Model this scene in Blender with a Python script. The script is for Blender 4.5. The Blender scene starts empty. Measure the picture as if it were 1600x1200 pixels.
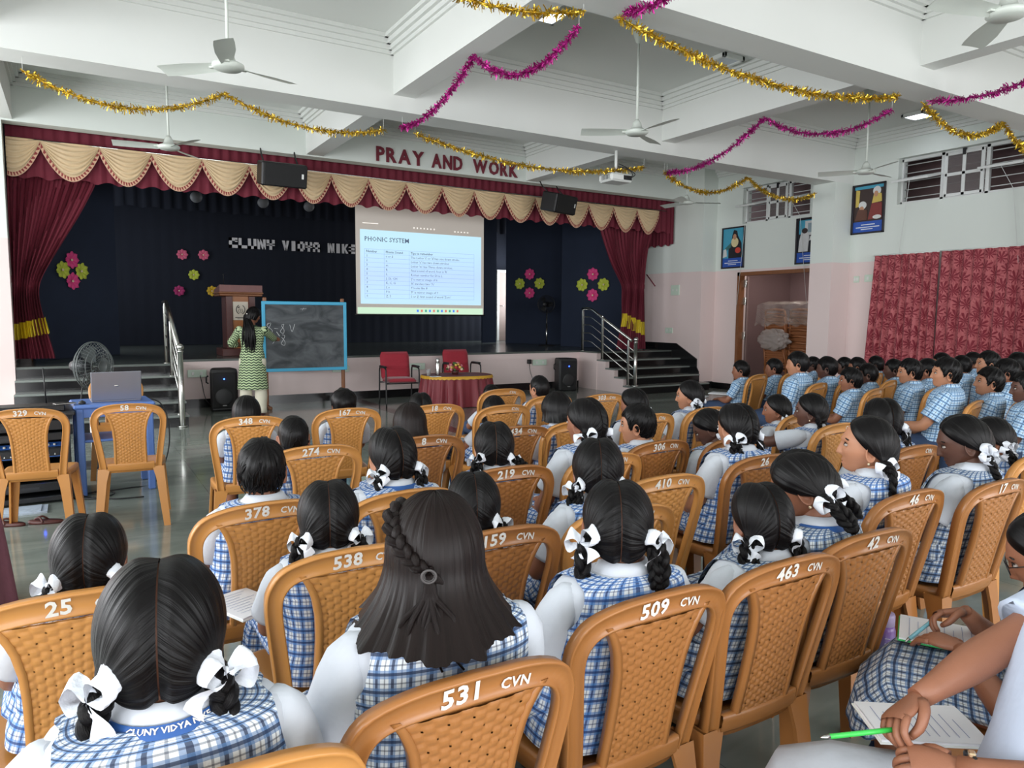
import bpy, bmesh, math, random
import numpy as np
from mathutils import Matrix, Vector

scene = bpy.context.scene
COL = scene.collection
random.seed(7)
rng = np.random.default_rng(11)
PI = math.pi

# ------------------------------------------------------------------ camera
CAM_R = ((0.857, 0.043, -0.513), (-0.515, 0.084, -0.853), (0.007, 0.996, 0.094))
_x = Vector([r[0] for r in CAM_R]).normalized()
_y = Vector([r[1] for r in CAM_R]); _y = (_y - _x * _y.dot(_x)).normalized()
_z = _x.cross(_y)
cam_data = bpy.data.cameras.new('camera')
cam_data.sensor_width = 36.0
cam_data.lens = 1131.5 / 1600 * 36.0
cam_data.clip_start = 0.05
cam_data.clip_end = 200
cam = bpy.data.objects.new('camera', cam_data)
COL.objects.link(cam)
cam.matrix_world = Matrix(((_x[0], _y[0], _z[0], 0.0), (_x[1], _y[1], _z[1], 0.0), (_x[2], _y[2], _z[2], 1.5), (0, 0, 0, 1)))
scene.camera = cam

# ------------------------------------------------------------------ world, lights, exposure
scene.view_settings.view_transform = 'Standard'
scene.view_settings.look = 'None'
scene.view_settings.gamma = 1.0
scene.view_settings.use_curve_mapping = False
scene.view_settings.exposure = 0.27
scene.cycles.use_denoising = True
scene.cycles.max_bounces = 7
scene.cycles.diffuse_bounces = 4
scene.cycles.glossy_bounces = 3
scene.cycles.transmission_bounces = 4
scene.cycles.transparent_max_bounces = 6
scene.cycles.sample_clamp_indirect = 6.0
scene.cycles.caustics_reflective = False
scene.cycles.caustics_refractive = False

world = bpy.data.worlds.new('world'); scene.world = world
world.use_nodes = True
_bg = world.node_tree.nodes['Background']
_bg.inputs['Color'].default_value = (0.80, 0.90, 1.0, 1)
_bg.inputs['Strength'].default_value = 1.1

def area_light(name, loc, direction, sx, sy, power, color):
    d = bpy.data.lights.new(name, 'AREA'); d.shape = 'RECTANGLE'; d.size = sx; d.size_y = sy
    d.energy = power; d.color = color
    o = bpy.data.objects.new(name, d); COL.objects.link(o)
    o.location = loc
    o.rotation_euler = Vector(direction).to_track_quat('-Z', 'Y').to_euler()
    return o
# daylight entering by the windows of the left and the rear wall
for k, yy in enumerate((9.85, 6.2, 2.6, -1.0)):
    area_light('daylight_left', (-4.72, yy, 2.05), (1, 0, -0.10), 2.9, 2.7, 165, (0.96, 0.98, 1.0))
for k, xx in enumerate((-2.7, 1.3, 5.3, 9.4)):
    area_light('daylight_rear', (xx, -4.42, 2.05), (0, 1, -0.10), 3.0, 2.7, 150, (0.97, 0.98, 1.0))

area_light('storeroom_fill', (12.5, 9.4, 3.06), (0, 0, -1), 0.5, 0.5, 16, (1.0, 0.92, 0.85))  # fill light added to brighten the storeroom; no fixture there
# fill added to lift the dim stage; daylight shows only at the right wing
area_light('wing_fill', (11.08, 17.35, 2.4), (-1, 0.12, 0), 1.3, 1.8, 70, (0.90, 0.95, 1.0))
area_light('wing_fill', (-0.72, 16.3, 2.6), (1, 0.25, 0), 1.8, 1.8, 60, (0.90, 0.95, 1.0))

# ------------------------------------------------------------------ helpers
def s2l(c):
    return tuple(((v / 255.0) / 12.92 if v <= 10 else (((v / 255.0) + 0.055) / 1.055) ** 2.4) for v in c)

def nd(nt, typ, **kw):
    n = nt.nodes.new(typ)
    for k, v in kw.items():
        setattr(n, k, v)
    return n

def mat(name, rgb, rough=0.6, metal=0.0, var=0.06, scale=8.0, bump=0.0, bscale=60.0, spec=0.5, coat=0.0, emit=None, estr=0.0,
        trans=0.0, alpha=1.0, sheen=0.0):
    m = bpy.data.materials.new(name); m.use_nodes = True
    nt = m.node_tree; b = nt.nodes['Principled BSDF']
    c = s2l(rgb)
    if var > 0:
        tc = nd(nt, 'ShaderNodeTexCoord'); nz = nd(nt, 'ShaderNodeTexNoise')
        nz.inputs['Scale'].default_value = scale; nz.inputs['Detail'].default_value = 4
        nt.links.new(tc.outputs['Object'], nz.inputs['Vector'])
        mx = nd(nt, 'ShaderNodeMix', data_type='RGBA')
        mx.inputs[6].default_value = tuple(v * (1 - var) for v in c) + (1,)
        mx.inputs[7].default_value = tuple(min(1, v * (1 + var)) for v in c) + (1,)
        nt.links.new(nz.outputs['Fac'], mx.inputs[0]); nt.links.new(mx.outputs[2], b.inputs['Base Color'])
    else:
        b.inputs['Base Color'].default_value = c + (1,)
    b.inputs['Roughness'].default_value = rough; b.inputs['Metallic'].default_value = metal
    b.inputs['Specular IOR Level'].default_value = spec
    if coat: b.inputs['Coat Weight'].default_value = coat; b.inputs['Coat Roughness'].default_value = 0.08
    if sheen: b.inputs['Sheen Weight'].default_value = sheen
    if trans: b.inputs['Transmission Weight'].default_value = trans
    if alpha < 1: b.inputs['Alpha'].default_value = alpha
    if emit: b.inputs['Emission Color'].default_value = s2l(emit) + (1,); b.inputs['Emission Strength'].default_value = estr
    if bump > 0:
        tc = nd(nt, 'ShaderNodeTexCoord'); nz = nd(nt, 'ShaderNodeTexNoise'); nz.inputs['Scale'].default_value = bscale
        nt.links.new(tc.outputs['Object'], nz.inputs['Vector'])
        bp = nd(nt, 'ShaderNodeBump'); bp.inputs['Strength'].default_value = bump; bp.inputs['Distance'].default_value = 0.01
        nt.links.new(nz.outputs['Fac'], bp.inputs['Height']); nt.links.new(bp.outputs['Normal'], b.inputs['Normal'])
    return m

def math_n(nt, op, a, b=None, clamp=False):
    n = nd(nt, 'ShaderNodeMath', operation=op); n.use_clamp = clamp
    for i, v in enumerate((a, b)):
        if v is None: continue
        if isinstance(v, (int, float)): n.inputs[i].default_value = v
        else: nt.links.new(v, n.inputs[i])
    return n.outputs[0]

def mixc(nt, fac, a, b):
    n = nd(nt, 'ShaderNodeMix', data_type='RGBA')
    if isinstance(fac, (int, float)): n.inputs[0].default_value = fac
    else: nt.links.new(fac, n.inputs[0])
    for i, v in ((6, a), (7, b)):
        if isinstance(v, tuple): n.inputs[i].default_value = v[:3] + (1,)
        else: nt.links.new(v, n.inputs[i])
    return n.outputs[2]

class MB:
    """collects shapes for one mesh object"""
    def __init__(s):
        s.v = []; s.f = []; s.uv = []; s.m = []; s.sm = []; s.n = 0
    def add(s, V, F, uv=None, mat=0, smooth=True):
        V = np.asarray(V, float).reshape(-1, 3)
        s.v.append(V)
        s.uv.append(np.zeros((len(V), 2)) if uv is None else np.asarray(uv, float).reshape(-1, 2))
        b = s.n
        for f in F:
            s.f.append([i + b for i in f])
        s.m += [mat] * len(F); s.sm += [smooth] * len(F)
        s.n += len(V)
    def grid(s, P, uv=None, cu=False, cv=False, mat=0, smooth=True, flip=False, mask=None):
        P = np.asarray(P, float); n, m = P.shape[:2]; F = []
        for i in range(n if cu else n - 1):
            i2 = (i + 1) % n
            for j in range(m if cv else m - 1):
                if mask is not None and not mask[i, j]: continue
                j2 = (j + 1) % m
                q = [i * m + j, i2 * m + j, i2 * m + j2, i * m + j2]
                F.append(q[::-1] if flip else q)
        s.add(P.reshape(-1, 3), F, uv, mat, smooth)
    def tube(s, path, r, seg=8, mat=0, caps=True, flat=1.0, up=None, smooth=True):
        path = np.asarray(path, float); n = len(path)
        r = np.broadcast_to(np.asarray(r, float), (n,)) if np.ndim(r) < 2 else np.asarray(r, float)
        T = np.gradient(path, axis=0); T /= np.linalg.norm(T, axis=1)[:, None] + 1e-9
        up = np.array([0, 0, 1.0]) if up is None else np.asarray(up, float)
        if abs(T[0] @ up) > 0.95: up = np.array([1.0, 0, 0]) if abs(T[0][0]) < 0.9 else np.array([0, 1.0, 0])
        N = np.zeros_like(T); a = up - T[0] * (up @ T[0]); a /= np.linalg.norm(a); N[0] = a
        for i in range(1, n):
            a = N[i-1] - T[i] * (N[i-1] @ T[i]); N[i] = a / (np.linalg.norm(a) + 1e-9)
        B = np.cross(T, N)
        t = np.linspace(0, 2 * PI, seg, endpoint=False)
        if r.ndim == 1: ra = r; rb = r * flat
        else: ra = r[:, 0]; rb = r[:, 1]
        P = path[:, None, :] + (np.cos(t)[None, :, None] * N[:, None, :] * ra[:, None, None] + np.sin(t)[None, :, None] * B[:, None, :] * rb[:, None, None])
        L = np.concatenate([[0], np.cumsum(np.linalg.norm(np.diff(path, axis=0), axis=1))])
        uv = np.stack(np.meshgrid(t * 0.05, L)[::1], -1)
        b = s.n
        s.grid(P, uv=uv, cv=True, mat=mat, smooth=smooth)
        if caps:
            s.f.append([b + i for i in range(seg)]); s.m.append(mat); s.sm.append(False)
            s.f.append([b + (n - 1) * seg + i for i in range(seg)][::-1]); s.m.append(mat); s.sm.append(False)
    def box(s, lo, hi, mat=0, bev=0.0, M=None):
        lo = np.array(lo, float); hi = np.array(hi, float)
        c = (lo + hi) / 2; d = np.abs(hi - lo) / 2
        if bev <= 0:
            V = np.array([[x, y, z] for x in (-1, 1) for y in (-1, 1) for z in (-1, 1)], float) * d + c
            F = [[0, 1, 3, 2], [4, 6, 7, 5], [0, 4, 5, 1], [2, 3, 7, 6], [0, 2, 6, 4], [1, 5, 7, 3]]
        else:
            bev = min(bev, d.min() * 0.95)
            V = []; idx = {}
            for sx in (-1, 1):
                for sy in (-1, 1):
                    for sz in (-1, 1):
                        for ax in range(3):
                            p = d - bev; p[ax] = d[ax]
                            idx[(sx, sy, sz, ax)] = len(V); V.append(c + p * (sx, sy, sz))
            F = []
            for sx in (-1, 1):
                for sy in (-1, 1):
                    for sz in (-1, 1):
                        t = [idx[(sx, sy, sz, a)] for a in range(3)]
                        F.append(t if sx * sy * sz > 0 else t[::-1])
            I = lambda a, b_, c_, ax: idx[(a, b_, c_, ax)]
            for k in (-1, 1):
                f = [I(k, -1, -1, 0), I(k, 1, -1, 0), I(k, 1, 1, 0), I(k, -1, 1, 0)]; F.append(f if k > 0 else f[::-1])
                f = [I(-1, k, -1, 1), I(-1, k, 1, 1), I(1, k, 1, 1), I(1, k, -1, 1)]; F.append(f if k > 0 else f[::-1])
                f = [I(-1, -1, k, 2), I(1, -1, k, 2), I(1, 1, k, 2), I(-1, 1, k, 2)]; F.append(f if k > 0 else f[::-1])
            for a_ in (-1, 1):
                for b_ in (-1, 1):
                    f = [I(a_, b_, -1, 0), I(a_, b_, 1, 0), I(a_, b_, 1, 1), I(a_, b_, -1, 1)]; F.append(f if a_ * b_ < 0 else f[::-1])
                    f = [I(a_, -1, b_, 0), I(a_, 1, b_, 0), I(a_, 1, b_, 2), I(a_, -1, b_, 2)]; F.append(f if a_ * b_ > 0 else f[::-1])
                    f = [I(-1, a_, b_, 1), I(1, a_, b_, 1), I(1, a_, b_, 2), I(-1, a_, b_, 2)]; F.append(f if a_ * b_ < 0 else f[::-1])
            V = np.array(V)
        V = np.asarray(V)
        if M is not None: V = V @ np.array(M.to_3x3()).T + np.array(M.translation)
        s.add(V, F, uv=V[:, [0, 2]], mat=mat, smooth=False)
    def lathe(s, prof, center=(0, 0, 0), seg=24, mat=0, M=None, smooth=True):
        prof = np.asarray(prof, float); t = np.linspace(0, 2 * PI, seg, endpoint=False)
        P = np.stack([prof[:, 0:1] * np.cos(t), prof[:, 0:1] * np.sin(t), np.repeat(prof[:, 1:2], seg, 1)], -1)
        if M is not None: P = P @ np.array(M.to_3x3()).T + np.array(M.translation)
        P = P + np.array(center)
        s.grid(P, cv=True, mat=mat, smooth=smooth, flip=True)
    def sphere(s, c, r, nu=10, nv=14, mat=0, R=None):
        th = np.linspace(0, PI, nu); ph = np.linspace(0, 2 * PI, nv, endpoint=False)
        P = np.stack([np.sin(th)[:, None] * np.cos(ph), np.sin(th)[:, None] * np.sin(ph), np.repeat(np.cos(th)[:, None], nv, 1)], -1) * np.asarray(r)
        if R is not None: P = P @ np.asarray(R).T
        s.grid(P + np.asarray(c), cv=True, mat=mat)
    def prism(s, poly, h0, h1, axes=(0, 2, 1), mat=0, smooth=False):
        """poly (n,2) in axes[0],axes[1]; extruded along axes[2] from h0 to h1"""
        poly = np.asarray(poly, float); n = len(poly)
        V = np.zeros((2 * n, 3))
        for k, h in enumerate((h0, h1)):
            V[k*n:(k+1)*n, axes[0]] = poly[:, 0]; V[k*n:(k+1)*n, axes[1]] = poly[:, 1]; V[k*n:(k+1)*n, axes[2]] = h
        F = [list(range(n)), list(range(2*n-1, n-1, -1))] + [[i, i + n, (i+1) % n + n, (i+1) % n] for i in range(n)]
        s.add(V, F, mat=mat, smooth=smooth)
    def xform(s, M):
        A = np.array(M.to_3x3()).T; t = np.array(M.translation)
        s.v = [v @ A + t for v in s.v]
    def mesh(s, name, mats):
        me = bpy.data.meshes.new(name)
        V = np.concatenate(s.v) if s.v else np.zeros((0, 3))
        me.from_pydata(V.tolist(), [], s.f)
        for m_ in (mats if isinstance(mats, (list, tuple)) else [mats]):
            me.materials.append(m_)
        me.polygons.foreach_set('material_index', np.array(s.m, dtype=np.int32))
        me.polygons.foreach_set('use_smooth', np.array(s.sm, dtype=bool))
        UV = np.concatenate(s.uv)
        li = np.zeros(len(me.loops), dtype=np.int32); me.loops.foreach_get('vertex_index', li)
        l = me.uv_layers.new(name='UVMap'); l.data.foreach_set('uv', UV[li].astype(np.float32).ravel())
        me.update()
        return me
    def build(s, name, mats, parent=None, loc=None, rotz=0.0):
        return obj(name, s.mesh(name, mats), parent, loc, rotz)

def obj(name, me, parent=None, loc=None, rotz=0.0):
    o = bpy.data.objects.new(name, me); COL.objects.link(o)
    if parent is not None: o.parent = parent
    if loc is not None: o.location = loc
    if rotz: o.rotation_euler = (0, 0, rotz)
    return o
def tag(o, label, cat, group=None, kind=None):
    o['label'] = label; o['category'] = cat
    if group: o['group'] = group
    if kind: o['kind'] = kind
    return o
def thing(name, label, cat, loc=(0, 0, 0), rotz=0.0, group=None):
    o = bpy.data.objects.new(name, None); COL.objects.link(o); o.empty_display_size = 0.1
    o.location = loc; o.rotation_euler = (0, 0, rotz)
    return tag(o, label, cat, group)
def struct(name, mb, mats, label=None):
    o = mb.build(name, mats); o['kind'] = 'structure'
    if label: o['label'] = label
    return o
def fixn(o):
    bm = bmesh.new(); bm.from_mesh(o.data); bmesh.ops.recalc_face_normals(bm, faces=bm.faces); bm.to_mesh(o.data); bm.free()
    return o
def text_mb(body, size, bold=0.0, depth=0.0, align='CENTER', res=2, spacing=1.0):
    """mesh data (V, F) of a lettering in the xy plane"""
    c = bpy.data.curves.new('lettering', 'FONT'); c.body = body; c.size = size; c.align_x = align; c.align_y = 'CENTER'
    c.offset = bold; c.extrude = depth; c.resolution_u = res; c.space_character = spacing; c.fill_mode = 'BOTH'
    o = bpy.data.objects.new('lettering', c); COL.objects.link(o)
    dg = bpy.context.evaluated_depsgraph_get(); me = bpy.data.meshes.new_from_object(o.evaluated_get(dg))
    V = np.array([v.co[:] for v in me.vertices]).reshape(-1, 3); F = [list(p.vertices) for p in me.polygons]
    bpy.data.objects.remove(o); bpy.data.curves.remove(c); bpy.data.meshes.remove(me)
    return V, F
def smooth01(x, a, b):
    t = np.clip((np.asarray(x, float) - a) / (b - a), 0, 1); return t * t * (3 - 2 * t)
def catmull(P, n):
    P = np.asarray(P, float); k = len(P)
    Q = np.vstack([2 * P[0] - P[1], P, 2 * P[-1] - P[-2]])
    t = np.linspace(0, k - 1, n); i = np.minimum(t.astype(int), k - 2); u = (t - i)[:, None]
    a, b, c, d = Q[i], Q[i+1], Q[i+2], Q[i+3]
    return 0.5 * (2*b + (c - a)*u + (2*a - 5*b + 4*c - d)*u**2 + (3*b - a - 3*c + d)*u**3)

# ------------------------------------------------------------------ materials of the setting
M_WHITE = mat('wall_paint_white', (222, 228, 222), 0.7, var=0.02, scale=1.2)
M_CEIL = mat('ceiling_paint', (226, 228, 224), 0.75, var=0.02, scale=1.0)
M_PINK = mat('wall_paint_pink', (231, 212, 209), 0.6, var=0.025, scale=1.5)
M_BLACKG = mat('black_granite', (24, 24, 26), 0.16, var=0.3, scale=90, spec=0.6)
M_NOSE = mat('grey_granite', (128, 134, 130), 0.2, var=0.15, scale=70)
M_STAGE = mat('stage_stone', (88, 94, 90), 0.22, var=0.12, scale=3)
M_NAVY = mat('navy_backdrop_cloth', (20, 26, 40), 0.9, var=0.12, scale=5, bump=0.1, bscale=300)
M_NAVY2 = mat('navy_flat_cloth', (32, 42, 62), 0.9, var=0.12, scale=4, bump=0.1, bscale=300)
M_STEEL = mat('brushed_steel', (200, 200, 196), 0.25, metal=1.0, var=0.05, scale=30)
M_BLACK = mat('black_plastic', (20, 20, 22), 0.45, var=0.1, scale=20)
M_GRILLE = mat('black_grille', (14, 14, 15), 0.6, var=0.2, scale=200, bump=0.5, bscale=500)
M_WOOD = mat('brown_wood', (132, 84, 52), 0.45, var=0.2, scale=14)
M_WPLAST = mat('white_plastic', (226, 228, 224), 0.4, var=0.02)
M_FANW = mat('fan_white_enamel', (214, 220, 212), 0.35, var=0.03)
M_MAUVE = mat('mauve_plaster', (148, 122, 122), 0.8, var=0.06, scale=2)
M_BLUELED = mat('blue_led', (40, 70, 255), 0.4, var=0, emit=(40, 80, 255), estr=14)

def floor_material():
    m = bpy.data.materials.new('polished_floor_stone'); m.use_nodes = True; nt = m.node_tree; b = nt.nodes['Principled BSDF']
    tc = nd(nt, 'ShaderNodeTexCoord')
    n1 = nd(nt, 'ShaderNodeTexNoise'); n1.inputs['Scale'].default_value = 1.6; n1.inputs['Detail'].default_value = 9; n1.inputs['Distortion'].default_value = 0.8
    mp = nd(nt, 'ShaderNodeMapping'); mp.inputs['Scale'].default_value = (1, 3.2, 1); mp.inputs['Rotation'].default_value = (0, 0, 0.5)
    nt.links.new(tc.outputs['Object'], mp.inputs['Vector']); nt.links.new(mp.outputs[0], n1.inputs['Vector'])
    r = nd(nt, 'ShaderNodeValToRGB'); e = r.color_ramp.elements
    e[0].position = 0.3; e[0].color = s2l((118, 127, 120)) + (1,); e[1].position = 0.72; e[1].color = s2l((148, 155, 147)) + (1,)
    nt.links.new(n1.outputs['Fac'], r.inputs[0])
    br = nd(nt, 'ShaderNodeTexBrick'); br.offset = 0.0; br.inputs['Scale'].default_value = 1.0
    br.inputs['Brick Width'].default_value = 0.9; br.inputs['Row Height'].default_value = 0.9; br.inputs['Mortar Size'].default_value = 0.0025
    br.inputs['Color1'].default_value = (1, 1, 1, 1); br.inputs['Color2'].default_value = (0.93, 0.93, 0.93, 1); br.inputs['Mortar'].default_value = (0.6, 0.6, 0.6, 1)
    nt.links.new(tc.outputs['Object'], br.inputs['Vector'])
    mm = nd(nt, 'ShaderNodeMix', data_type='RGBA', blend_type='MULTIPLY'); mm.inputs[0].default_value = 1
    nt.links.new(r.outputs[0], mm.inputs[6]); nt.links.new(br.outputs['Color'], mm.inputs[7]); nt.links.new(mm.outputs[2], b.inputs['Base Color'])
    b.inputs['Roughness'].default_value = 0.10; b.inputs['Specular IOR Level'].default_value = 0.75
    return m
M_FLOOR = floor_material()

# ------------------------------------------------------------------ room shell
XL, XR, YF, YS = -4.85, 11.55, -4.6, 18.35       # left wall, right wall, rear wall, stage back
STAGE = 0.775
ZC = 4.55
mb = MB(); mb.box((XL - 0.3, YF - 0.3, -0.2), (XR + 2.6, YS + 0.3, 0.0)); _fl = struct('floor', mb, M_FLOOR)
mb = MB(); mb.box((4.10, 4.6, 0.0), (4.30, 12.38, 0.0012)); mb.build('stone_band', mat('maroon_stone_band', (84, 62, 60), 0.12, var=0.2, scale=20), _fl)
mb = MB(); mb.box((XL - 0.3, YF - 0.3, ZC), (XR + 0.3, 11.7, ZC + 0.2)); struct('ceiling', mb, M_CEIL)
mb = MB(); mb.box((XL - 0.3, 11.7, ZC + 0.2), (XR + 0.3, YS + 0.3, ZC + 0.4)); struct('ceiling', mb, mat('stage_ceiling_dark', (60, 62, 66), 0.8))

def wall_cells(mb, axis, fixed, a0, a1, z1, holes, zsplit=2.45):
    """wall slab with holes: axis 'x' -> plane x in fixed=(x0,x1), running along y; lower part slot 0, upper part slot 1"""
    A = sorted({a0, a1} | {h[0] for h in holes} | {h[1] for h in holes})
    Z = sorted({0.0, z1, zsplit} | {h[2] for h in holes} | {h[3] for h in holes})
    for i in range(len(A) - 1):
        for j in range(len(Z) - 1):
            ca, cz = (A[i] + A[i+1]) / 2, (Z[j] + Z[j+1]) / 2
            if any(h[0] < ca < h[1] and h[2] < cz < h[3] for h in holes): continue
            mt = 0 if cz < zsplit else 1
            if axis == 'x': mb.box((fixed[0], A[i], Z[j]), (fixed[1], A[i+1], Z[j+1]), mt)
            else: mb.box((A[i], fixed[0], Z[j]), (A[i+1], fixed[1], Z[j+1]), mt)
WIN_R = [(8.72, 10.28, 3.36, 4.06), (5.12, 7.08, 3.34, 4.07), (1.45, 3.45, 3.34, 4.07)]
DOOR = (8.42, 10.34, 0.0, 2.40)
mb = MB(); wall_cells(mb, 'x', (XR, XR + 0.25), YF, 11.45, ZC, WIN_R + [DOOR]); struct('wall_right', mb, [M_PINK, M_WHITE])
WIN_L = [(8.4, 11.2, 0.9, 3.4), (4.8, 7.6, 0.9, 3.4), (1.2, 4.0, 0.9, 3.4), (-2.4, 0.4, 0.9, 3.4)]
mb = MB(); wall_cells(mb, 'x', (XL - 0.25, XL), YF, 11.45, ZC, WIN_L); struct('wall_left', mb, [M_PINK, M_WHITE])
WIN_B = [(-4.1, -1.3, 0.9, 3.4), (-0.1, 2.7, 0.9, 3.4), (3.9, 6.7, 0.9, 3.4), (8.0, 10.8, 0.9, 3.4)]
mb = MB(); wall_cells(mb, 'y', (YF - 0.25, YF), XL, XR, ZC, WIN_B); struct('wall_rear', mb, [M_PINK, M_WHITE])
# the proscenium wall: a header over the stage opening and the solid piece left of it
mb = MB(); wall_cells(mb, 'y', (11.45, 11.68), XL, XR + 0.25, ZC + 0.3, [(-0.70, 11.15, 0.0, 3.93)]); struct('wall_stage_front', mb, [M_PINK, M_WHITE])
mb = MB(); wall_cells(mb, 'x', (11.15, 11.55), 11.68, YS, ZC + 0.3, []); struct('wall_stage_right', mb, [M_PINK, M_WHITE])
mb = MB(); wall_cells(mb, 'x', (-1.1, -0.78), 11.68, YS, ZC + 0.3, []); struct('wall_stage_left', mb, [M_PINK, M_WHITE])
mb = MB(); mb.box((-1.1, YS, 0), (11.55, YS + 0.2, ZC + 0.3)); struct('wall_stage_back', mb, M_NAVY)

# pilasters of the right wall (each carries a cross beam) and the stage corner pilaster
PIL = [(11.15, 11.55, 10.95, 11.45), (11.06, 11.55, 7.87, 8.30), (11.06, 11.55, 4.23, 4.66), (11.06, 11.55, 0.59, 1.02)]
for k, (x0, x1, y0, y1) in enumerate(PIL):
    mb = MB(); mb.box((x0, y0, 0), (x1, y1, 2.44), 0); mb.box((x0, y0, 2.44), (x1, y1, ZC if k == 0 else 3.78), 1)
    mb.box((x0 - 0.012, y0 - 0.012, 0), (x1, y1, 0.14), 2)
    o = struct('trim_%d' % (k + 1), mb, [M_PINK, M_WHITE, M_BLACKG], 'square wall pilaster painted white above and pink below')

# skirting
mb = MB()
mb.box((XR - 0.015, YF, 0), (XR, DOOR[0] - 0.06, 0.13)); mb.box((XR - 0.015, DOOR[1] + 0.06, 0), (XR, 10.95, 0.13))
struct('baseboard_right', mb, M_BLACKG)
mb = MB(); mb.box((XL, YF, 0), (XL + 0.015, 11.45, 0.13)); struct('baseboard_left', mb, M_BLACKG)

# ceiling beams
BX = [(-3.05, -2.67), (0.59, 0.97), (4.23, 4.59), (7.87, 8.27)]
n_tr = 10
for (y0, y1) in BX:
    mb = MB(); mb.box((XL, y0, 3.78), (XR, y1, ZC + 0.02)); struct('trim_%d' % n_tr, mb, M_CEIL, 'deep white ceiling beam running across the hall'); n_tr += 1
BYX = [(-4.85, -4.6), (-0.84, -0.58), (3.16, 3.42), (7.16, 7.40), (11.2, 11.55)]
YB = [YF] + [v for b in BX for v in b] + [11.45]
for (x0, x1) in BYX[1:4]:
    mb = MB()
    for k in range(0, len(YB), 2): mb.box((x0, YB[k], 3.95), (x1, YB[k+1], ZC + 0.02))
    struct('trim_%d' % n_tr, mb, M_CEIL, 'white ceiling beam running towards the stage'); n_tr += 1
# stepped cornices round every ceiling bay
XB = [(-4.85, -0.84), (-0.58, 3.16), (3.42, 7.16), (7.40, 11.55)]
YBay = [(0.97, 4.23), (4.59, 7.87), (8.27, 11.45)]
for (x0, x1) in XB:
    for (y0, y1) in YBay:
        mb = MB()
        for d, z in ((0.03, 4.37), (0.06, 4.41), (0.10, 4.46), (0.14, 4.51)):
            zt = ZC + 0.01
            mb.box((x0, y0, z), (x0 + d, y1, zt)); mb.box((x1 - d, y0, z), (x1, y1, zt))
            mb.box((x0, y0, z), (x1, y0 + d, zt)); mb.box((x0, y1 - d, z), (x1, y1, zt))
        struct('trim_%d' % n_tr, mb, M_CEIL, 'stepped white plaster cornice round a ceiling bay'); n_tr += 1

# left and rear windows (out of frame): frames, mullions
wn = 10
for (a0, a1, z0, z1) in WIN_L + WIN_B:
    left = (a0, a1, z0, z1) in WIN_L
    mb = MB()
    def bar(p0, p1, q0, q1):
        if left: mb.box((XL - 0.16, p0, q0), (XL - 0.10, p1, q1))
        else: mb.box((p0, YF - 0.16, q0), (p1, YF - 0.10, q1))
    for k in range(4):
        c = a0 + (a1 - a0) * k / 3; bar(c - 0.03, c + 0.03, z0, z1)
    for z in (z0 + 0.02, z1 - 0.75, z1 - 0.02): bar(a0, a1, z - 0.03, z + 0.03)
    struct('window_%d' % wn, mb, M_WPLAST); wn += 1
# ================================================================== stage
mb = MB()
mb.box((-0.78, 12.4, 0), (11.15, YS, STAGE - 0.035), 1)
mb.box((-0.78, 12.38, STAGE - 0.035), (11.15, YS, STAGE), 0)
mb.box((-0.70, 11.52, 0), (1.25, 12.4, STAGE - 0.03), 1); mb.box((-0.70, 11.50, STAGE - 0.03), (1.26, 12.4, STAGE), 0)
mb.box((9.10, 11.77, 0), (11.15, 12.4, STAGE - 0.03), 1); mb.box((9.09, 11.75, STAGE - 0.03), (11.15, 12.4, STAGE), 0)
mb.box((1.25, 12.385, 0), (9.10, 12.4, 0.14), 2); mb.box((1.25, 12.39, 0.63), (9.10, 12.4, STAGE - 0.035), 1)
o = struct('floor', mb, [M_STAGE, M_PINK, M_BLACKG], 'raised stage with grey stone floor and pink front')

def stairs(name, label, x0, x1, ytop, side, cut=()):
    t = thing(name, label, 'stairs', (0, 0, 0))
    for k in range(5):
        z = STAGE - 0.155 * k; y1 = ytop - 0.28 * (k - 1); y0 = ytop - 0.28 * k
        if k > 0:
            m = MB(); m.box((x0, y0 + 0.03, 0), (x1, y1 + 0.03, z - 0.03)); m.build('step_body', M_PINK, t)
            m = MB(); m.box((x0 - (0.015 if side > 0 else 0), y0, z - 0.03), (x1 + (0.015 if side < 0 else 0), y1 + 0.02, z), bev=0.006); m.build('tread', M_NOSE, t)
        m = MB(); m.box((x0 + (0.10 if side > 0 and k < 4 else 0), y0 + 0.018, z - 0.155), (x1, y0 + 0.031, z - 0.03)); m.build('riser', M_BLACKG, t)
    return t
stairs('stage_stairs', 'black granite stairs with grey treads behind the laptop table, left end of stage', -0.70, 1.24, 11.50, -1)
stairs('stage_stairs', 'black granite stairs with grey treads beside the right red stage curtain', 9.11, 11.15, 11.75, 1)
# black stepped skirting on the wall beside the right stairs
mb = MB()
mb.prism([(12.7, STAGE), (12.7, 0.93), (11.62, 0.93), (11.00, 0.62), (11.00, 0.45), (10.94, 0.36), (10.94, 0.0), (11.75, 0.0), (11.75, STAGE)], 11.128, 11.152, axes=(1, 2, 0))
fixn(struct('baseboard_stage', mb, M_BLACKG))

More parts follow.
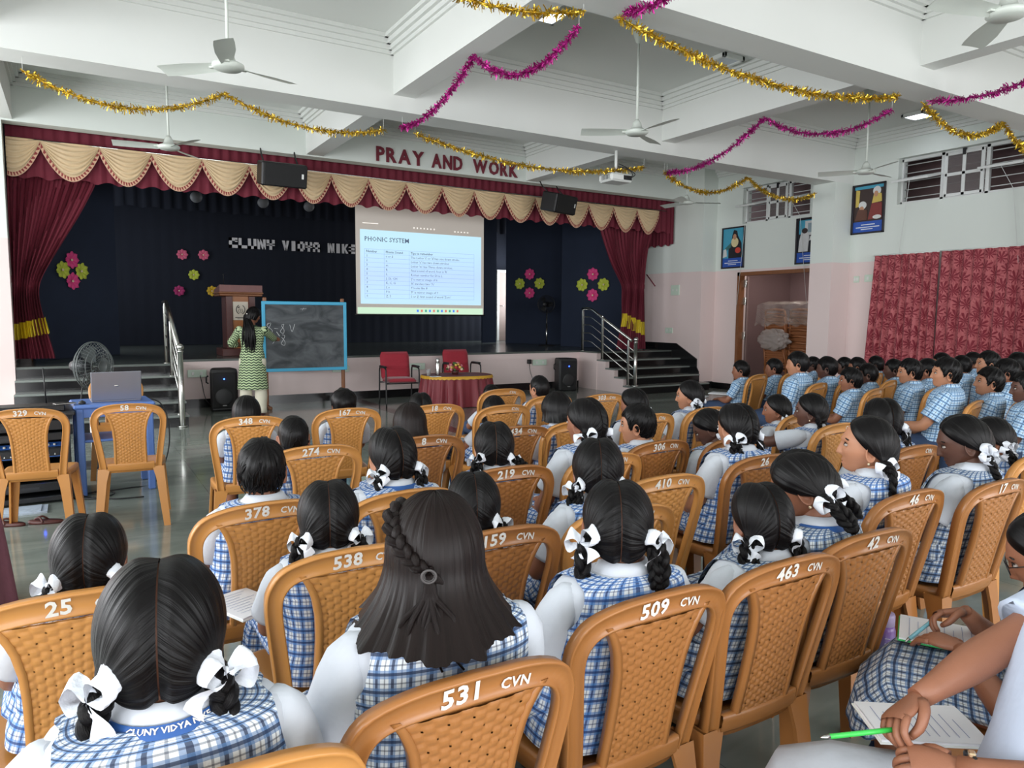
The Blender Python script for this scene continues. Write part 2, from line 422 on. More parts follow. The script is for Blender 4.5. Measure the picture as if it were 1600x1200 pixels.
def railing(label, posts, rails, newel):
    t = thing('stair_railing', label, 'railing')
    for (x, y, z0, z1, r) in posts:
        m = MB(); m.lathe([(0.0, z0), (0.045, z0), (0.045, z0 + 0.012), (r, z0 + 0.014), (r, z1 - 0.06), (r * 0.6, z1 - 0.03), (r * 0.6, z1)], (x, y, 0), 14); m.build('post', M_STEEL, t)
    x, y, z0, z1 = newel
    m = MB(); m.lathe([(0, z0), (0.06, z0), (0.06, z0 + 0.02), (0.034, z0 + 0.022), (0.034, z1 - 0.07), (0.042, z1 - 0.065), (0.042, z1 - 0.05), (0.022, z1 - 0.04)], (x, y, 0), 16)
    n = m.build('newel_post', M_STEEL, t)
    m = MB(); m.sphere((x, y, z1), 0.048, 10, 16); m.build('ball_finial', M_STEEL, n)
    for pts, r in rails:
        m = MB(); m.tube(pts, r, 10); m.build('rail', M_STEEL, t)
    return t
zl = 1.66
rails = [([(1.10, 11.58, zl), (1.12, 11.42, zl), (1.16, 10.45, 1.02)], 0.027)]
for k in range(4):
    d = 0.16 * (k + 1); rails.append(([(1.11, 11.55, zl - d), (1.13, 11.3, zl - d - 0.07), (1.16, 10.45, 1.02 - d)], 0.011))
railing('steel tube railing with ball-topped newel on the left stage stairs', [(1.11, 11.56, STAGE, zl, 0.026), (1.13, 11.08, 0.62, 1.44, 0.022), (1.155, 10.5, 0.155, 1.05, 0.022)], rails, (1.16, 10.36, 0.0, 1.06))
zr = 1.65
rails = [([(9.05, 12.22, zr), (9.06, 11.98, zr), (9.08, 11.9, zr - 0.03), (9.17, 10.78, 1.03)], 0.027)]
for k in range(4):
    d = 0.165 * (k + 1); rails.append(([(9.05, 12.25, zr - d), (9.06, 11.98, zr - d), (9.08, 11.9, zr - d - 0.03), (9.18, 10.72, 1.0 - d)], 0.011))
railing('steel tube railing on the right stage stairs, beside the black loudspeaker', [(9.05, 12.2, STAGE, zr, 0.028), (9.10, 11.6, 0.62, 1.50, 0.026), (9.16, 10.86, 0.155, 1.08, 0.024)], rails, (9.19, 10.68, 0.155, 1.06))

# ------------------------------------------------------------------ stage cloths
M_MAROON = mat('maroon_velvet', (108, 28, 46), 0.8, var=0.12, scale=20, bump=0.1, bscale=200)
M_CREAM = mat('cream_satin', (214, 188, 150), 0.42, var=0.08, scale=20, sheen=0.2)
M_YELLOW = mat('yellow_satin', (226, 200, 40), 0.5, var=0.08, scale=12)
def fringe_material():
    m = bpy.data.materials.new('fringe_trim'); m.use_nodes = True; nt = m.node_tree; b = nt.nodes['Principled BSDF']
    uv = nd(nt, 'ShaderNodeUVMap'); sp = nd(nt, 'ShaderNodeSeparateXYZ'); nt.links.new(uv.outputs[0], sp.inputs[0])
    a = math_n(nt, 'FRACT', math_n(nt, 'MULTIPLY', sp.outputs[0], 22.0))
    w = math_n(nt, 'LESS_THAN', a, math_n(nt, 'ADD', math_n(nt, 'MULTIPLY', sp.outputs[1], 0.55), 0.25))
    c = mixc(nt, w, s2l((140, 52, 52)), s2l((212, 170, 140)))
    e = math_n(nt, 'GREATER_THAN', sp.outputs[1], 0.82)
    c = mixc(nt, e, c, s2l((206, 168, 142)))
    nt.links.new(c, b.inputs['Base Color']); b.inputs['Roughness'].default_value = 0.7
    return m
M_FRINGE = fringe_material()
val = thing('stage_valance', 'maroon stage valance with a row of cream satin swags and fringe', 'valance')
def pleat_sheet(x0, x1, z0, z1, y, n, amp, nz=4, along='x', jag=0.02):
    t = np.linspace(0, 1, n * 6 + 1); zz = np.linspace(z1, z0, nz)
    ph = t * n * 2 * PI
    off = amp * (np.sin(ph) + 0.35 * np.sin(ph * 2.3 + 1))
    P = np.zeros((nz, len(t), 3))
    for i, z in enumerate(zz):
        g = 0.6 + 0.4 * i / (nz - 1)
        a = x0 + (x1 - x0) * t
        P[i, :, 0] = a if along == 'x' else y + off * g
        P[i, :, 1] = y + off * g if along == 'x' else a
        P[i, :, 2] = z + (jag * np.sin(ph * 0.5 + 0.5) if i == nz - 1 else 0)
    return P
m = MB(); m.grid(pleat_sheet(-0.69, 11.12, 3.30, 4.3, 11.86, 84, 0.016)); m.build('pleated_cloth', M_MAROON, val)
m = MB(); m.grid(pleat_sheet(11.75, 12.72, 3.04, 4.3, 11.09, 9, 0.016, along='y')); m.build('pleated_return', M_MAROON, val)
m = MB(); m.tube([(-0.69, 11.79, 3.79), (10.92, 11.79, 3.74)], 0.012, 8); m.build('curtain_rod', M_STEEL, val)
JX = [-0.96, -0.30, 0.39, 1.04, 1.71, 2.38, 3.04, 3.65, 4.28, 4.95, 5.63, 6.27, 6.90, 7.58, 8.22, 8.84, 9.47, 10.09, 10.70]
def swag_mesh(w=0.655, drop=0.45, x_from=0.0):
    nu, nv = 28, 26
    u = np.linspace(x_from, 1, nu); v = np.linspace(0, 1, nv)
    P = np.zeros((nv, nu, 3)); UV = np.zeros((nv, nu, 2))
    for i, vv in enumerate(v):
        shape = 4 * u * (1 - u)
        low = drop * (0.05 + 0.95 * shape ** 1.05)
        P[i, :, 0] = u * w + 0.0
        P[i, :, 2] = -low * vv - 0.01
        folds = 0.017 * np.sin(vv * 2 * PI * 6.5 + 0.6 * np.sin(u * 7)) * np.clip(shape * 1.6, 0, 1)
        P[i, :, 1] = -0.02 - 0.055 * shape * math.sin(PI * min(1, vv * 0.9 + 0.05)) + folds
        UV[i, :, 0] = u; UV[i, :, 1] = vv
    a = MB(); a.grid(P, UV)
    b = MB(); e = P[-1]
    Q = np.zeros((4, nu, 3)); QV = np.zeros((4, nu, 2))
    nrm = np.stack([-(np.gradient(e[:, 2])), np.zeros(nu), np.gradient(e[:, 0])], -1); nrm /= np.linalg.norm(nrm, axis=1)[:, None] + 1e-9
    for i in range(4):
        Q[i] = e - nrm * (0.058 * i / 3) * np.array([0.6, 1, 1]) + np.array([0, -0.006 + 0.002 * i, 0])
        Q[i, :, 0] = np.clip(Q[i, :, 0], x_from * w, w)
        QV[i, :, 0] = u; QV[i, :, 1] = i / 3
    b.grid(Q, QV)
    return a.mesh('swag', M_CREAM), b.mesh('fringe', M_FRINGE)
sw_me, fr_me = swag_mesh()
sw_h, fr_h = swag_mesh(x_from=0.42)
for k in range(len(JX) - 1):
    a, b = (sw_h, fr_h) if k == 0 else (sw_me, fr_me)
    s_ = obj('swag', a, val, (JX[k], 11.80, 3.80 - 0.004 * k)); s_.scale = ((JX[k+1] - JX[k]) / 0.655, 1, 1)
    obj('fringe', b, s_)

def drape(name, label, stations, y, n, tie_z, band, hook):
    t = thing(name, label, 'curtain')
    zs = np.array([s[0] for s in stations]); L = np.array([s[1] for s in stations]); Rr = np.array([s[2] for s in stations])
    zz = np.linspace(zs[0], zs[-1], 60)
    o_ = np.argsort(zs); l = np.interp(zz, zs[o_], L[o_]); r = np.interp(zz, zs[o_], Rr[o_])
    k_ = np.ones(7) / 7
    sm = lambda a: np.convolve(np.pad(a, 3, mode='edge'), k_, 'valid')
    l, r = sm(l), sm(r)
    s = np.linspace(0, 1, n * 8 + 1)
    def surf(zsel, off):
        P = np.zeros((len(zsel), len(s), 3))
        for i, z in enumerate(zsel):
            lo, hi = np.interp(-z, -zz, l), np.interp(-z, -zz, r)
            wd = hi - lo
            P[i, :, 0] = lo + wd * (s + 0.012 * np.sin(s * n * 4 * PI))
            amp = 0.028 + 0.02 * np.clip(0.8 - wd, 0, 1)
            amp *= 1.0 - 0.55 * math.exp(-((z - tie_z) / 0.10) ** 2)
            P[i, :, 1] = y + amp * np.sin(s * n * 2 * PI + 0.6 * math.sin(z * 2)) + 0.012 * np.sin(s * n * 5.1 + z * 3) - off
            P[i, :, 2] = z
        return P
    m = MB(); m.grid(surf(zz, 0)); m.build('cloth', M_MAROON, t)
    m = MB(); m.grid(surf(np.linspace(tie_z + 0.045, tie_z - 0.045, 4), 0.018)); tb = m.build('tie_back', M_MAROON, t)
    m = MB(); m.tube([(hook[0], y - 0.03, tie_z + 0.02), hook], 0.014, 6); m.build('tie_cord', M_MAROON, tb)
    (ba, bb, drop) = band
    Q = []
    for z in np.linspace(ba, bb, 5):
        row = surf([z], 0.008)[0]; row[:, 2] = z - drop * np.floor(s * 5) / 5; Q.append(row)
    m = MB(); m.grid(np.array(Q)); m.build('yellow_band', M_YELLOW, t)
    return t
drape('stage_curtain', 'maroon stage curtain tied back at the left jamb, with yellow band', [(3.36, -0.70, 0.36), (2.9, -0.71, 0.14), (2.4, -0.71, -0.14), (2.0, -0.71, -0.36), (1.82, -0.71, -0.42), (1.6, -0.73, -0.40), (1.2, -0.74, -0.33), (0.86, -0.74, -0.25)], 11.98, 11, 1.88, (1.34, 1.12, -0.10), (-0.72, 11.9, 1.98))
drape('stage_curtain', 'maroon stage curtain gathered by a tie-back above the right stairs', [(3.36, 9.30, 10.78), (2.95, 9.47, 10.66), (2.6, 9.64, 10.60), (2.25, 9.90, 10.56), (2.1, 9.98, 10.55), (1.9, 9.97, 10.55), (1.5, 9.98, 10.58), (1.1, 9.90, 10.62), (0.80, 9.84, 10.64)], 12.05, 16, 2.14, (1.56, 1.28, 0.22), (10.85, 12.3, 2.42))
# navy cloths: back drop and wing flats
mb = MB(); mb.grid(pleat_sheet(-0.4, 9.9, 0.78, 4.3, 18.2, 40, 0.006, jag=0)); tag(mb.build('backdrop_cloth', M_NAVY), 'wide dark navy backdrop cloth along the back of the stage', 'backdrop')
mb = MB(); mb.grid(pleat_sheet(-0.4, 11.1, 3.72, 4.5, 17.3, 50, 0.02)); tag(mb.build('stage_border_cloth', M_NAVY), 'pleated navy border cloth hanging high at the back of the stage', 'border cloth')
def flat_panel(label, a, b, z1):
    t = thing('wing_flat', label, 'stage flat')
    a, b = np.array(a), np.array(b); d = b - a; L = np.linalg.norm(d); d /= L; nn = np.array([-d[1], d[0]])
    M = Matrix(((d[0], nn[0], 0, a[0]), (d[1], nn[1], 0, a[1]), (0, 0, 1, STAGE), (0, 0, 0, 1)))
    m = MB(); m.box((0, -0.03, 0.0), (L, 0.03, z1 - STAGE), bev=0.01, M=M); m.build('cloth_panel', M_NAVY2, t)
    for k in (0.02, L - 0.06):
        m = MB(); m.box((k, 0.03, 0), (k + 0.04, 0.07, z1 - STAGE), M=M); m.build('batten', M_WOOD, t)
    return t, M, L
FL, MFL, LFL = flat_panel('navy cloth wing flat with paper flowers, left side of the stage', (-0.55, 12.98), (0.63, 14.29), 4.2)
FR2, MFR2, LFR2 = flat_panel('navy wing flat nearest the right red curtain', (9.94, 14.25), (10.75, 12.55), 4.2)
FR1, MFR1, LFR1 = flat_panel('navy wing flat deeper on the stage, behind the black pedestal fan', (9.70, 16.45), (10.60, 15.10), 4.2)
mb = MB(); mb.box((9.3, 17.0, STAGE), (9.72, 17.06, 4.3)); tag(mb.build('wing_flat', M_NAVY2), 'narrow navy wing flat just left of the stage back door', 'stage flat')
# stage back door, ajar between the flats
t = thing('stage_door', 'pale half-hidden door at the back of the stage between navy flats', 'door', (10.40, 18.1, STAGE))
M_DOORW = mat('pale_door_paint', (190, 190, 200), 0.5)
m = MB(); m.box((-0.02, 0, 0), (0.05, 0.1, 1.95)); m.box((-0.02, 0, 1.95), (0.75, 0.1, 2.02)); m.box((0.68, 0, 0), (0.75, 0.1, 1.95)); m.build('frame', M_WPLAST, t)
m = MB(); m.box((0.05, 0.03, 0.0), (0.68, 0.07, 1.95), bev=0.004); dl = m.build('door_leaf', mat('door_wood_grey', (150, 132, 124), 0.5), t)
m = MB(); m.tube([(0.12, 0.03, 1.0), (0.12, -0.02, 1.0), (0.22, -0.02, 1.0)], 0.009, 8); m.build('handle', M_STEEL, dl)

# ------------------------------------------------------------------ paper flowers
M_FPINK = mat('paper_pink', (232, 74, 140), 0.7, var=0.1); M_FROSE = mat('paper_rose', (226, 106, 138), 0.7, var=0.1)
M_FGREEN = mat('paper_lime', (196, 208, 74), 0.7, var=0.1); M_FYEL = mat('paper_yellow', (222, 182, 50), 0.7, var=0.1); M_FDK = mat('paper_magenta', (176, 50, 110), 0.7, var=0.1)
def flower_meshes():
    p = MB(); n = 8
    t = np.linspace(0, 1, 7)
    w = 0.036 * np.sin(PI * np.clip(t * 0.92 + 0.06, 0, 1)) ** 0.6
    P = np.zeros((7, 5, 3))
    for i in range(7):
        for j in range(5):
            s_ = (j - 2) / 2
            P[i, j] = (w[i] * s_, -0.012 - 0.022 * t[i] + 0.014 * abs(s_) - 0.012 * math.sin(t[i] * PI), 0.012 + 0.085 * t[i])
    p.grid(P)
    c = MB(); c.sphere((0, -0.02, 0), (0.015, 0.01, 0.015), 6, 8)
    return p.mesh('petal', M_FPINK), c.mesh('flower_centre', mat('paper_pale', (240, 220, 190), 0.7))
_pet, _cen = flower_meshes()
def _petal_with(m):
    me = _pet.copy(); me.materials.clear(); me.materials.append(m); return me
PET = {k: _petal_with(m) for k, m in dict(pink=M_FPINK, rose=M_FROSE, lime=M_FGREEN, yellow=M_FYEL, magenta=M_FDK).items()}
def paper_flower(label, color, M, size, rot=0.0):
    t = thing('paper_flower', label, 'paper flower', group='paper flowers on the stage cloths')
    t.matrix_world = M @ Matrix.Rotation(rot, 4, 'Y') @ Matrix.Diagonal((size, size, size, 1))
    for k in range(8):
        p = obj('petal', PET[color], t); p.rotation_euler = (0, 2 * PI * k / 8, 0)
    obj('flower_centre', _cen, t)
for (x, z, c, l) in ((2.15, 2.83, 'rose', 'rose pink paper flower, upper left of the backdrop five'), (2.60, 2.84, 'rose', 'rose pink paper flower just left of the silver lettering'), (2.38, 2.38, 'lime', 'lime green paper flower alone below two rose flowers'), (2.06, 2.01, 'magenta', 'dim magenta paper flower lowest on the backdrop left of the lectern'), (2.76, 2.02, 'yellow', 'yellow paper flower half hidden behind the lectern top')):
    paper_flower(l, c, Matrix.Translation((x, 18.17, z)), 1.25)
for (Mf, c0, dd, sz, where) in ((MFL, (0.75, 2.16 - STAGE), 0.165, 1.4, 'on the left wing flat'), (MFR2, (0.85, 2.22 - STAGE), 0.24, 1.55, 'on the flat by the right red curtain'), (MFR1, (0.70, 2.32 - STAGE), 0.24, 1.5, 'on the flat behind the stage fan')):
    for (dx, dz, c, w) in ((0, 1, 'pink', 'top pink'), (0, -1, 'pink', 'bottom pink'), (-1, 0, 'lime', 'left lime'), (1, 0, 'lime', 'right lime')):
        paper_flower('%s paper flower of the four %s' % (w, where), c, Mf @ Matrix.Translation((c0[0] + dx * dd * 1.15, -0.035, c0[1] + dz * dd)), sz, 0.2 * dx)

# ------------------------------------------------------------------ lettering
M_RED_LET = mat('maroon_letters', (112, 26, 44), 0.5, var=0.03); M_SILV = mat('silver_letters', (236, 234, 236), 0.5, var=0.06)
def letter_row(t, words, z, y, h, mtl, bold):
    for body, x0, x1 in words:
        n = len(body); parts = []
        tot = 0; W = []
        for ch in body:
            V, F = text_mb(ch, 1.0, bold, 0.02, 'LEFT'); V[:, 0] -= V[:, 0].min(); W.append((V, F)); tot += V[:, 0].max()
        hh = max(v[:, 1].max() - v[:, 1].min() for v, f in W); sy = h / hh
        gap = 0.16 * tot / n; sx = (x1 - x0) / (tot + gap * (n - 1)); x = x0
        for V, F in W:
            Q = np.stack([x + V[:, 0] * sx, y - V[:, 2], z + (V[:, 1] - V[:, 1].min()) * sy], -1)
            m = MB(); m.add(Q, F, smooth=False); m.build('letter', mtl, t); x += (V[:, 0].max() + gap) * sx
t = thing('wall_lettering', 'maroon letters PRAY AND WORK on the white header above the stage', 'lettering')
letter_row(t, [('PRAY', 4.29, 5.13), ('AND', 5.27, 5.85), ('WORK', 6.06, 6.97)], 3.98, 11.445, 0.235, M_RED_LET, 0.03)
SEG = {'C': [(0, 0, .34, 1), (0, 0, 1, .3), (0, .7, 1, 1), (.7, .6, 1, .8)], 'L': [(0, 0, .34, 1), (0, 0, 1, .3)], 'U': [(0, 0, .34, 1), (.66, 0, 1, 1), (0, 0, 1, .28)],
       'N': [(0, 0, .3, 1), (.7, 0, 1, 1), 'N'], 'Y': [(0, .5, .32, 1), (.68, .5, 1, 1), (0, .4, 1, .62), (.34, 0, .66, .5)], 'V': ['V'], 'I': [(.25, 0, .75, 1)],
       'D': [(0, 0, .32, 1), (0, 0, .78, .26), (0, .74, .78, 1), (.68, .18, 1, .82)], 'A': [(0, 0, .30, .82), (.70, 0, 1, .82), (.16, .76, .84, 1), (0, .30, 1, .48)],
       'K': [(0, 0, .32, 1), 'K'], 'E': [(0, 0, .34, 1), (0, 0, 1, .26), (0, .38, .9, .62), (0, .74, 1, 1)]}
DIAG = {'N': [[(.1, 1), (.4, 1), (.9, 0), (.6, 0)]], 'V': [[(0, 1), (.34, 1), (.62, 0), (.36, 0)], [(.66, 1), (1, 1), (.64, 0), (.38, 0)]], 'K': [[(.28, .5), (.66, 1), (1, 1), (.55, .5)], [(.28, .5), (.55, .5), (1, 0), (.66, 0)]]}
t = thing('stage_lettering', 'silver block letters CLUNY VIDYA NIKE on the navy backdrop', 'lettering')
for word, x0, x1 in (('CLUNY', 3.16, 4.20), ('VIDYA', 4.38, 5.29), ('NIKE', 5.50, 6.20)):
    n = len(word); cw = (x1 - x0) / (n - 0.12)
    for k, ch in enumerate(word):
        m = MB(); ox = x0 + k * cw; w = cw * 0.88; h = 0.235; oz = 3.035
        for r in SEG[ch]:
            if isinstance(r, str):
                for poly in DIAG[r]: m.prism([(ox + px * w, oz + pz * h) for px, pz in poly], 18.10, 18.15)
            else: m.box((ox + r[0] * w, 18.10, oz + r[1] * h), (ox + r[2] * w, 18.15, oz + r[3] * h))
        fixn(m.build('letter', M_SILV, t))

# ------------------------------------------------------------------ projector screen with slide
t = thing('projector_screen', 'hanging projector screen showing a pale blue PHONIC SYSTEM slide', 'screen', (0, 12.9, 0))
m = MB(); m.box((4.43, 0, 1.50), (7.08, 0.012, 4.25)); m.build('screen_cloth', mat('screen_cloth', (196, 190, 182), 0.8, var=0.02, emit=(196, 184, 172), estr=0.22), t)  # glow in the cloth and slide stands in for the projector's beam
m = MB(); m.tube([(4.36, 0.03, 4.30), (7.15, 0.03, 4.30)], 0.06, 10); m.build('roller_case', M_WPLAST, t)
for x in (4.6, 6.9):
    m = MB(); m.tube([(x, 0.03, 4.30), (x, 0.03, 4.76)], 0.008, 6); m.build('hanger_rod', M_STEEL, t)
m = MB(); m.tube([(4.40, 0.006, 1.50), (7.11, 0.006, 1.50)], 0.016, 8); m.build('bottom_bar', M_BLACK, t)
def slide_material():
    mm = bpy.data.materials.new('projected_slide'); mm.use_nodes = True; nt = mm.node_tree; b = nt.nodes['Principled BSDF']
    uv = nd(nt, 'ShaderNodeUVMap'); sp = nd(nt, 'ShaderNodeSeparateXYZ'); nt.links.new(uv.outputs[0], sp.inputs[0])
    g = math_n(nt, 'ABSOLUTE', math_n(nt, 'SUBTRACT', sp.outputs[1], 0.38)); g = math_n(nt, 'MULTIPLY', g, 2.2, True)
    c = mixc(nt, g, s2l((172, 206, 250)), s2l((176, 222, 240)))
    b.inputs['Base Color'].default_value = (0.3, 0.3, 0.3, 1)
    nt.links.new(c, b.inputs['Emission Color']); b.inputs['Emission Strength'].default_value = 0.82; b.inputs['Roughness'].default_value = 0.9
    return mm
def qd(m, x0, x1, z0, z1, y, mt=0): m.add([(x0, y, z0), (x1, y, z0), (x1, y, z1), (x0, y, z1)], [[0, 1, 2, 3]], [(0, 0), (1, 0), (1, 1), (0, 1)], mt, False)
m = MB(); qd(m, 4.51, 7.02, 1.70, 3.05, -0.003); sl = m.build('slide', slide_material(), t)
m = MB(); qd(m, 4.45, 7.06, 1.515, 1.635, -0.003); m.build('task_bar', mat('projected_bar', (120, 130, 110), 0.9, var=0, emit=(196, 228, 200), estr=0.85), t)
M_SLTXT = mat('slide_text', (90, 96, 110), 0.9, var=0, emit=(84, 100, 128), estr=0.5)
M_SLLN = mat('slide_lines', (110, 130, 160), 0.9, var=0, emit=(130, 158, 200), estr=0.7)
def slide_text(body, x, z, size, bold=0.0):
    V, F = text_mb(body, size, bold, 0, 'LEFT', res=1)
    m = MB(); m.add(np.stack([x + V[:, 0], np.full(len(V), -0.006), z + V[:, 1]], -1), F, smooth=False); m.build('slide_text', M_SLTXT, sl)
slide_text('PHONIC SYSTEM', 4.59, 2.88, 0.118, 0.0012)
m = MB(); zt = [2.70 - 0.0815 * k for k in range(12)]
for z in zt: qd(m, 4.59, 6.86, z - 0.002, z + 0.002, -0.005)
for x in (4.59, 4.97, 5.47, 6.86): qd(m, x - 0.002, x + 0.002, zt[-1], zt[0], -0.005)
m.build('table_grid', M_SLLN, sl)
rows = [('Number', 'Phonic Sound', 'Tips to remember'), ('1', 't or d', "The Letter 't' or 'd' has one down stroke."), ('2', 'n', "Letter 'n' has two down strokes."), ('3', 'm', "Letter 'm' has Three down strokes."), ('4', 'R', "Final sound of word, four is 'R'"), ('5', 'L', 'Roman number for 50 is L'),
        ('6', 'J, Sh, CH', "'J' is mirror image of 6"), ('7', 'K, C, G', "'K' involves two '7s'"), ('8', 'f, v', "'f' looks like 8"), ('9', 'P b', "'P' is mirror image of 9"), ('0', 'Z, S', "S or Z, first sound of word 'Zero'")]
for k, r in enumerate(rows):
    for x, s_ in zip((4.62, 5.0, 5.5), r): slide_text(s_, x, zt[k] - 0.042, 0.062, 0.001 if k == 0 else 0)
m = MB()
for k in range(11): qd(m, 5.62 + k * 0.085, 5.66 + k * 0.085, 1.555, 1.60, -0.006, k % 3)
m.build('task_icons', [mat('icon_blue', (80, 120, 220), 0.9, var=0, emit=(70, 120, 220), estr=0.7), mat('icon_red', (200, 90, 90), 0.9, var=0, emit=(200, 120, 100), estr=0.7), mat('icon_teal', (60, 150, 130), 0.9, var=0, emit=(60, 150, 130), estr=0.7)], sl)
m = MB(); qd(m, 4.56, 4.86, 3.16, 3.172, -0.004)
for k in range(7): qd(m, 5.56 + k * 0.07, 5.585 + k * 0.07, 3.125, 3.15, -0.004)
for k in range(5): qd(m, 6.42 + k * 0.07, 6.45 + k * 0.07, 3.11, 3.13, -0.004)
m.build('ribbon_icons', mat('projected_white', (230, 226, 220), 0.9, var=0, emit=(230, 226, 220), estr=0.7), t)

# ------------------------------------------------------------------ lectern on the stage
t = thing('lectern', 'brown wooden lectern with a school emblem panel on the stage', 'lectern', (2.45, 13.35, STAGE), 0.0); t.scale = (0.83, 1, 0.93)
M_DKWOOD = mat('dark_red_wood', (84, 44, 40), 0.4, var=0.2, scale=10); M_LTWOOD = mat('light_brown_wood', (158, 98, 52), 0.4, var=0.2, scale=9)
m = MB(); m.box((-0.40, -0.30, 0), (0.40, 0.30, 0.14), bev=0.01); m.build('base', M_DKWOOD, t)
m = MB(); m.box((-0.29, -0.22, 0.14), (-0.16, 0.2, 1.10), bev=0.008); m.box((0.16, -0.22, 0.14), (0.29, 0.2, 1.10), bev=0.008); m.build('side_column', M_DKWOOD, t)
m = MB(); m.box((-0.16, -0.19, 0.14), (0.16, 0.15, 1.10)); m.build('front_panel', M_LTWOOD, t)
m = MB(); m.box((-0.42, -0.30, 1.10), (0.42, 0.30, 1.14), bev=0.012); m.box((-0.44, -0.32, 1.14), (0.44, 0.32, 1.175), bev=0.012); m.build('top_moulding', M_WOOD, t)
m = MB(); m.add([(-0.42, -0.30, 1.175), (0.42, -0.30, 1.175), (0.42, 0.28, 1.175), (-0.42, 0.28, 1.175), (-0.42, -0.30, 1.30), (0.42, -0.30, 1.30), (0.42, 0.28, 1.22), (-0.42, 0.28, 1.22)], [[0, 1, 5, 4], [1, 2, 6, 5], [2, 3, 7, 6], [3, 0, 4, 7], [4, 5, 6, 7], [0, 3, 2, 1]], smooth=False); m.build('desk_top', mat('lectern_red_wood', (112, 62, 58), 0.4, var=0.15), t)
m = MB(); m.box((-0.15, -0.197, 0.66), (0.15, -0.19, 1.0)); pl = m.build('emblem_plate', mat('emblem_plate', (206, 196, 180), 0.4), t)
m = MB()
for a0, a1 in ((2.0, 4.3), (-1.2, 1.1)):
    a = np.linspace(a0, a1, 14); m.tube(np.stack([0.085 * np.cos(a), np.full(14, -0.199), 0.855 + 0.085 * np.sin(a)], -1), 0.007, 5)
m.sphere((-0.040, -0.199, 0.895), (0.020, 0.004, 0.010), 6, 8); m.sphere((-0.022, -0.199, 0.905), (0.008, 0.004, 0.008), 6, 8)
for q in (-0.02, 0.0, 0.02): m.tube([(q, -0.199, 0.79), (q * 2.2, -0.199, 0.83), (q * 1.2, -0.199, 0.87)], 0.004, 5)
m.box((-0.11, -0.199, 0.70), (0.11, -0.196, 0.715)); m.box((-0.07, -0.199, 0.68), (0.07, -0.196, 0.69))
m.build('emblem', mat('emblem_black', (40, 38, 40), 0.5), pl)
m = MB(); m.tube([(-0.30, -0.1, 1.28), (-0.30, -0.12, 1.42), (-0.31, -0.16, 1.48)], 0.006, 6); m.sphere((-0.31, -0.17, 1.49), 0.016, 6, 8); m.build('microphone', M_BLACK, t)

# ------------------------------------------------------------------ loudspeakers
def floor_speaker(label, loc, rz, blue=True):
    t = thing('floor_speaker', label, 'loudspeaker', loc, rz)
    m = MB(); P = []
    prof = [(-0.20, -0.17), (-0.17, -0.20), (0.17, -0.20), (0.20, -0.17), (0.15, 0.16), (0.12, 0.18), (-0.12, 0.18), (-0.15, 0.16)]
    for z, s_ in ((0.0, 0.94), (0.03, 1.0), (0.60, 1.0), (0.645, 0.95), (0.655, 0.85)): P.append([(x * s_, y * s_, z) for x, y in prof])
    m.grid(np.array(P), cv=True, smooth=False, flip=True)
    b = m.n; m.add([(x * 0.85, y * 0.85, 0.655) for x, y in prof], [list(range(8))], smooth=False); m.build('cabinet', M_BLACK, t)
    m = MB(); m.box((-0.165, -0.212, 0.05), (0.165, -0.195, 0.60), bev=0.02); g = m.build('grille', M_GRILLE, t)
    m = MB(); m.lathe([(0, 0.004), (0.10, 0.004), (0.13, 0.0), (0.145, -0.008)], seg=24, M=Matrix.Translation((0, -0.214, 0.22)) @ Matrix.Rotation(PI / 2, 4, 'X')); m.build('woofer_ring', M_BLACK, g)
    m = MB(); m.sphere((0.0, -0.214, 0.50), 0.011, 6, 8); m.build('led', M_BLUELED, g)
    m = MB(); m.box((-0.03, -0.216, 0.085), (0.03, -0.212, 0.10)); m.build('badge', mat('badge_grey', (150, 150, 150), 0.4), g)
    m = MB(); m.tube([(-0.205, 0, 0.42), (-0.235, 0, 0.44), (-0.235, 0, 0.52), (-0.205, 0, 0.54)], 0.012, 6); m.build('handle', M_BLACK, t)
floor_speaker('black loudspeaker with blue light on the floor beside the teacher', (1.93, 11.95, 0), -0.06)
floor_speaker('black loudspeaker with blue light on the floor by the right stage stairs', (8.45, 11.98, 0), -0.18)
def hung_speaker(label, x, rz):
    t = thing('hanging_speaker', label, 'loudspeaker', (x, 11.2, 3.56), rz)
    m = MB(); M = Matrix.Rotation(0.22, 4, 'X')
    m.box((-0.33, -0.17, -0.17), (0.33, 0.17, 0.17), bev=0.02, M=M); c = m.build('cabinet', M_BLACK, t)
    m = MB(); m.box((-0.29, -0.182, -0.155), (0.315, -0.168, 0.155), bev=0.005, M=M); m.build('grille', M_GRILLE, t)
    m = MB(); m.box((0.24, -0.188, -0.03), (0.27, -0.181, 0.04), M=M); m.build('badge', M_WPLAST, t)
    m = MB(); m.tube([(-0.25, 0.05, 0.16), (-0.25, 0.2, 0.30), (-0.25, 0.27, 0.42)], 0.012, 6); m.tube([(0.25, 0.05, 0.16), (0.25, 0.2, 0.30), (0.25, 0.27, 0.42)], 0.012, 6); m.build('bracket', M_BLACK, t)
hung_speaker('black box loudspeaker hung over the swags left of PRAY', 2.73, 0.0)
hung_speaker('black box loudspeaker hung over the swags right of the screen', 7.72, 0.35)
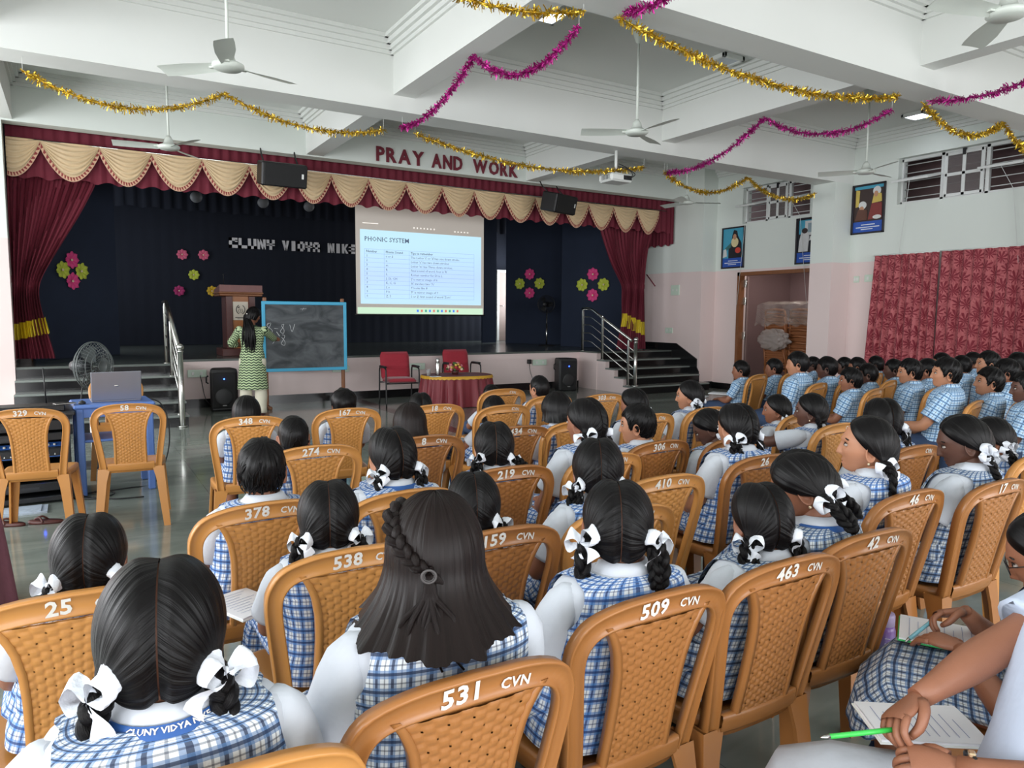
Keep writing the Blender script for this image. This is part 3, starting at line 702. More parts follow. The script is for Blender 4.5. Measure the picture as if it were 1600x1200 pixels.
# stage spot lamps and tube lamp housings
for x, l in ((2.04, 'leftmost'), (3.31, 'middle'), (4.25, 'rightmost')):
    t = thing('stage_spotlight', 'round grey stage spotlight high above the backdrop, %s of three' % l, 'spotlight', (x + 0.1, 15.6, 3.76), group='stage spotlights')
    m = MB(); m.lathe([(0, 0.05), (0.07, 0.05), (0.11, 0.0), (0.115, -0.03), (0.10, -0.03), (0.03, 0.0), (0, 0)], seg=18, M=Matrix.Rotation(PI / 2 + 0.5, 4, 'X')); m.build('lamp_housing', mat('lamp_grey', (120, 122, 126), 0.5), t)
    m = MB(); m.tube([(0, 0.03, 0.05), (0, 0.05, 0.99)], 0.01, 6); m.build('stem', M_BLACK, t)
# black pedestal fan on the stage
def pedestal_fan(label, loc, rz, h, r, body, cage, stay=0.0):
    t = thing('pedestal_fan', label, 'fan', loc, rz)
    m = MB(); m.lathe([(0, 0.035), (0.05, 0.035), (0.17, 0.022), (0.20, 0.008), (0.205, 0), (0, 0)], seg=26); m.build('base', body, t)
    m = MB(); m.tube([(0, 0, 0.02), (0, 0, h - 0.12)], 0.014, 10); m.tube([(0, 0, 0.03), (0, 0, h * 0.55)], 0.02, 10); m.build('pole', M_STEEL, t)
    m = MB(); m.lathe([(0, -0.02), (0.05, -0.015), (0.062, 0.04), (0.062, 0.12), (0.045, 0.17), (0, 0.18)], seg=18, M=Matrix.Translation((0, 0.02, h)) @ Matrix.Rotation(-PI / 2, 4, 'X')); m.build('motor', body, t)
    m = MB()
    for yy, rr in ((-0.13, r * 0.55), (-0.115, r * 0.8), (-0.06, r), (-0.035, r), (0.01, r * 0.85), (0.02, r * 0.5)):
        a = np.linspace(0, 2 * PI, 37); m.tube(np.stack([rr * np.cos(a), np.full(37, yy), h + rr * np.sin(a)], -1), 0.006 if rr == r else 0.003, 5, caps=False)
    for k in range(36):
        a = 2 * PI * k / 36; c, s_ = math.cos(a), math.sin(a)
        m.tube([(0.05 * c, -0.14, h + 0.05 * s_), (r * 0.7 * c, -0.122, h + r * 0.7 * s_), (r * c, -0.05, h + r * s_), (r * 0.7 * c, 0.015, h + r * 0.7 * s_), (0.05 * c, 0.02, h + 0.05 * s_)], 0.0022, 4)
    m.lathe([(0, 0), (0.05, 0), (0.055, 0.01)], seg=16, M=Matrix.Translation((0, -0.14, h)) @ Matrix.Rotation(PI / 2, 4, 'X')); m.build('cage', cage, t)
    bl = MB()
    for k in range(3):
        a0 = 2 * PI * k / 3; P = np.zeros((6, 6, 3))
        for i in range(6):
            rr = 0.04 + (r - 0.07) * i / 5; wd = 0.55 + 0.35 * math.sin(PI * i / 5)
            for j in range(6):
                a = a0 + wd * (j / 5 - 0.5); P[i, j] = (rr * math.cos(a), -0.06 + 0.05 * (j / 5 - 0.5), h + rr * math.sin(a))
        bl.grid(P)
    bl.build('blades', cage, t)
    return t
M_DKFAN = mat('dark_fan_plastic', (44, 46, 50), 0.4); M_GRFAN = mat('grey_fan_plastic', (92, 98, 98), 0.35)
pedestal_fan('black pedestal fan standing on the stage near the right flats', (9.75, 14.6, STAGE), -0.9, 1.0, 0.21, M_BLACK, M_BLACK)
pedestal_fan('grey pedestal fan on the floor behind the open laptop', (0.10, 8.15, 0), 0.85, 0.98, 0.235, M_DKFAN, M_GRFAN)
# ================================================================== right wall: windows, door, posters, curtains
M_BAR = mat('window_bar_white', (222, 224, 222), 0.4, var=0.02)
M_GLASS = mat('dusty_pane', (120, 112, 112), 0.15, var=0.05, alpha=0.55)
mb = MB(); mb.box((12.75, -2, 0), (12.85, 8.2, 5.0)); mb.box((XR + 0.25, -2, 4.6), (12.85, 11.6, 4.7)); mb.box((12.75, 8.2, 3.2), (12.85, 11.6, 5.0)); struct('wall_corridor', mb, M_MAUVE)
def window(n, y0, y1, z0, z1, sashes):
    m = MB(); x0, x1 = XR + 0.10, XR + 0.16
    w = (y1 - y0) / 3
    for y in (y0, y0 + w, y0 + 2 * w, y1): m.box((x0, y - 0.028, z0), (x1, y + 0.028, z1), bev=0.004)
    for z in (z0 + 0.02, z1 - 0.02): m.box((x0, y0, z - 0.025), (x1, y1, z + 0.025))
    root = struct('window_%d' % n, m, M_BAR, 'white three-part ventilator window high in the right wall')
    b = MB()
    m = MB(); c = y0 + 1.5 * w
    for y in (y0 + w + 0.06, c, y0 + 2 * w - 0.06): m.box((x0 - 0.03, y - 0.026, z0 + 0.03), (x0 - 0.002, y + 0.026, z1 - 0.03), bev=0.004)
    for z in (z0 + 0.055, (z0 + z1) / 2, z1 - 0.055): m.box((x0 - 0.03, y0 + w + 0.05, z - 0.024), (x0 - 0.002, y0 + 2 * w - 0.05, z + 0.024), bev=0.004)
    m.build('middle_sash', M_BAR, root)
    for sy in (0, 1):
        for sz in (0, 1):
            ya = (y0 + w + 0.085, c - 0.026) if sy == 0 else (c + 0.026, y0 + 2 * w - 0.085)
            za = (z0 + 0.08, (z0 + z1) / 2 - 0.024) if sz == 0 else ((z0 + z1) / 2 + 0.024, z1 - 0.08)
            m = MB(); m.box((x0 - 0.018, ya[0], za[0]), (x0 - 0.014, ya[1], za[1])); m.build('pane', M_GLASS, root)
    for k in range(5):
        z = z0 + (z1 - z0) * (k + 0.9) / 5.6
        m = MB(); m.tube([(x0 + 0.09, y0, z), (x0 + 0.09, y1, z)], 0.008, 6); m.build('security_bar', M_BAR, root)
    for side in sashes:                                # pivoted sashes swung flat into the room
        ya, yb = (y0 + 0.03, y0 + w - 0.03) if side == 0 else (y0 + 2 * w + 0.03, y1 - 0.03)
        zc = z0 + (z1 - z0) * 0.56; M = Matrix.Translation((x0, 0, zc)) @ Matrix.Rotation(-0.22, 4, 'Y')
        m = MB()
        for xa in (-0.34, 0.0, 0.30): m.box((xa - 0.022, ya, -0.018), (xa + 0.022, yb, 0.018), M=M, bev=0.004)
        for yy in (ya + 0.02, (ya + yb) / 2, yb - 0.02): m.box((-0.34, yy - 0.022, -0.018), (0.30, yy + 0.022, 0.018), M=M, bev=0.004)
        s_ = m.build('pivot_sash', M_BAR, root)
        m = MB(); m.box((-0.33, ya + 0.02, -0.003), (0.29, yb - 0.02, 0.003), M=M); m.build('pane', M_GLASS, s_)
        m = MB(); yy = (ya + yb) / 2; m.tube([(x0 - 0.33, yy, zc - 0.07), (XR - 0.08, yy + (0.12 if side else -0.12), zc - 0.40), (XR - 0.03, yy + (0.3 if side else -0.3), 1.75)], 0.004, 5); m.build('pull_cord', M_BAR, s_)
    m = MB(); m.box((x0 - 0.05, c - 0.02, z1 - 0.10), (x0 - 0.01, c + 0.02, z1)); m.build('catch', M_BLACK, root)
    # reveal lintel lip
for k, wv in enumerate(WIN_R): window(k + 1, wv[0], wv[1], wv[2], wv[3], (0, 1))
mb = MB()
for (y0, y1, z0, z1) in WIN_R: mb.box((XR - 0.03, y0 - 0.03, z1), (XR, y1 + 0.03, z1 + 0.035))
struct('trim_60', mb, M_WHITE)

# doorway with frame, hinges and the open leaf
mb = MB()
mb.box((XR - 0.02, DOOR[1] - 0.07, 0), (XR + 0.12, DOOR[1], DOOR[3])); mb.box((XR - 0.02, DOOR[0], 0), (XR + 0.12, DOOR[0] + 0.07, DOOR[3])); mb.box((XR - 0.02, DOOR[0], DOOR[3] - 0.07), (XR + 0.12, DOOR[1], DOOR[3]))
dr = struct('door_1', mb, M_WOOD, 'brown wooden frame of the open storeroom doorway')
m = MB(); m.box((XR + 0.27, DOOR[1] - 0.02, 0.01), (XR + 0.31, DOOR[1] + 0.62, DOOR[3] - 0.08), bev=0.004); lf = m.build('door_leaf', mat('door_leaf_mauve', (150, 126, 122), 0.5), dr)
for z in (0.45, 1.05, 1.75, 2.1):
    m = MB(); m.box((XR + 0.10, DOOR[1] - 0.12, z), (XR + 0.125, DOOR[1] - 0.065, z + 0.15), bev=0.004); m.tube([(XR + 0.11, DOOR[1] - 0.125, z), (XR + 0.11, DOOR[1] - 0.125, z + 0.15)], 0.009, 8); m.build('hinge', M_STEEL, dr)
# storeroom shell behind
mb = MB(); mb.box((XR + 0.25, 8.0, 0), (14.0, 8.1, 3.2)); mb.box((14.0, 8.0, 0), (14.1, 11.1, 3.2)); mb.box((XR + 0.25, 11.0, 0), (14.0, 11.1, 3.2)); mb.box((XR + 0.25, 8.0, 3.1), (14.0, 11.1, 3.2)); struct('wall_storeroom', mb, M_MAUVE)
M_BRPLAST = mat('brown_chair_plastic', (156, 98, 60), 0.45, var=0.1)
def slat_chair_meshes():
    out = []
    m = MB(); m.box((-0.24, -0.22, 0.40), (0.24, 0.24, 0.435), bev=0.015); out.append(('seat', m.mesh('seat', M_BRPLAST)))
    m = MB()
    for k in range(7): m.box((-0.21, -0.25 - 0.012 * k, 0.48 + 0.05 * k), (0.21, -0.225 - 0.012 * k, 0.512 + 0.05 * k), bev=0.006)
    out.append(('slat_back', m.mesh('slat_back', M_BRPLAST)))
    m = MB()
    for sx in (-1, 1): m.tube([(sx * 0.24, -0.22, 0.42), (sx * 0.24, -0.27, 0.65), (sx * 0.22, -0.33, 0.86)], 0.024, 6)
    m.tube([(-0.22, -0.33, 0.86), (0, -0.345, 0.875), (0.22, -0.33, 0.86)], 0.026, 6); out.append(('back_frame', m.mesh('back_frame', M_BRPLAST)))
    for sx in (-1, 1):
        m = MB(); m.tube([(sx * 0.25, -0.26, 0.64), (sx * 0.27, 0.0, 0.66), (sx * 0.27, 0.2, 0.64), (sx * 0.25, 0.22, 0.42)], 0.022, 6); out.append(('armrest', m.mesh('armrest', M_BRPLAST)))
    for sx, sy in ((-1, -1), (1, -1), (-1, 1), (1, 1)):
        m = MB(); m.tube([(sx * 0.22, sy * 0.20, 0.41), (sx * 0.26, sy * 0.25, 0.0)], [0.028, 0.02], 6); out.append(('leg', m.mesh('leg', M_BRPLAST)))
    return out
SLAT = slat_chair_meshes()
for s_, (x, y, n, rz) in enumerate(((12.50, 9.92, 7, -1.52), (12.50, 9.30, 7, -1.60), (12.62, 8.68, 7, -1.55))):
    where = ('beside the door hinges', 'behind the crumpled bag', 'nearest the door pilaster')[s_]
    for k in range(n):
        t = thing('stacked_chair', '%s brown slatted chair of the storeroom stack %s' % (('lowest', 'second lowest', 'third lowest', 'middle', 'third highest', 'second highest', 'topmost')[k], where), 'chair', (x, y, 0.13 * k), rz, 'stacked brown chairs in the storeroom')
        for nm, me in SLAT: obj(nm, me, t)
M_FILM = mat('plastic_film', (196, 186, 178), 0.25, var=0.1, alpha=0.28)
def crumple(c, r, n=34, seed=1, flat=1.0):
    g = np.random.default_rng(seed); k = g.normal(size=(14, 3)) * 4; ph = g.uniform(0, 6.28, 14)
    th = np.linspace(0.02, PI - 0.02, n); p = np.linspace(0, 2 * PI, n * 2, endpoint=False)
    D = np.stack([np.sin(th)[:, None] * np.cos(p), np.sin(th)[:, None] * np.sin(p), np.repeat(np.cos(th)[:, None], n * 2, 1)], -1)
    d = sum(np.abs(np.sin(D @ k[i] + ph[i])) for i in range(14)) / 14 - 0.64
    return np.asarray(c) + D * np.asarray(r) * (1 + 0.75 * d)[..., None]
mb = MB(); mb.grid(crumple((12.00, 9.78, 1.06), (0.12, 0.36, 0.22), seed=4), cv=True); tag(mb.build('plastic_bag', mat('bag_plastic', (186, 174, 168), 0.3, var=0.15, alpha=0.6)), 'crumpled translucent plastic bag against the stacked chairs in the doorway', 'plastic bag')
P = np.zeros((20, 40, 3)); g = rng.normal(size=(20, 40)) * 0.012
for i in range(20):
    for j in range(40):
        v = i / 19; P[i, j] = (12.08 + 0.04 * math.sin(j * 0.7) - 0.06 * v + g[i, j], 8.3 + 2.0 * j / 39, 1.74 - 0.40 * v + 0.03 * math.sin(j * 0.9 + i) + (0 if i else 0.02))
P2 = np.concatenate([np.array([P[0] + np.array([0.75 * (1 - k / 4), 0, 0.04]) for k in range(4)]), P])
mb = MB(); mb.grid(P2); tag(mb.build('plastic_sheet', M_FILM), 'clear wrinkled plastic sheet covering the stacked chairs in the storeroom', 'plastic sheet')

# framed pictures (generic figures)
M_FRAME = mat('picture_frame_dark', (34, 28, 36), 0.35); M_PBLUE = mat('picture_blue_band', (40, 84, 176), 0.45); M_PTXT = mat('picture_white_text', (220, 224, 236), 0.5, var=0)
PC = {k: mat('picture_' + k, c, 0.5, var=0.12, scale=14) for k, c in dict(sky=(70, 160, 190), black=(26, 26, 34), cream=(222, 208, 160), skin=(190, 140, 110), teal=(60, 110, 110), red=(206, 70, 56), white=(214, 214, 214), grey=(150, 168, 178), brown=(96, 60, 48), gold=(206, 180, 90), maroon=(128, 52, 50), dark=(58, 42, 40)).items()}
def ell(c, r, n=14, a0=0, a1=2 * PI): a = np.linspace(a0, a1, n, endpoint=abs(a1 - a0) < 6.2); return [(c[0] + r[0] * math.cos(t), c[1] + r[1] * math.sin(t)) for t in a]
def picture(label, y0, y1, z0, z1, bg, shapes):
    """y0 far edge, y1 near edge; shapes drawn in 0..1 (left->right seen from the hall)"""
    t = thing('framed_picture', label, 'picture', (XR, (y0 + y1) / 2, z0))
    W = y0 - y1; H = z1 - z0; X = lambda u: W / 2 - u * W
    m = MB()
    for a, b, c, d in ((0, 1, 0, 0.035), (0, 1, 0.965, 1), (0, 0.05, 0, 1), (0.95, 1, 0, 1)): m.box((-0.035, X(b), c * H), (0, X(a), d * H), bev=0.004)
    m.build('frame', M_FRAME, t)
    m = MB(); m.box((-0.012, X(0.97), 0.03 * H), (-0.004, X(0.03), 0.97 * H)); pb = m.build('picture_sheet', PC[bg], t)
    m = MB(); m.box((-0.0145, X(0.95), 0.035 * H), (-0.012, X(0.05), 0.25 * H)); m.build('caption_band', M_PBLUE, pb)
    m = MB()
    for (a, b, c) in ((0.3, 0.72, 0.175), (0.14, 0.86, 0.125), (0.3, 0.66, 0.085)): m.box((-0.016, X(b), c * H), (-0.0144, X(a), (c + 0.018) * H))
    m.build('caption_text', M_PTXT, pb)
    for i, (col, poly) in enumerate(shapes):
        m = MB(); h = -0.0135 - 0.0012 * i
        m.prism([(X(u), v * H) for u, v in poly], h, -0.011, axes=(1, 2, 0)); fixn(m.build('painted_shape', PC[col], pb))
picture('framed picture of a dark-robed figure on blue, left above the storeroom door', 10.78, 10.19, 2.49, 3.32, 'sky', [('black', [(.3, .25), (.9, .25), (.86, .6), (.7, .78), (.66, .9), (.52, .93), (.45, .8), (.42, .62), (.3, .5)]), ('cream', ell((.57, .63), (.16, .12))), ('skin', ell((.56, .76), (.075, .07))), ('teal', [(.15, .5), (.4, .62), (.42, .52), (.2, .44)]), ('red', ell((.72, .43), (.12, .07))), ('white', [(.06, .27), (.24, .3), (.2, .48), (.08, .46)])])
picture('framed picture of a white-robed figure half hidden by the pilaster', 8.98, 8.36, 2.48, 3.32, 'black', [('sky', [(.1, .65), (.9, .65), (.9, .95), (.1, .95)]), ('white', [(.3, .62), (.62, .62), (.62, .93), (.3, .93)]), ('grey', [(.4, .68), (.56, .68), (.56, .88), (.4, .88)]), ('white', [(.1, .27), (.42, .27), (.46, .6), (.34, .72), (.18, .68), (.12, .5)]), ('dark', ell((.3, .72), (.1, .06))), ('white', [(.45, .5), (.85, .55), (.85, .62), (.5, .6)])])
picture('framed picture of two seated figures between the wall pilaster and window', 7.86, 7.27, 2.92, 3.75, 'dark', [('sky', [(.06, .9), (.95, .9), (.95, .96), (.06, .96)]), ('gold', [(.1, .55), (.2, .56), (.22, .88), (.1, .9)]), ('white', ell((.74, .84), (.12, .09))), ('gold', [(.6, .6), (.9, .62), (.88, .78), (.66, .8)]), ('skin', ell((.72, .78), (.06, .06))), ('maroon', [(.5, .28), (.92, .3), (.9, .6), (.6, .6)]), ('white', ell((.32, .58), (.12, .08))), ('skin', ell((.3, .5), (.07, .06))), ('brown', [(.1, .28), (.48, .28), (.46, .48), (.2, .5)]), ('white', ell((.78, .32), (.13, .04)))])
picture('framed picture at the right edge of the photo beside the second window', 5.02, 4.43, 2.74, 3.68, 'dark', [('maroon', [(.2, .27), (.8, .27), (.7, .7), (.3, .7)]), ('skin', ell((.5, .76), (.1, .09)))])

# window curtains on the right wall
def leaf_cloth():
    m = bpy.data.materials.new('leaf_print_cloth'); m.use_nodes = True; nt = m.node_tree; b = nt.nodes['Principled BSDF']
    uv = nd(nt, 'ShaderNodeUVMap')
    def layer(scale, off, rot):
        mp = nd(nt, 'ShaderNodeMapping'); mp.inputs['Scale'].default_value = (scale, scale, 1); mp.inputs['Location'].default_value = (off, off * 0.7, 0); mp.inputs['Rotation'].default_value = (0, 0, rot)
        nt.links.new(uv.outputs[0], mp.inputs['Vector'])
        vo = nd(nt, 'ShaderNodeTexVoronoi'); vo.voronoi_dimensions = '2D'; vo.inputs['Scale'].default_value = 1.0; vo.inputs['Randomness'].default_value = 0.55
        nt.links.new(mp.outputs[0], vo.inputs['Vector'])
        df = nd(nt, 'ShaderNodeVectorMath', operation='SUBTRACT'); nt.links.new(mp.outputs[0], df.inputs[0]); nt.links.new(vo.outputs['Position'], df.inputs[1])
        sp = nd(nt, 'ShaderNodeSeparateXYZ'); nt.links.new(df.outputs[0], sp.inputs[0])
        ang = math_n(nt, 'ARCTAN2', sp.outputs[1], sp.outputs[0])
        pet = math_n(nt, 'POWER', math_n(nt, 'ABSOLUTE', math_n(nt, 'COSINE', math_n(nt, 'MULTIPLY', ang, 4.5))), 1.6)
        lim = math_n(nt, 'ADD', math_n(nt, 'MULTIPLY', pet, 0.50), 0.05)
        half = math_n(nt, 'ADD', math_n(nt, 'MULTIPLY', sp.outputs[1], 0.35), lim)
        return math_n(nt, 'LESS_THAN', vo.outputs['Distance'], half)
    l1 = layer(5.2, 0.0, 0.2); l2 = layer(5.8, 3.37, 1.0)
    mk = math_n(nt, 'MAXIMUM', l1, math_n(nt, 'MULTIPLY', l2, 0.45))
    c = mixc(nt, mk, s2l((186, 98, 102)), s2l((128, 24, 44)))
    nt.links.new(c, b.inputs['Base Color']); b.inputs['Roughness'].default_value = 0.7; b.inputs['Sheen Weight'].default_value = 0.2
    return m
M_LEAF = leaf_cloth()
def wall_curtain(label, y0, y1, z0, z1, n, yb0):
    """y0 = far edge; bottom far edge at yb0"""
    t = thing('window_curtain', label, 'curtain', (XR, 0, 0))
    s = np.linspace(0, 1, n * 10 + 1); zz = np.linspace(z1, z0, 24)
    P = np.zeros((24, len(s), 3)); UV = np.zeros((24, len(s), 2))
    for i, z in enumerate(zz):
        v = i / 23; a = y0 + (yb0 - y0) * v
        P[i, :, 1] = a + (y1 - a) * s
        P[i, :, 0] = -0.075 - (0.02 + 0.02 * v) * (np.sin(s * n * 2 * PI + 0.3 * np.sin(3 * v)) + 0.25 * np.sin(s * n * 4.7 * PI))
        P[i, :, 2] = z
        UV[i, :, 0] = s * (y0 - y1) * 1.35; UV[i, :, 1] = z
    m = MB(); m.grid(P, UV); m.build('cloth', M_LEAF, t)
    m = MB(); m.tube([(-0.06, y0 + 0.03, z1 + 0.005), (-0.06, y1 - 0.03, z1 + 0.005)], 0.011, 8); m.build('curtain_rod', M_WPLAST, t)
    return t
wall_curtain('left red leaf-print curtain, next to the light switches', 7.36, 6.30, 0.35, 2.53, 9, 7.47)
wall_curtain('right red leaf-print curtain, above the farthest boys', 6.27, 4.85, 0.35, 2.53, 9, 6.30)
# switch plates, hooks
M_SW = mat('switch_plate', (206, 222, 206), 0.4, var=0.02)
for (x, y, z, w, h, l, ax) in ((XR, 7.72, 2.16, 0.10, 0.11, 'small pale switch plate right of the door pilaster', 'x'), (XR, 7.45, 2.17, 0.24, 0.12, 'wide pale switch board touching the left leaf curtain', 'x'), (11.15, 11.70, 2.07, 0.26, 0.22, 'square green-white switch board on the pink wall beside the stage stairs', 'x'), (11.15, 11.86, 1.20, 0.22, 0.12, 'small socket plate low on the pink wall beside the stage stairs', 'x'),
                              (1.62, 12.38, 0.55, 0.28, 0.12, 'white socket plate on the stage front left of the teacher', 'y'), (3.95, 12.38, 0.55, 0.30, 0.11, 'white socket plate on the stage front behind the left red chair', 'y'), (5.35, 12.38, 0.55, 0.40, 0.12, 'white socket plate on the stage front between the red chairs', 'y'), (8.10, 12.38, 0.55, 0.34, 0.12, 'white socket plate on the stage front touching the right loudspeaker', 'y')):
    t = thing('switch_plate', l, 'switch plate', (x, y, z))
    m = MB()
    if ax == 'x': m.box((-0.02, -w / 2, -h / 2), (0, w / 2, h / 2), bev=0.005)
    else: m.box((-w / 2, -0.02, -h / 2), (w / 2, 0.005, h / 2), bev=0.005)
    m.build('plate', M_SW, t)
    for k in range(2):
        m = MB(); c = (k - 0.5) * w * 0.45
        if ax == 'x': m.box((-0.026, c - 0.018, -0.025), (-0.02, c + 0.018, 0.025), bev=0.003)
        else: m.box((c - 0.018, -0.026, -0.025), (c + 0.018, -0.02, 0.025), bev=0.003)
        m.build('rocker', M_WPLAST, t)
for (p, l) in (([(7.85, 12.37, 0.56), (7.86, 12.33, 0.35), (7.95, 12.28, 0.12), (8.15, 12.25, 0.02), (8.3, 12.1, 0.01)], 'thin black cable dropping from the socket to the right loudspeaker'), ([(1.66, 12.37, 0.54), (1.68, 12.32, 0.4), (1.72, 12.25, 0.15), (1.82, 12.2, 0.02)], 'thin black cable dropping from the socket to the left loudspeaker')):
    mb = MB(); mb.tube(catmull(p, 20), 0.006, 5); tag(mb.build('power_cable', M_BLACK), l, 'cable')
mb = MB(); mb.box((7.80, 12.31, 0.53), (7.87, 12.38, 0.62), bev=0.006); tag(mb.build('power_adapter', M_BLACK), 'black plug adapter on the stage front left of the right loudspeaker', 'plug')

# ================================================================== ceiling: fans, lights, projector, garlands
def fan_parts():
    h = MB(); h.lathe([(0, -0.02), (0.10, -0.02), (0.125, 0.0), (0.122, 0.02), (0.09, 0.035), (0.06, 0.05), (0.045, 0.10), (0.022, 0.14), (0, 0.14)], seg=26)
    p = MB(); p.tube([(0, 0, 0.12), (0, 0, 1.0)], 0.013, 10)
    c = MB(); c.lathe([(0, 0.92), (0.03, 0.94), (0.075, 1.06), (0.075, 1.08), (0, 1.08)], seg=20)
    b = MB(); P = np.zeros((7, 5, 3))
    for i in range(7):
        r = 0.11 + 0.49 * i / 6; w = (0.045 + 0.03 * min(1, i / 3)) * (0.9 if i == 6 else 1)
        for j in range(5):
            s_ = (j - 2) / 2; P[i, j] = (r, w * s_, 0.012 + 0.018 * s_ - 0.004 * s_ * s_)
    b.grid(P); b.grid(P - np.array([0, 0, 0.004]), flip=True); b.box((0.06, -0.018, 0.0), (0.16, 0.018, 0.012))
    return h.mesh('motor_hub', M_FANW), p.mesh('down_rod', M_FANW), c.mesh('ceiling_canopy', M_FANW), b.mesh('blade', M_FANW)
FH, FP, FC, FB = fan_parts()
for (x, y, z, r, l) in ((1.14, 6.35, 3.47, 0.3, 'white ceiling fan with long rod, upper left of the photo'), (1.05, 9.75, 3.47, 0.9, 'white ceiling fan in front of the leftmost cream swags'), (5.28, 6.2, 3.47, 0.5, 'white ceiling fan over the hall middle, right of PRAY AND WORK'), (9.28, 6.15, 3.47, 0.1, 'white ceiling fan in front of the right wall picture'), (9.35, 9.6, 3.50, 1.6, 'white ceiling fan near the right end of the stage header'), (5.28, 2.56, 3.47, 0.8, 'white ceiling fan cut by the top right corner of the photo'), (1.14, 2.56, 3.47, 0.0, 'white ceiling fan above the front rows, out of sight')):
    if 'out of sight' in l: continue
    t = thing('ceiling_fan', l, 'ceiling fan', (x, y, z), 0, 'hall ceiling fans')
    for me, nm in ((FH, 'motor_hub'), (FP, 'down_rod'), (FC, 'ceiling_canopy')): obj(nm, me, t)
    for k in range(3):
        bl = obj('blade', FB, t); bl.rotation_euler = (0, 0, r + 2 * PI * k / 3)
M_LIT = mat('lit_diffuser', (255, 255, 255), 0.5, var=0, emit=(236, 242, 255), estr=9.0)
M_UNLIT = mat('unlit_diffuser', (205, 212, 220), 0.4, var=0.02)
for (x, y, lit, l) in ((4.22, 6.35, True, 'lit square ceiling panel light by the purple and gold garlands'), (6.72, 6.35, False, 'unlit ceiling panel light near the middle fan'), (10.95, 6.45, True, 'lit ceiling panel light near the right wall window'), (0.1, 6.35, True, 'lit ceiling panel light above the left edge'), (2.3, 2.6, True, 'lit ceiling panel light overhead near the camera'), (8.2, 2.6, True, 'lit ceiling panel light beyond the upper right corner'), (2.3, 9.9, True, 'lit ceiling panel light hidden behind the stage-side beam')):
    t = thing('panel_light', l, 'ceiling light', (x, y, ZC))
    m = MB()
    for a in (-1, 1): m.box((a * 0.15 - 0.02, -0.17, -0.05), (a * 0.15 + 0.02, 0.17, 0), bev=0.004); m.box((-0.17, a * 0.15 - 0.02, -0.05), (0.17, a * 0.15 + 0.02, 0), bev=0.004)
    m.build('frame', M_WPLAST, t)
    m = MB(); m.box((-0.135, -0.135, -0.035), (0.135, 0.135, -0.01)); m.build('diffuser', M_LIT if lit else M_UNLIT, t)
# data projector under the beam
t = thing('data_projector', 'white data projector hanging on a pipe below the ceiling beam', 'projector', (6.52, 8.08, 3.40), 0.0)
m = MB(); m.box((-0.19, -0.15, -0.055), (0.19, 0.15, 0.055), bev=0.025); bd = m.build('body', M_WPLAST, t)
m = MB(); m.box((0.02, -0.156, -0.03), (0.16, -0.148, 0.03)); m.build('port_panel', M_BLACK, bd)
m = MB()
for k in range(6): m.box((-0.193, -0.10 + 0.03 * k, -0.03), (-0.188, -0.085 + 0.03 * k, 0.03))
m.build('vent', M_GRFAN, bd)
m = MB(); m.lathe([(0, 0.03), (0.035, 0.03), (0.045, 0.0)], seg=18, M=Matrix.Translation((-0.08, 0.15, 0)) @ Matrix.Rotation(-PI / 2, 4, 'X')); m.build('lens', M_BLACK, bd)
m = MB(); m.tube([(0, 0, 0.05), (0, 0, 0.38)], 0.02, 10); m.box((-0.06, -0.06, 0.05), (0.06, 0.06, 0.075)); m.build('mount_pipe', M_WPLAST, t)
m = MB(); m.tube(catmull([(0.08, -0.15, 0), (0.12, -0.22, 0.03), (0.06, -0.18, 0.12), (0.02, -0.04, 0.2)], 14), 0.006, 5); m.tube(catmull([(0.12, -0.15, -0.01), (0.18, -0.2, 0.05), (0.08, -0.12, 0.13), (0.02, -0.03, 0.16)], 14), 0.007, 5); m.build('cables', M_BLACK, t)

# tinsel garlands
M_GOLD = mat('gold_tinsel', (210, 176, 62), 0.28, metal=0.85, var=0.35, scale=40); M_PURP = mat('magenta_tinsel', (176, 36, 130), 0.35, metal=0.6, var=0.35, scale=40)
def garland(label, pts, sags, mt, seed, r=0.058):
    """pts: hanging points; sags: dip of each span"""
    g = np.random.default_rng(seed)
    t = thing('tinsel_garland', label, 'garland')
    Q = []
    for k in range(len(pts) - 1):
        a, b = np.array(pts[k]), np.array(pts[k+1]); n = max(10, int(np.linalg.norm(b - a) * 22))
        u = np.linspace(0, 1, n, endpoint=(k == len(pts) - 2)); q = a + (b - a) * u[:, None]; q[:, 2] -= sags[k] * 4 * u * (1 - u); Q.append(q)
    Q = np.concatenate(Q)
    m = MB(); m.tube(Q, 0.008, 5); m.build('string', mt, t)
    L = np.concatenate([[0], np.cumsum(np.linalg.norm(np.diff(Q, axis=0), axis=1))]); N = int(L[-1] * 520)
    s = g.uniform(0, L[-1], N); C = np.stack([np.interp(s, L, Q[:, i]) for i in range(3)], -1)
    D = g.normal(size=(N, 3)); D /= np.linalg.norm(D, axis=1)[:, None]
    E = np.cross(D, g.normal(size=(N, 3))); E /= np.linalg.norm(E, axis=1)[:, None] + 1e-9
    ln = g.uniform(0.5, 1.0, N)[:, None] * r * (1 + 0.15 * np.sin(s * 9))[:, None]; w = 0.0042
    tip = C + D * ln + np.array([0, 0, -0.004]); mid = C + D * ln * 0.55 + E * 0.004
    V = np.stack([C - E * w, C + E * w, mid - E * w * 1.2, mid + E * w * 1.2, tip - E * w, tip + E * w], 1).reshape(-1, 3)
    F = []
    for i in range(N): b = 6 * i; F += [[b, b+1, b+3, b+2], [b+2, b+3, b+5, b+4]]
    m = MB(); m.add(V, F, smooth=False); f = m.build('foil_strips', mt, t); f['kind'] = 'stuff'
    m = MB()
    for p in (pts[0], pts[-1]): m.tube([p, (p[0], p[1], p[2] + 0.12)], 0.002, 4)
    m.build('hanging_thread', M_WPLAST, t)
YB1 = 8.05; YB2 = 4.40
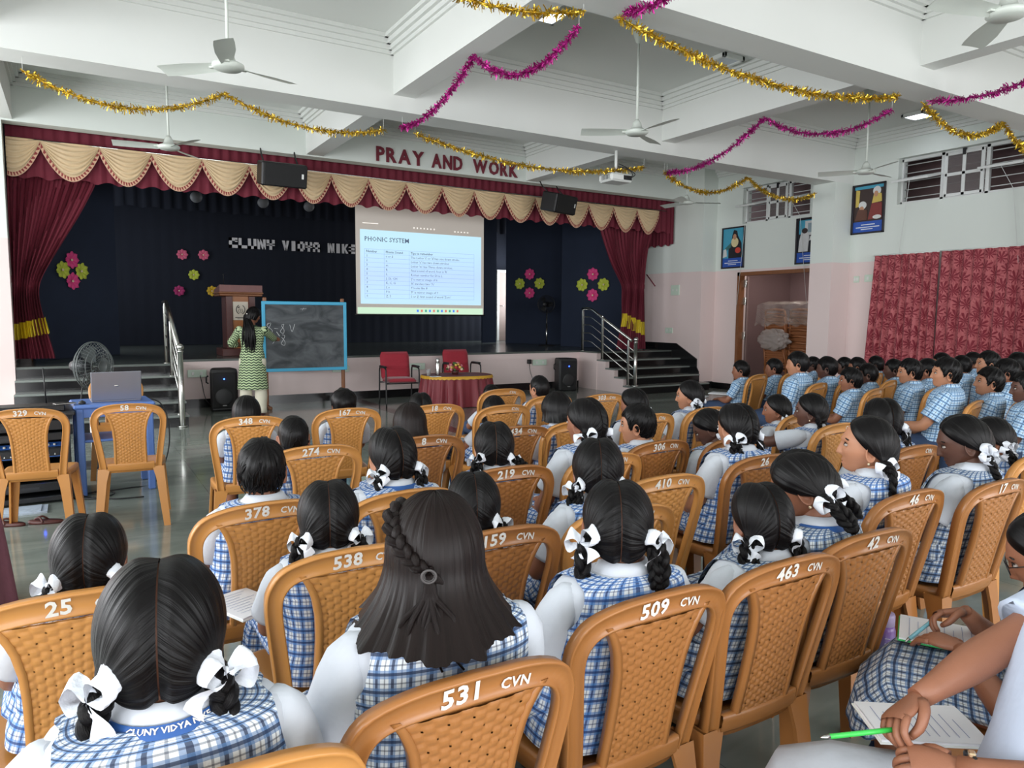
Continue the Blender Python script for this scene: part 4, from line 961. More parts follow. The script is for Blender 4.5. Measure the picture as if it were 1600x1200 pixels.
garland('gold tinsel garland in two swoops at upper left above the stage', [(-0.31, YB1, 3.66), (1.40, YB1, 3.73), (3.11, YB1, 3.60)], [0.24, 0.16], M_GOLD, 1)
garland('gold tinsel garland hanging just above PRAY AND WORK', [(3.50, YB1, 3.61), (7.00, YB1, 3.60)], [0.20], M_GOLD, 2)
garland('gold tinsel garland in two swoops before the right storeroom window', [(7.39, YB1, 3.58), (9.12, YB1, 3.68), (10.78, YB1, 3.58)], [0.26, 0.20], M_GOLD, 3)
garland('purple tinsel garland climbing to the left ceiling beam', [(3.34, YB1, 3.66), (3.32, 6.25, 3.93), (3.42, 4.72, 3.72)], [0.14, 0.26], M_PURP, 4)
garland('purple tinsel garland climbing to the right ceiling beam', [(7.44, YB1, 3.58), (7.34, 6.25, 3.93), (7.52, 4.72, 3.70)], [0.17, 0.22], M_PURP, 5)
garland('gold tinsel garland stretching across the upper right of the photo', [(3.62, 4.5, 3.76), (7.25, 4.5, 3.74)], [0.20], M_GOLD, 6)
garland('gold tinsel garland cut by the top edge of the photo', [(1.45, 4.5, 3.80), (3.30, 4.5, 3.73)], [0.16], M_GOLD, 7)
garland('gold tinsel garland above the right wall window', [(7.70, 4.5, 3.75), (9.35, 4.5, 3.77), (11.0, 4.5, 3.72)], [0.23, 0.25], M_GOLD, 8)
garland('purple tinsel garland at the right edge of the photo', [(7.70, 4.42, 3.75), (7.45, 2.65, 3.93), (7.5, 1.1, 3.7)], [0.18, 0.2], M_PURP, 9)
garland('purple tinsel garland cut by the top edge near the middle', [(3.62, 4.42, 3.76), (3.38, 2.65, 3.93)], [0.18], M_PURP, 10)
# ================================================================== plastic chairs
M_TAN = mat('tan_chair_plastic', (196, 136, 72), 0.32, var=0.07, scale=6, spec=0.5)
M_TAN_SHADE = mat('shaded_tan_chair_plastic', (160, 105, 56), 0.30, var=0.07, scale=6, spec=0.5)  # tan plastic again, darker: shade from the lighting angle put into the colour
M_PAINT = mat('white_number_paint', (226, 222, 214), 0.6, var=0.1, scale=60)
def back_y(x, z): return -0.205 - 0.212 * (z - 0.44) + 0.42 * x * x
def chair_meshes(mt):
    out = []
    O = catmull([(0.190, 0.40), (0.203, 0.52), (0.222, 0.66), (0.232, 0.75), (0.225, 0.805), (0.190, 0.853), (0.11, 0.880), (0.0, 0.887)], 26)
    I = catmull([(0.148, 0.40), (0.161, 0.52), (0.181, 0.66), (0.191, 0.74), (0.185, 0.785), (0.155, 0.815), (0.09, 0.827), (0.0, 0.830)], 26)
    O = np.vstack([O, (O[:-1] * (-1, 1))[::-1]]); I = np.vstack([I, (I[:-1] * (-1, 1))[::-1]])
    # cross-section over the band: (fraction outer->inner, depth offset)
    sec = [(0.0, -0.012), (0.0, 0.016), (0.10, 0.018), (0.16, 0.011), (0.84, 0.011), (0.90, 0.016), (1.0, 0.014), (1.0, -0.010)]
    P = np.zeros((len(O), len(sec), 3))
    for j, (f, d) in enumerate(sec):
        q = O * (1 - f) + I * f
        P[:, j, 0] = q[:, 0]; P[:, j, 2] = q[:, 1]; P[:, j, 1] = back_y(q[:, 0], q[:, 1]) - d
    m = MB(); m.grid(P, cv=True)
    # lower rail and splat ribs
    xs = np.linspace(-0.145, 0.145, 11)
    R = np.zeros((11, 6, 3))
    for j, (z, d) in enumerate(((0.405, -0.010), (0.405, 0.012), (0.415, 0.016), (0.452, 0.016), (0.462, 0.012), (0.462, -0.010))):
        R[:, j] = np.stack([xs, back_y(xs, z) - d, np.full(11, z)], -1)
    m.grid(R, cv=True)
    zz = np.linspace(0.455, 0.832, 16)
    W = np.interp(zz, [0.455, 0.55, 0.63, 0.70, 0.76, 0.80, 0.832], [0.090, 0.088, 0.088, 0.092, 0.104, 0.120, 0.142])
    for sx in (-1, 1):
        R = np.zeros((16, 4, 3))
        for j, (dx, d) in enumerate(((0.0, -0.008), (0.0, 0.014), (0.017, 0.014), (0.017, -0.008))):
            x = sx * (W - 0.004 + dx); R[:, j] = np.stack([x, back_y(x, zz) - d, zz], -1)
        m.grid(R, cv=True, flip=sx > 0)
    out.append(('back_frame', fix_mesh(m.mesh('back_frame', mt))))
    # woven panel
    nx, nz, sub = 10, 16, 6
    gx = (np.arange(nx * sub + 1) - 0.5) / sub; gz = (np.arange(nz * sub + 1) - 0.5) / sub
    for layer in (0, 1):
        pass
    m = MB()
    for layer, dd in ((0, 0.008), (1, -0.002)):
        P = np.zeros((len(gz), len(gx), 3))
        for i, b in enumerate(gz):
            z = 0.458 + 0.366 * np.clip(b / nz, 0, 1); w = np.interp(z, zz, W)
            x = (np.clip(gx / nx, 0, 1) * 2 - 1) * w
            bz = b + 0.5 * (np.floor(gx) % 2)
            h = 0.0034 * np.clip(np.abs(np.sin(PI * gx)) * 2.2, 0, 1) * np.clip(np.abs(np.sin(PI * bz)) * 2.2, 0, 1) + 0.0012 * np.sin(PI * np.mod(bz, 1.0))
            P[i] = np.stack([x, back_y(x, z) - dd - h, np.full(len(gx), z)], -1)
        mask = np.ones((len(gz) - 1, len(gx) - 1), bool)
        for i in range(1, nz):
            for j in range(1, nx):
                if (i + j) % 2 == 0: mask[i * sub, j * sub] = False
        m.grid(P, mask=mask)
    out.append(('woven_panel', m.mesh('woven_panel', mt)))
    # seat
    m = MB(); n = 36; a = np.linspace(0, 2 * PI, n, endpoint=False)
    ca, sa = np.cos(a), np.sin(a); e = 0.42
    ox = np.sign(ca) * np.abs(ca) ** e; oy = np.sign(sa) * np.abs(sa) ** e
    rings = []
    for f, z in ((0.02, 0.426), (0.35, 0.427), (0.7, 0.432), (0.92, 0.441), (0.985, 0.440), (1.0, 0.430), (1.0, 0.395), (0.97, 0.395), (0.96, 0.415), (0.02, 0.415)):
        wx = 0.205 + 0.018 * oy; r = np.stack([ox * f * wx, 0.01 + oy * f * 0.215, np.full(n, z) - (0.012 * np.clip(oy * f, 0, 1) ** 3)], -1); rings.append(r)
    m.grid(np.array(rings), cv=True); out.append(('seat', fix_mesh(m.mesh('seat', mt))))
    for sx, sy in ((-1, -1), (1, -1), (-1, 1), (1, 1)):
        m = MB(); P = []
        for k in range(6):
            f = k / 5; z = 0.425 * (1 - f); w = 0.062 - 0.020 * f + (0.012 if k == 0 else 0); t = 0.012
            x = sx * (0.205 + 0.030 * f); y = sy * (0.205 + 0.045 * f)
            P.append([(x, y, z), (x - sx * w, y, z), (x - sx * w, y - sy * t, z), (x - sx * t, y - sy * t, z), (x - sx * t, y - sy * w, z), (x, y - sy * w, z)])
        m.grid(np.array(P), cv=True, smooth=False); b = m.n
        m.add(P[-1], [list(range(6))], smooth=False)
        out.append(('leg', fix_mesh(m.mesh('leg', mt))))
    return out
def fix_mesh(me):
    bm = bmesh.new(); bm.from_mesh(me); bmesh.ops.recalc_face_normals(bm, faces=bm.faces); bm.to_mesh(me); bm.free(); return me
CHAIR = {0: chair_meshes(M_TAN), 1: chair_meshes(M_TAN_SHADE)}
def painted(num):
    out = []
    for body, cx, size, it in ((num, -0.022 if len(num) < 3 else -0.03, 0.050, 0.0), ('CVN', 0.078, 0.030, 0.12)):
        if not body: continue
        V, F = text_mb(body, size, 0.0016 if size > 0.04 else 0.0008, 0, 'CENTER', res=2, spacing=1.08)
        x = cx + V[:, 0] + it * V[:, 1]; z0 = 0.8565 - 0.85 * x * x
        z = z0 + V[:, 1]
        m = MB(); m.add(np.stack([x, back_y(x, z) - 0.0125 - 0.0012, z], -1), F, smooth=False); out.append(('painted_letters' if body == 'CVN' else 'painted_number', m))
    return out
def plastic_chair(loc, az, label, num='', brown=0):  # brown: use the tan plastic with shade put into its colour
    t = thing('plastic_chair', label, 'chair', (loc[0], loc[1], 0), -math.radians(az), 'moulded plastic chairs of the hall')
    for nm, me in CHAIR[brown]: obj(nm, me, t)
    for nm, m in painted(num): m.build(nm, M_PAINT, t)
    return t

# ================================================================== things on the floor in front of the stage
# chalkboard on two posts
t = thing('chalkboard', 'blue framed chalkboard on two wooden posts in front of the stage', 'chalkboard', (3.19, 11.80, 0), -0.03)
def board_material():
    m = bpy.data.materials.new('chalky_slate'); m.use_nodes = True; nt = m.node_tree; b = nt.nodes['Principled BSDF']
    tc = nd(nt, 'ShaderNodeTexCoord'); n1 = nd(nt, 'ShaderNodeTexNoise'); n1.inputs['Scale'].default_value = 2.2; n1.inputs['Detail'].default_value = 6; n1.inputs['Distortion'].default_value = 1.5
    mp = nd(nt, 'ShaderNodeMapping'); mp.inputs['Scale'].default_value = (1.0, 1.0, 1.9); nt.links.new(tc.outputs['Object'], mp.inputs['Vector']); nt.links.new(mp.outputs[0], n1.inputs['Vector'])
    r = nd(nt, 'ShaderNodeValToRGB'); e = r.color_ramp.elements; e[0].position = 0.35; e[0].color = s2l((56, 60, 64)) + (1,); e[1].position = 0.8; e[1].color = s2l((112, 116, 120)) + (1,)
    nt.links.new(n1.outputs['Fac'], r.inputs[0]); nt.links.new(r.outputs[0], b.inputs['Base Color']); b.inputs['Roughness'].default_value = 0.75
    return m
bw, bz0, bz1 = 0.635, 0.62, 1.66
m = MB(); m.box((-bw, -0.012, bz0), (bw, 0.012, bz1)); bd = m.build('slate', board_material(), t)
M_CYAN = mat('cyan_frame_paint', (64, 170, 210), 0.45, var=0.06)
for lo, hi in (((-bw - 0.04, -0.025, bz0 - 0.04), (bw + 0.04, 0.02, bz0 + 0.012)), ((-bw - 0.04, -0.025, bz1 - 0.012), (bw + 0.04, 0.02, bz1 + 0.04)), ((-bw - 0.04, -0.024, bz0), (-bw + 0.012, 0.019, bz1)), ((bw - 0.012, -0.024, bz0), (bw + 0.04, 0.019, bz1))):
    m = MB(); m.box(lo, hi, bev=0.006); m.build('frame_rail', M_CYAN, t)
for sx in (-1, 1):
    m = MB(); m.box((sx * 0.62 - 0.03, 0.02, 0), (sx * 0.62 + 0.03, 0.065, bz1 + 0.10), bev=0.012); m.build('post', M_WOOD, t)
    m = MB(); m.box((sx * 0.62 - 0.03, -0.25, 0), (sx * 0.62 + 0.03, 0.30, 0.05), bev=0.01); m.build('foot', M_WOOD, t)
M_CHALK = mat('white_chalk', (214, 216, 218), 0.9, var=0.2, scale=90)
def stroke(pts, n=18, r=0.0035):
    q = catmull(np.array(pts), n); m = MB(); m.tube(np.stack([q[:, 0], np.full(n, -0.0135), q[:, 1]], -1), r, 4); m.build('chalk_mark', M_CHALK, bd)
stroke([(-0.60, 1.33), (-0.54, 1.36), (-0.57, 1.28), (-0.61, 1.23), (-0.55, 1.19), (-0.52, 1.24), (-0.60, 1.31), (-0.58, 1.36)])
stroke([(-0.49, 1.27), (-0.43, 1.265)], 4)
stroke([(-0.38, 1.32), (-0.34, 1.34), (-0.36, 1.28), (-0.40, 1.22), (-0.35, 1.19), (-0.34, 1.25), (-0.38, 1.31)])
stroke([(-0.25, 1.33), (-0.215, 1.22), (-0.17, 1.34)], 12)
stroke([(-0.37, 1.17), (-0.33, 1.15), (-0.36, 1.08), (-0.39, 1.03), (-0.34, 1.0), (-0.33, 1.06), (-0.38, 1.13)])
stroke([(-0.50, 1.16), (-0.53, 1.12), (-0.49, 1.08), (-0.52, 1.03)], 10)
stroke([(-0.08, 1.58), (0.02, 1.585)], 4, 0.002); stroke([(-0.05, 1.56), (-0.02, 1.60)], 4, 0.002)

# red visitor chairs and the covered table
M_REDF = mat('red_chair_fabric', (158, 32, 50), 0.8, var=0.1, scale=30, sheen=0.3, bump=0.2, bscale=200)
def visitor_chair(label, loc, rz):
    t = thing('visitor_chair', label, 'chair', loc, rz)
    def pad(w, h, n_rib, fy):
        nu, nv = 15, 25; u = np.linspace(-1, 1, nu); v = np.linspace(0, 1, nv); m = MB()
        F = np.zeros((nv, nu, 3)); B = np.zeros((nv, nu, 3))
        for i in range(nv):
            ed = min(1, min(v[i], 1 - v[i]) * 9) ** 0.5
            ww = w * (0.90 + 0.10 * min(1, min(v[i], 1 - v[i]) * 7))
            th = 0.045 * ed * (1 - u ** 6) ** 0.5 + 0.010 * (np.abs(math.sin(PI * n_rib * v[i])) ** 0.5 - 0.6) * (np.abs(u) < 0.95)
            c = fy(v[i]); F[i] = np.stack([u * ww, c[0] - th, np.full(nu, c[1])], -1) if c[2] == 'b' else np.stack([u * ww, np.full(nu, c[0]), c[1] + th], -1)
            B[i] = np.stack([u * ww, c[0] + 0.02 * ed + 0 * u, np.full(nu, c[1])], -1) if c[2] == 'b' else np.stack([u * ww, np.full(nu, c[0]), c[1] - 0.03 * ed + 0 * u], -1)
        m.grid(F); m.grid(B, flip=True); return m
    fix_mesh(pad(0.25, 0, 5, lambda v: (0.20 + 0.10 * v, 0.40 + 0.47 * v, 'b')).build('backrest', M_REDF, t).data)
    fix_mesh(pad(0.25, 0, 1, lambda v: (-0.24 + 0.46 * v, 0.41, 's')).build('seat', M_REDF, t).data)
    for sx in (-1, 1):
        m = MB(); m.tube(catmull([(sx * 0.28, 0.24, 0.0), (sx * 0.28, 0.22, 0.40), (sx * 0.28, 0.20, 0.60), (sx * 0.28, 0.10, 0.625), (sx * 0.28, -0.16, 0.62), (sx * 0.28, -0.22, 0.56), (sx * 0.28, -0.23, 0.3), (sx * 0.28, -0.24, 0.0)], 40), 0.013, 8); fr = m.build('side_frame', M_BLACK, t)
        m = MB(); m.box((sx * 0.28 - 0.03, -0.18, 0.625), (sx * 0.28 + 0.03, 0.14, 0.655), bev=0.012); m.build('arm_pad', M_BLACK, fr)
    m = MB(); m.tube([(-0.28, -0.2, 0.37), (0.28, -0.2, 0.37)], 0.011, 8); m.tube([(-0.28, 0.18, 0.37), (0.28, 0.18, 0.37)], 0.011, 8); m.build('seat_bars', M_BLACK, t)
visitor_chair('red padded armchair left of the draped table, seat facing the hall', (4.62, 11.35, 0), -0.12)
visitor_chair('red padded armchair behind the draped table and flowers', (5.98, 11.72, 0), -0.05)
t = thing('draped_table', 'low oval table with pleated dark red cloth and gold fringe', 'table', (5.45, 10.85, 0), -0.1)
M_REDC = mat('red_satin_cloth', (122, 26, 40), 0.5, var=0.1, scale=14, sheen=0.3)
m = MB(); m.box((-0.45, -0.22, 0.0), (0.45, 0.22, 0.47)); m.build('table_frame', M_WOOD, t)
a = np.linspace(0, 2 * PI, 181)[:-1]
def oval(rx, ry): return np.stack([rx * np.sign(np.cos(a)) * np.abs(np.cos(a)) ** 0.8, ry * np.sign(np.sin(a)) * np.abs(np.sin(a)) ** 0.8], -1)
P = []
for i, z in enumerate(np.linspace(0.505, 0.01, 9)):
    f = i / 8; o_ = oval(0.58 + 0.05 * f, 0.42 + 0.05 * f); w = (0.012 + 0.028 * f) * (np.sin(a * 22) + 0.5 * np.sin(a * 37 + 1)) if i else 0 * a
    nrm = o_ / np.linalg.norm(o_, axis=1)[:, None]; q = o_ + nrm * w[:, None] if i else o_; P.append(np.column_stack([q, np.full(len(a), z)]))
m = MB(); m.grid(np.array(P), cv=True); fix_mesh(m.build('skirt_cloth', M_REDC, t).data)
m = MB(); o_ = oval(0.585, 0.425); m.add(np.column_stack([o_, np.full(len(a), 0.508)]), [list(range(len(a)))], smooth=False); m.build('top_cloth', mat('red_top_cloth', (110, 24, 40), 0.55, var=0.08), t)
P = [np.column_stack([oval(0.592, 0.432), np.full(len(a), 0.51)]), np.column_stack([oval(0.602, 0.442), np.full(len(a), 0.50)]), np.column_stack([oval(0.608, 0.448) * (1 + 0.006 * np.sin(a * 60))[:, None], 0.462 + 0.006 * np.sin(a * 45)])]
m = MB(); m.grid(np.array(P), cv=True); fix_mesh(m.build('gold_fringe', mat('gold_fringe', (214, 164, 52), 0.5, var=0.2, scale=60), t).data)
t = thing('steel_flask', 'tall steel flask on the red draped table', 'bottle', (5.10, 10.86, 0.509))
m = MB(); m.lathe([(0, 0), (0.038, 0), (0.04, 0.01), (0.04, 0.19), (0.03, 0.215)], seg=20); m.build('body', M_STEEL, t)
m = MB(); m.lathe([(0.028, 0.215), (0.03, 0.22), (0.03, 0.265), (0.024, 0.275), (0, 0.276)], seg=18); m.build('cap', M_STEEL, t)
t = thing('drinking_glass', 'small glass of tea beside the steel flask', 'glass', (4.90, 10.78, 0.509))
m = MB(); m.lathe([(0, 0.002), (0.03, 0.002), (0.035, 0.11), (0.033, 0.11), (0.029, 0.008), (0, 0.008)], seg=20); m.build('glass_wall', mat('clear_glass', (200, 200, 200), 0.05, var=0, alpha=0.4), t)
m = MB(); m.lathe([(0, 0.009), (0.028, 0.009), (0.031, 0.07), (0, 0.07)], seg=18); m.build('drink', mat('tea', (120, 70, 50), 0.2), t)
t = thing('flower_bouquet', 'round pink and yellow flower arrangement on the red draped table', 'bouquet', (5.48, 10.98, 0.509))
m = MB(); m.lathe([(0, 0), (0.05, 0), (0.07, 0.06), (0, 0.06)], seg=16); m.build('bowl', M_DKWOOD, t)
_fm = [mat('bloom_' + n, c, 0.6, var=0.15, scale=40) for n, c in (('pink', (226, 140, 150)), ('yellow', (226, 190, 90)), ('cream', (236, 214, 180)), ('red', (180, 50, 66)), ('green', (70, 100, 50)))]
bl = []
for mm_ in _fm:
    m = MB()
    for k in range(3):
        m.sphere((0, 0, 0), (0.028 - 0.006 * k, 0.028 - 0.006 * k, 0.020 + 0.002 * k), 5, 8 - k)
    bl.append(m.mesh('bloom', mm_))
g = np.random.default_rng(3)
for k in range(46):
    d = g.normal(size=3); d[2] = abs(d[2]) + 0.15; d /= np.linalg.norm(d)
    o = obj('bloom', bl[k % 5], t, tuple(d * np.array([0.14, 0.11, 0.13]) + np.array([0, 0, 0.06]))); o.rotation_euler = (d[1] * -1.2, d[0] * 1.2, k)
mb = MB(); mb.box((4.86, 10.55, 0.509), (5.02, 10.66, 0.516)); tag(mb.build('paper_slip', M_WPLAST), 'white paper slip on the left edge of the red table', 'paper')

# laptop table, laptop, rack
M_BLUEP = mat('blue_table_plastic', (92, 124, 190), 0.4, var=0.06)
t = thing('blue_table', 'light blue plastic side table carrying the laptop', 'table', (0.24, 7.02, 0), 0.06)
m = MB(); m.box((-0.30, -0.26, 0.72), (0.30, 0.26, 0.755), bev=0.012); m.build('table_top', M_BLUEP, t)
m = MB(); m.box((-0.26, -0.22, 0.44), (0.26, 0.22, 0.46), bev=0.006); m.build('shelf', M_BLUEP, t)
for sx in (-1, 1):
    for sy in (-1, 1):
        m = MB(); m.box((sx * 0.255 - 0.028, sy * 0.215 - 0.028, 0), (sx * 0.255 + 0.028, sy * 0.215 + 0.028, 0.725), bev=0.008); m.build('leg', M_BLUEP, t)
for lo, hi in (((-0.25, -0.235, 0.65), (0.25, -0.215, 0.725)), ((-0.25, 0.215, 0.65), (0.25, 0.235, 0.725)), ((-0.265, -0.22, 0.66), (-0.25, 0.22, 0.725)), ((0.25, -0.22, 0.66), (0.265, 0.22, 0.725))):
    m = MB(); m.box(lo, hi); m.build('apron', M_BLUEP, t)
t = thing('laptop', 'open grey laptop seen from behind its lid on the blue table', 'laptop', (0.27, 6.98, 0.755), 0.05)
M_LAP = mat('laptop_aluminium', (150, 150, 160), 0.35, metal=0.6, var=0.03)
m = MB(); m.box((-0.185, -0.06, 0.0), (0.185, 0.19, 0.016), bev=0.006); m.build('keyboard_base', M_LAP, t)
m = MB(); m.box((-0.187, -0.006, 0), (0.187, 0.006, 0.25), bev=0.005, M=Matrix.Translation((0, -0.06, 0.012)) @ Matrix.Rotation(0.22, 4, 'X')); ld = m.build('lid', M_LAP, t)
m = MB(); m.sphere((0, 0, 0), (0.018, 0.002, 0.006), 6, 10); m.xform(Matrix.Translation((0, -0.035 - 0.06, 0.135)) @ Matrix.Rotation(0.22, 4, 'X')); m.build('lid_logo', M_STEEL, ld)
t = thing('computer_mouse', 'small black mouse at the left edge of the blue table', 'mouse', (0.02, 6.85, 0.755))
m = MB(); m.sphere((0, 0, 0.008), (0.028, 0.045, 0.020), 8, 12); m.build('shell', M_BLACK, t); m = MB(); m.lathe([(0, 0.03), (0.006, 0.028), (0.006, 0.02)], (0, 0.02, 0), 8); m.build('wheel', M_DKFAN, t)
t = thing('equipment_rack', 'black audio rack with blue mixer at the left edge of the photo', 'equipment rack', (-0.40, 6.95, 0), 0.03)
M_RACK = mat('rack_black', (30, 32, 35), 0.4, var=0.15)
for lo, hi, nm in (((-0.34, -0.30, 0.05), (-0.30, 0.30, 0.70), 'side_panel'), ((0.28, -0.30, 0.05), (0.32, 0.30, 0.70), 'side_panel'), ((-0.34, -0.30, 0.02), (0.32, 0.30, 0.06), 'bottom_panel'), ((-0.36, -0.32, 0.69), (0.36, 0.32, 0.72), 'top_panel'), ((-0.34, 0.27, 0.05), (0.32, 0.30, 0.70), 'back_panel')):
    m = MB(); m.box(lo, hi, bev=0.006); m.build(nm, M_RACK, t)
M_MIX = mat('mixer_blue', (52, 96, 170), 0.35, var=0.15, scale=30)
m = MB(); m.box((-0.28, -0.28, 0.36), (0.27, 0.1, 0.44), bev=0.01); m.build('mixer_body', M_RACK, t)
m = MB(); m.add([(-0.27, -0.285, 0.37), (0.26, -0.285, 0.37), (0.26, -0.18, 0.47), (-0.27, -0.18, 0.47)], [[0, 1, 2, 3]], smooth=False); mx_ = m.build('mixer_face', M_MIX, t)
for k in range(12):
    for j in range(3):
        m = MB(); m.lathe([(0, 0.016), (0.008, 0.014), (0.010, 0)], (-0.24 + 0.041 * k, -0.272 + 0.033 * j, 0.385 + 0.032 * j), 8); m.build('knob', M_WPLAST if (k + j) % 3 else M_BLUELED if j == 1 and k % 5 == 0 else M_WPLAST, mx_)
for z, h in ((0.50, 0.06), (0.58, 0.08), (0.20, 0.09), (0.10, 0.07)):
    m = MB(); m.box((-0.28, -0.29, z), (0.27, 0.15, z + h), bev=0.005); am = m.build('rack_unit', M_RACK, t)
    m = MB(); m.box((-0.2, -0.294, z + h * 0.3), (0.1, -0.289, z + h * 0.6)); m.build('display', M_DKFAN, am)
m = MB(); m.sphere((0.12, -0.296, 0.235), 0.009, 6, 8); m.build('power_light', M_BLUELED, t)
t = thing('wireless_receiver', 'flat black wireless receiver with two antennas on the rack', 'receiver', (-0.42, 6.86, 0.72))
m = MB(); m.box((-0.24, -0.12, 0.0), (0.32, 0.12, 0.045), bev=0.006); m.build('body', M_BLACK, t)
for x in (-0.16, 0.19):
    m = MB(); m.tube([(x, 0.10, 0.04), (x - 0.01, 0.10, 0.33)], 0.005, 6); m.build('antenna', M_BLACK, t)
m = MB(); m.sphere((0.12, -0.122, 0.022), 0.008, 6, 8); m.build('green_light', mat('green_led', (80, 255, 190), 0.4, var=0, emit=(90, 255, 200), estr=5), t)
t = thing('mobile_phone', 'dark mobile phone lying on top of the black rack', 'phone', (-0.10, 6.80, 0.767), 0.3)
m = MB(); m.box((-0.075, -0.038, 0), (0.075, 0.038, 0.009), bev=0.003); m.build('body', M_STEEL, t); m = MB(); m.box((-0.07, -0.034, 0.009), (0.07, 0.034, 0.010)); m.build('screen', M_BLACK, t)
mb = MB(); mb.box((-0.62, 6.36, 0.0), (-0.24, 6.60, 0.012)); mb.box((-0.60, 6.38, 0.012), (-0.28, 6.58, 0.02)); tag(mb.build('paper_stack', mat('printed_paper', (170, 182, 196), 0.7, var=0.3, scale=30)), 'printed papers on the floor under chair 329', 'papers')
def sandal(label, loc, rz, c):
    t = thing('sandal', label, 'sandal', loc, rz)
    n = 22; a_ = np.linspace(0, 2 * PI, n, endpoint=False); w = 0.042 + 0.010 * np.sin(a_)
    P = [np.stack([w * np.cos(a_) * s_, 0.115 * np.sin(a_) * s_, np.full(n, z)], -1) for s_, z in ((0.02, 0.0), (1, 0.0), (1.02, 0.012), (0.98, 0.022), (0.02, 0.022))]
    m = MB(); m.grid(np.array(P), cv=True); fix_mesh(m.build('sole', c, t).data)
    m = MB(); m.tube(catmull([(-0.045, 0.0, 0.015), (-0.02, 0.03, 0.045), (0.0, 0.07, 0.03), (0.02, 0.03, 0.045), (0.045, 0.0, 0.015)], 16), 0.007, 6); m.build('strap', M_DKWOOD, t)
sandal('brown sandal on the floor right of the papers', (-0.24, 6.05, 0), 1.2, M_DKWOOD); sandal('brown sandal half hidden at the left edge', (-0.46, 6.10, 0), 1.0, M_DKWOOD)
for p, l in (([(0.30, 7.1, 0.76), (0.62, 7.15, 0.70), (0.68, 7.1, 0.35), (0.55, 7.0, 0.02), (0.35, 6.9, 0.01), (-0.02, 6.85, 0.01)], 'black cable looping off the blue table to the rack'), ([(-0.08, 6.72, 0.01), (0.10, 6.62, 0.01), (0.22, 6.75, 0.01), (0.12, 6.9, 0.01), (0.0, 6.75, 0.012), (0.2, 6.55, 0.01), (0.42, 6.5, 0.01)], 'coiled black cable on the floor under the blue table'), ([(0.08, 8.12, 1.0), (0.02, 8.0, 0.7), (0.0, 7.9, 0.3), (-0.05, 7.6, 0.02), (-0.1, 7.3, 0.01)], 'thin cable hanging from the grey pedestal fan')):
    mb = MB(); mb.tube(catmull(p, 50), 0.006, 5); tag(mb.build('floor_cable', M_BLACK), l, 'cable')
# ================================================================== people: materials
def plaid(name, ground, blue, navy, p=0.034, soft=0.55, hue=1.0):
    m = bpy.data.materials.new(name); m.use_nodes = True; nt = m.node_tree; b = nt.nodes['Principled BSDF']
    uv = nd(nt, 'ShaderNodeUVMap'); sp = nd(nt, 'ShaderNodeSeparateXYZ'); nt.links.new(uv.outputs[0], sp.inputs[0])
    col = s2l(ground)
    def band(a, c, w): return math_n(nt, 'LESS_THAN', math_n(nt, 'ABSOLUTE', math_n(nt, 'SUBTRACT', a, c)), w)
    for k in (0, 1):
        a = math_n(nt, 'FRACT', math_n(nt, 'ADD', math_n(nt, 'MULTIPLY', sp.outputs[k], 1.0 / p), 50.0))
        col = mixc(nt, math_n(nt, 'MULTIPLY', band(a, 0.30, 0.24), soft), col, s2l(blue))
        col = mixc(nt, math_n(nt, 'MULTIPLY', band(a, 0.30, 0.085), 0.80), col, s2l(navy))
        col = mixc(nt, math_n(nt, 'MULTIPLY', band(a, 0.78, 0.045), 0.55), col, s2l(navy))
    nt.links.new(col, b.inputs['Base Color']); b.inputs['Roughness'].default_value = 0.85
    nz = nd(nt, 'ShaderNodeTexNoise'); nz.inputs['Scale'].default_value = 38; nz.inputs['Detail'].default_value = 3
    tc = nd(nt, 'ShaderNodeTexCoord'); nt.links.new(tc.outputs['Object'], nz.inputs['Vector'])
    bp = nd(nt, 'ShaderNodeBump'); bp.inputs['Strength'].default_value = 0.45; bp.inputs['Distance'].default_value = 0.012
    nt.links.new(nz.outputs['Fac'], bp.inputs['Height']); nt.links.new(bp.outputs['Normal'], b.inputs['Normal'])
    return m
PLAID = [plaid('pinafore_plaid_blue', (226, 232, 238), (62, 126, 200), (26, 50, 104), 0.036, 0.66), plaid('pinafore_plaid_navy', (218, 224, 228), (78, 118, 168), (18, 30, 60), 0.034, 0.66)]
SHIRTP = plaid('boys_shirt_plaid', (200, 222, 240), (140, 186, 226), (32, 60, 110), 0.038, 0.6)
def hair_material(name, rgb, rough):
    m = bpy.data.materials.new(name); m.use_nodes = True; nt = m.node_tree; b = nt.nodes['Principled BSDF']
    uv = nd(nt, 'ShaderNodeUVMap'); mp = nd(nt, 'ShaderNodeMapping'); mp.inputs['Scale'].default_value = (150, 3.0, 1); nt.links.new(uv.outputs[0], mp.inputs['Vector'])
    nz = nd(nt, 'ShaderNodeTexNoise'); nz.inputs['Scale'].default_value = 1.0; nz.inputs['Detail'].default_value = 5; nt.links.new(mp.outputs[0], nz.inputs['Vector'])
    c = s2l(rgb); nt.links.new(mixc(nt, nz.outputs['Fac'], tuple(v * 0.45 for v in c), tuple(v * 1.6 for v in c)), b.inputs['Base Color'])
    bp = nd(nt, 'ShaderNodeBump'); bp.inputs['Strength'].default_value = 0.55; bp.inputs['Distance'].default_value = 0.006
    nt.links.new(nz.outputs['Fac'], bp.inputs['Height']); nt.links.new(bp.outputs['Normal'], b.inputs['Normal'])
    b.inputs['Roughness'].default_value = rough; b.inputs['Specular IOR Level'].default_value = 0.17
    return m
M_HAIR = hair_material('black_hair', (12, 10, 11), 0.36); M_HAIRB = hair_material('brown_black_hair', (24, 17, 16), 0.40)
SKIN = [mat('skin_' + n, c, 0.5, var=0.07, scale=25, bump=0.05, bscale=250) for n, c in (('light', (178, 124, 94)), ('medium', (144, 94, 70)), ('dark', (92, 60, 48)))]
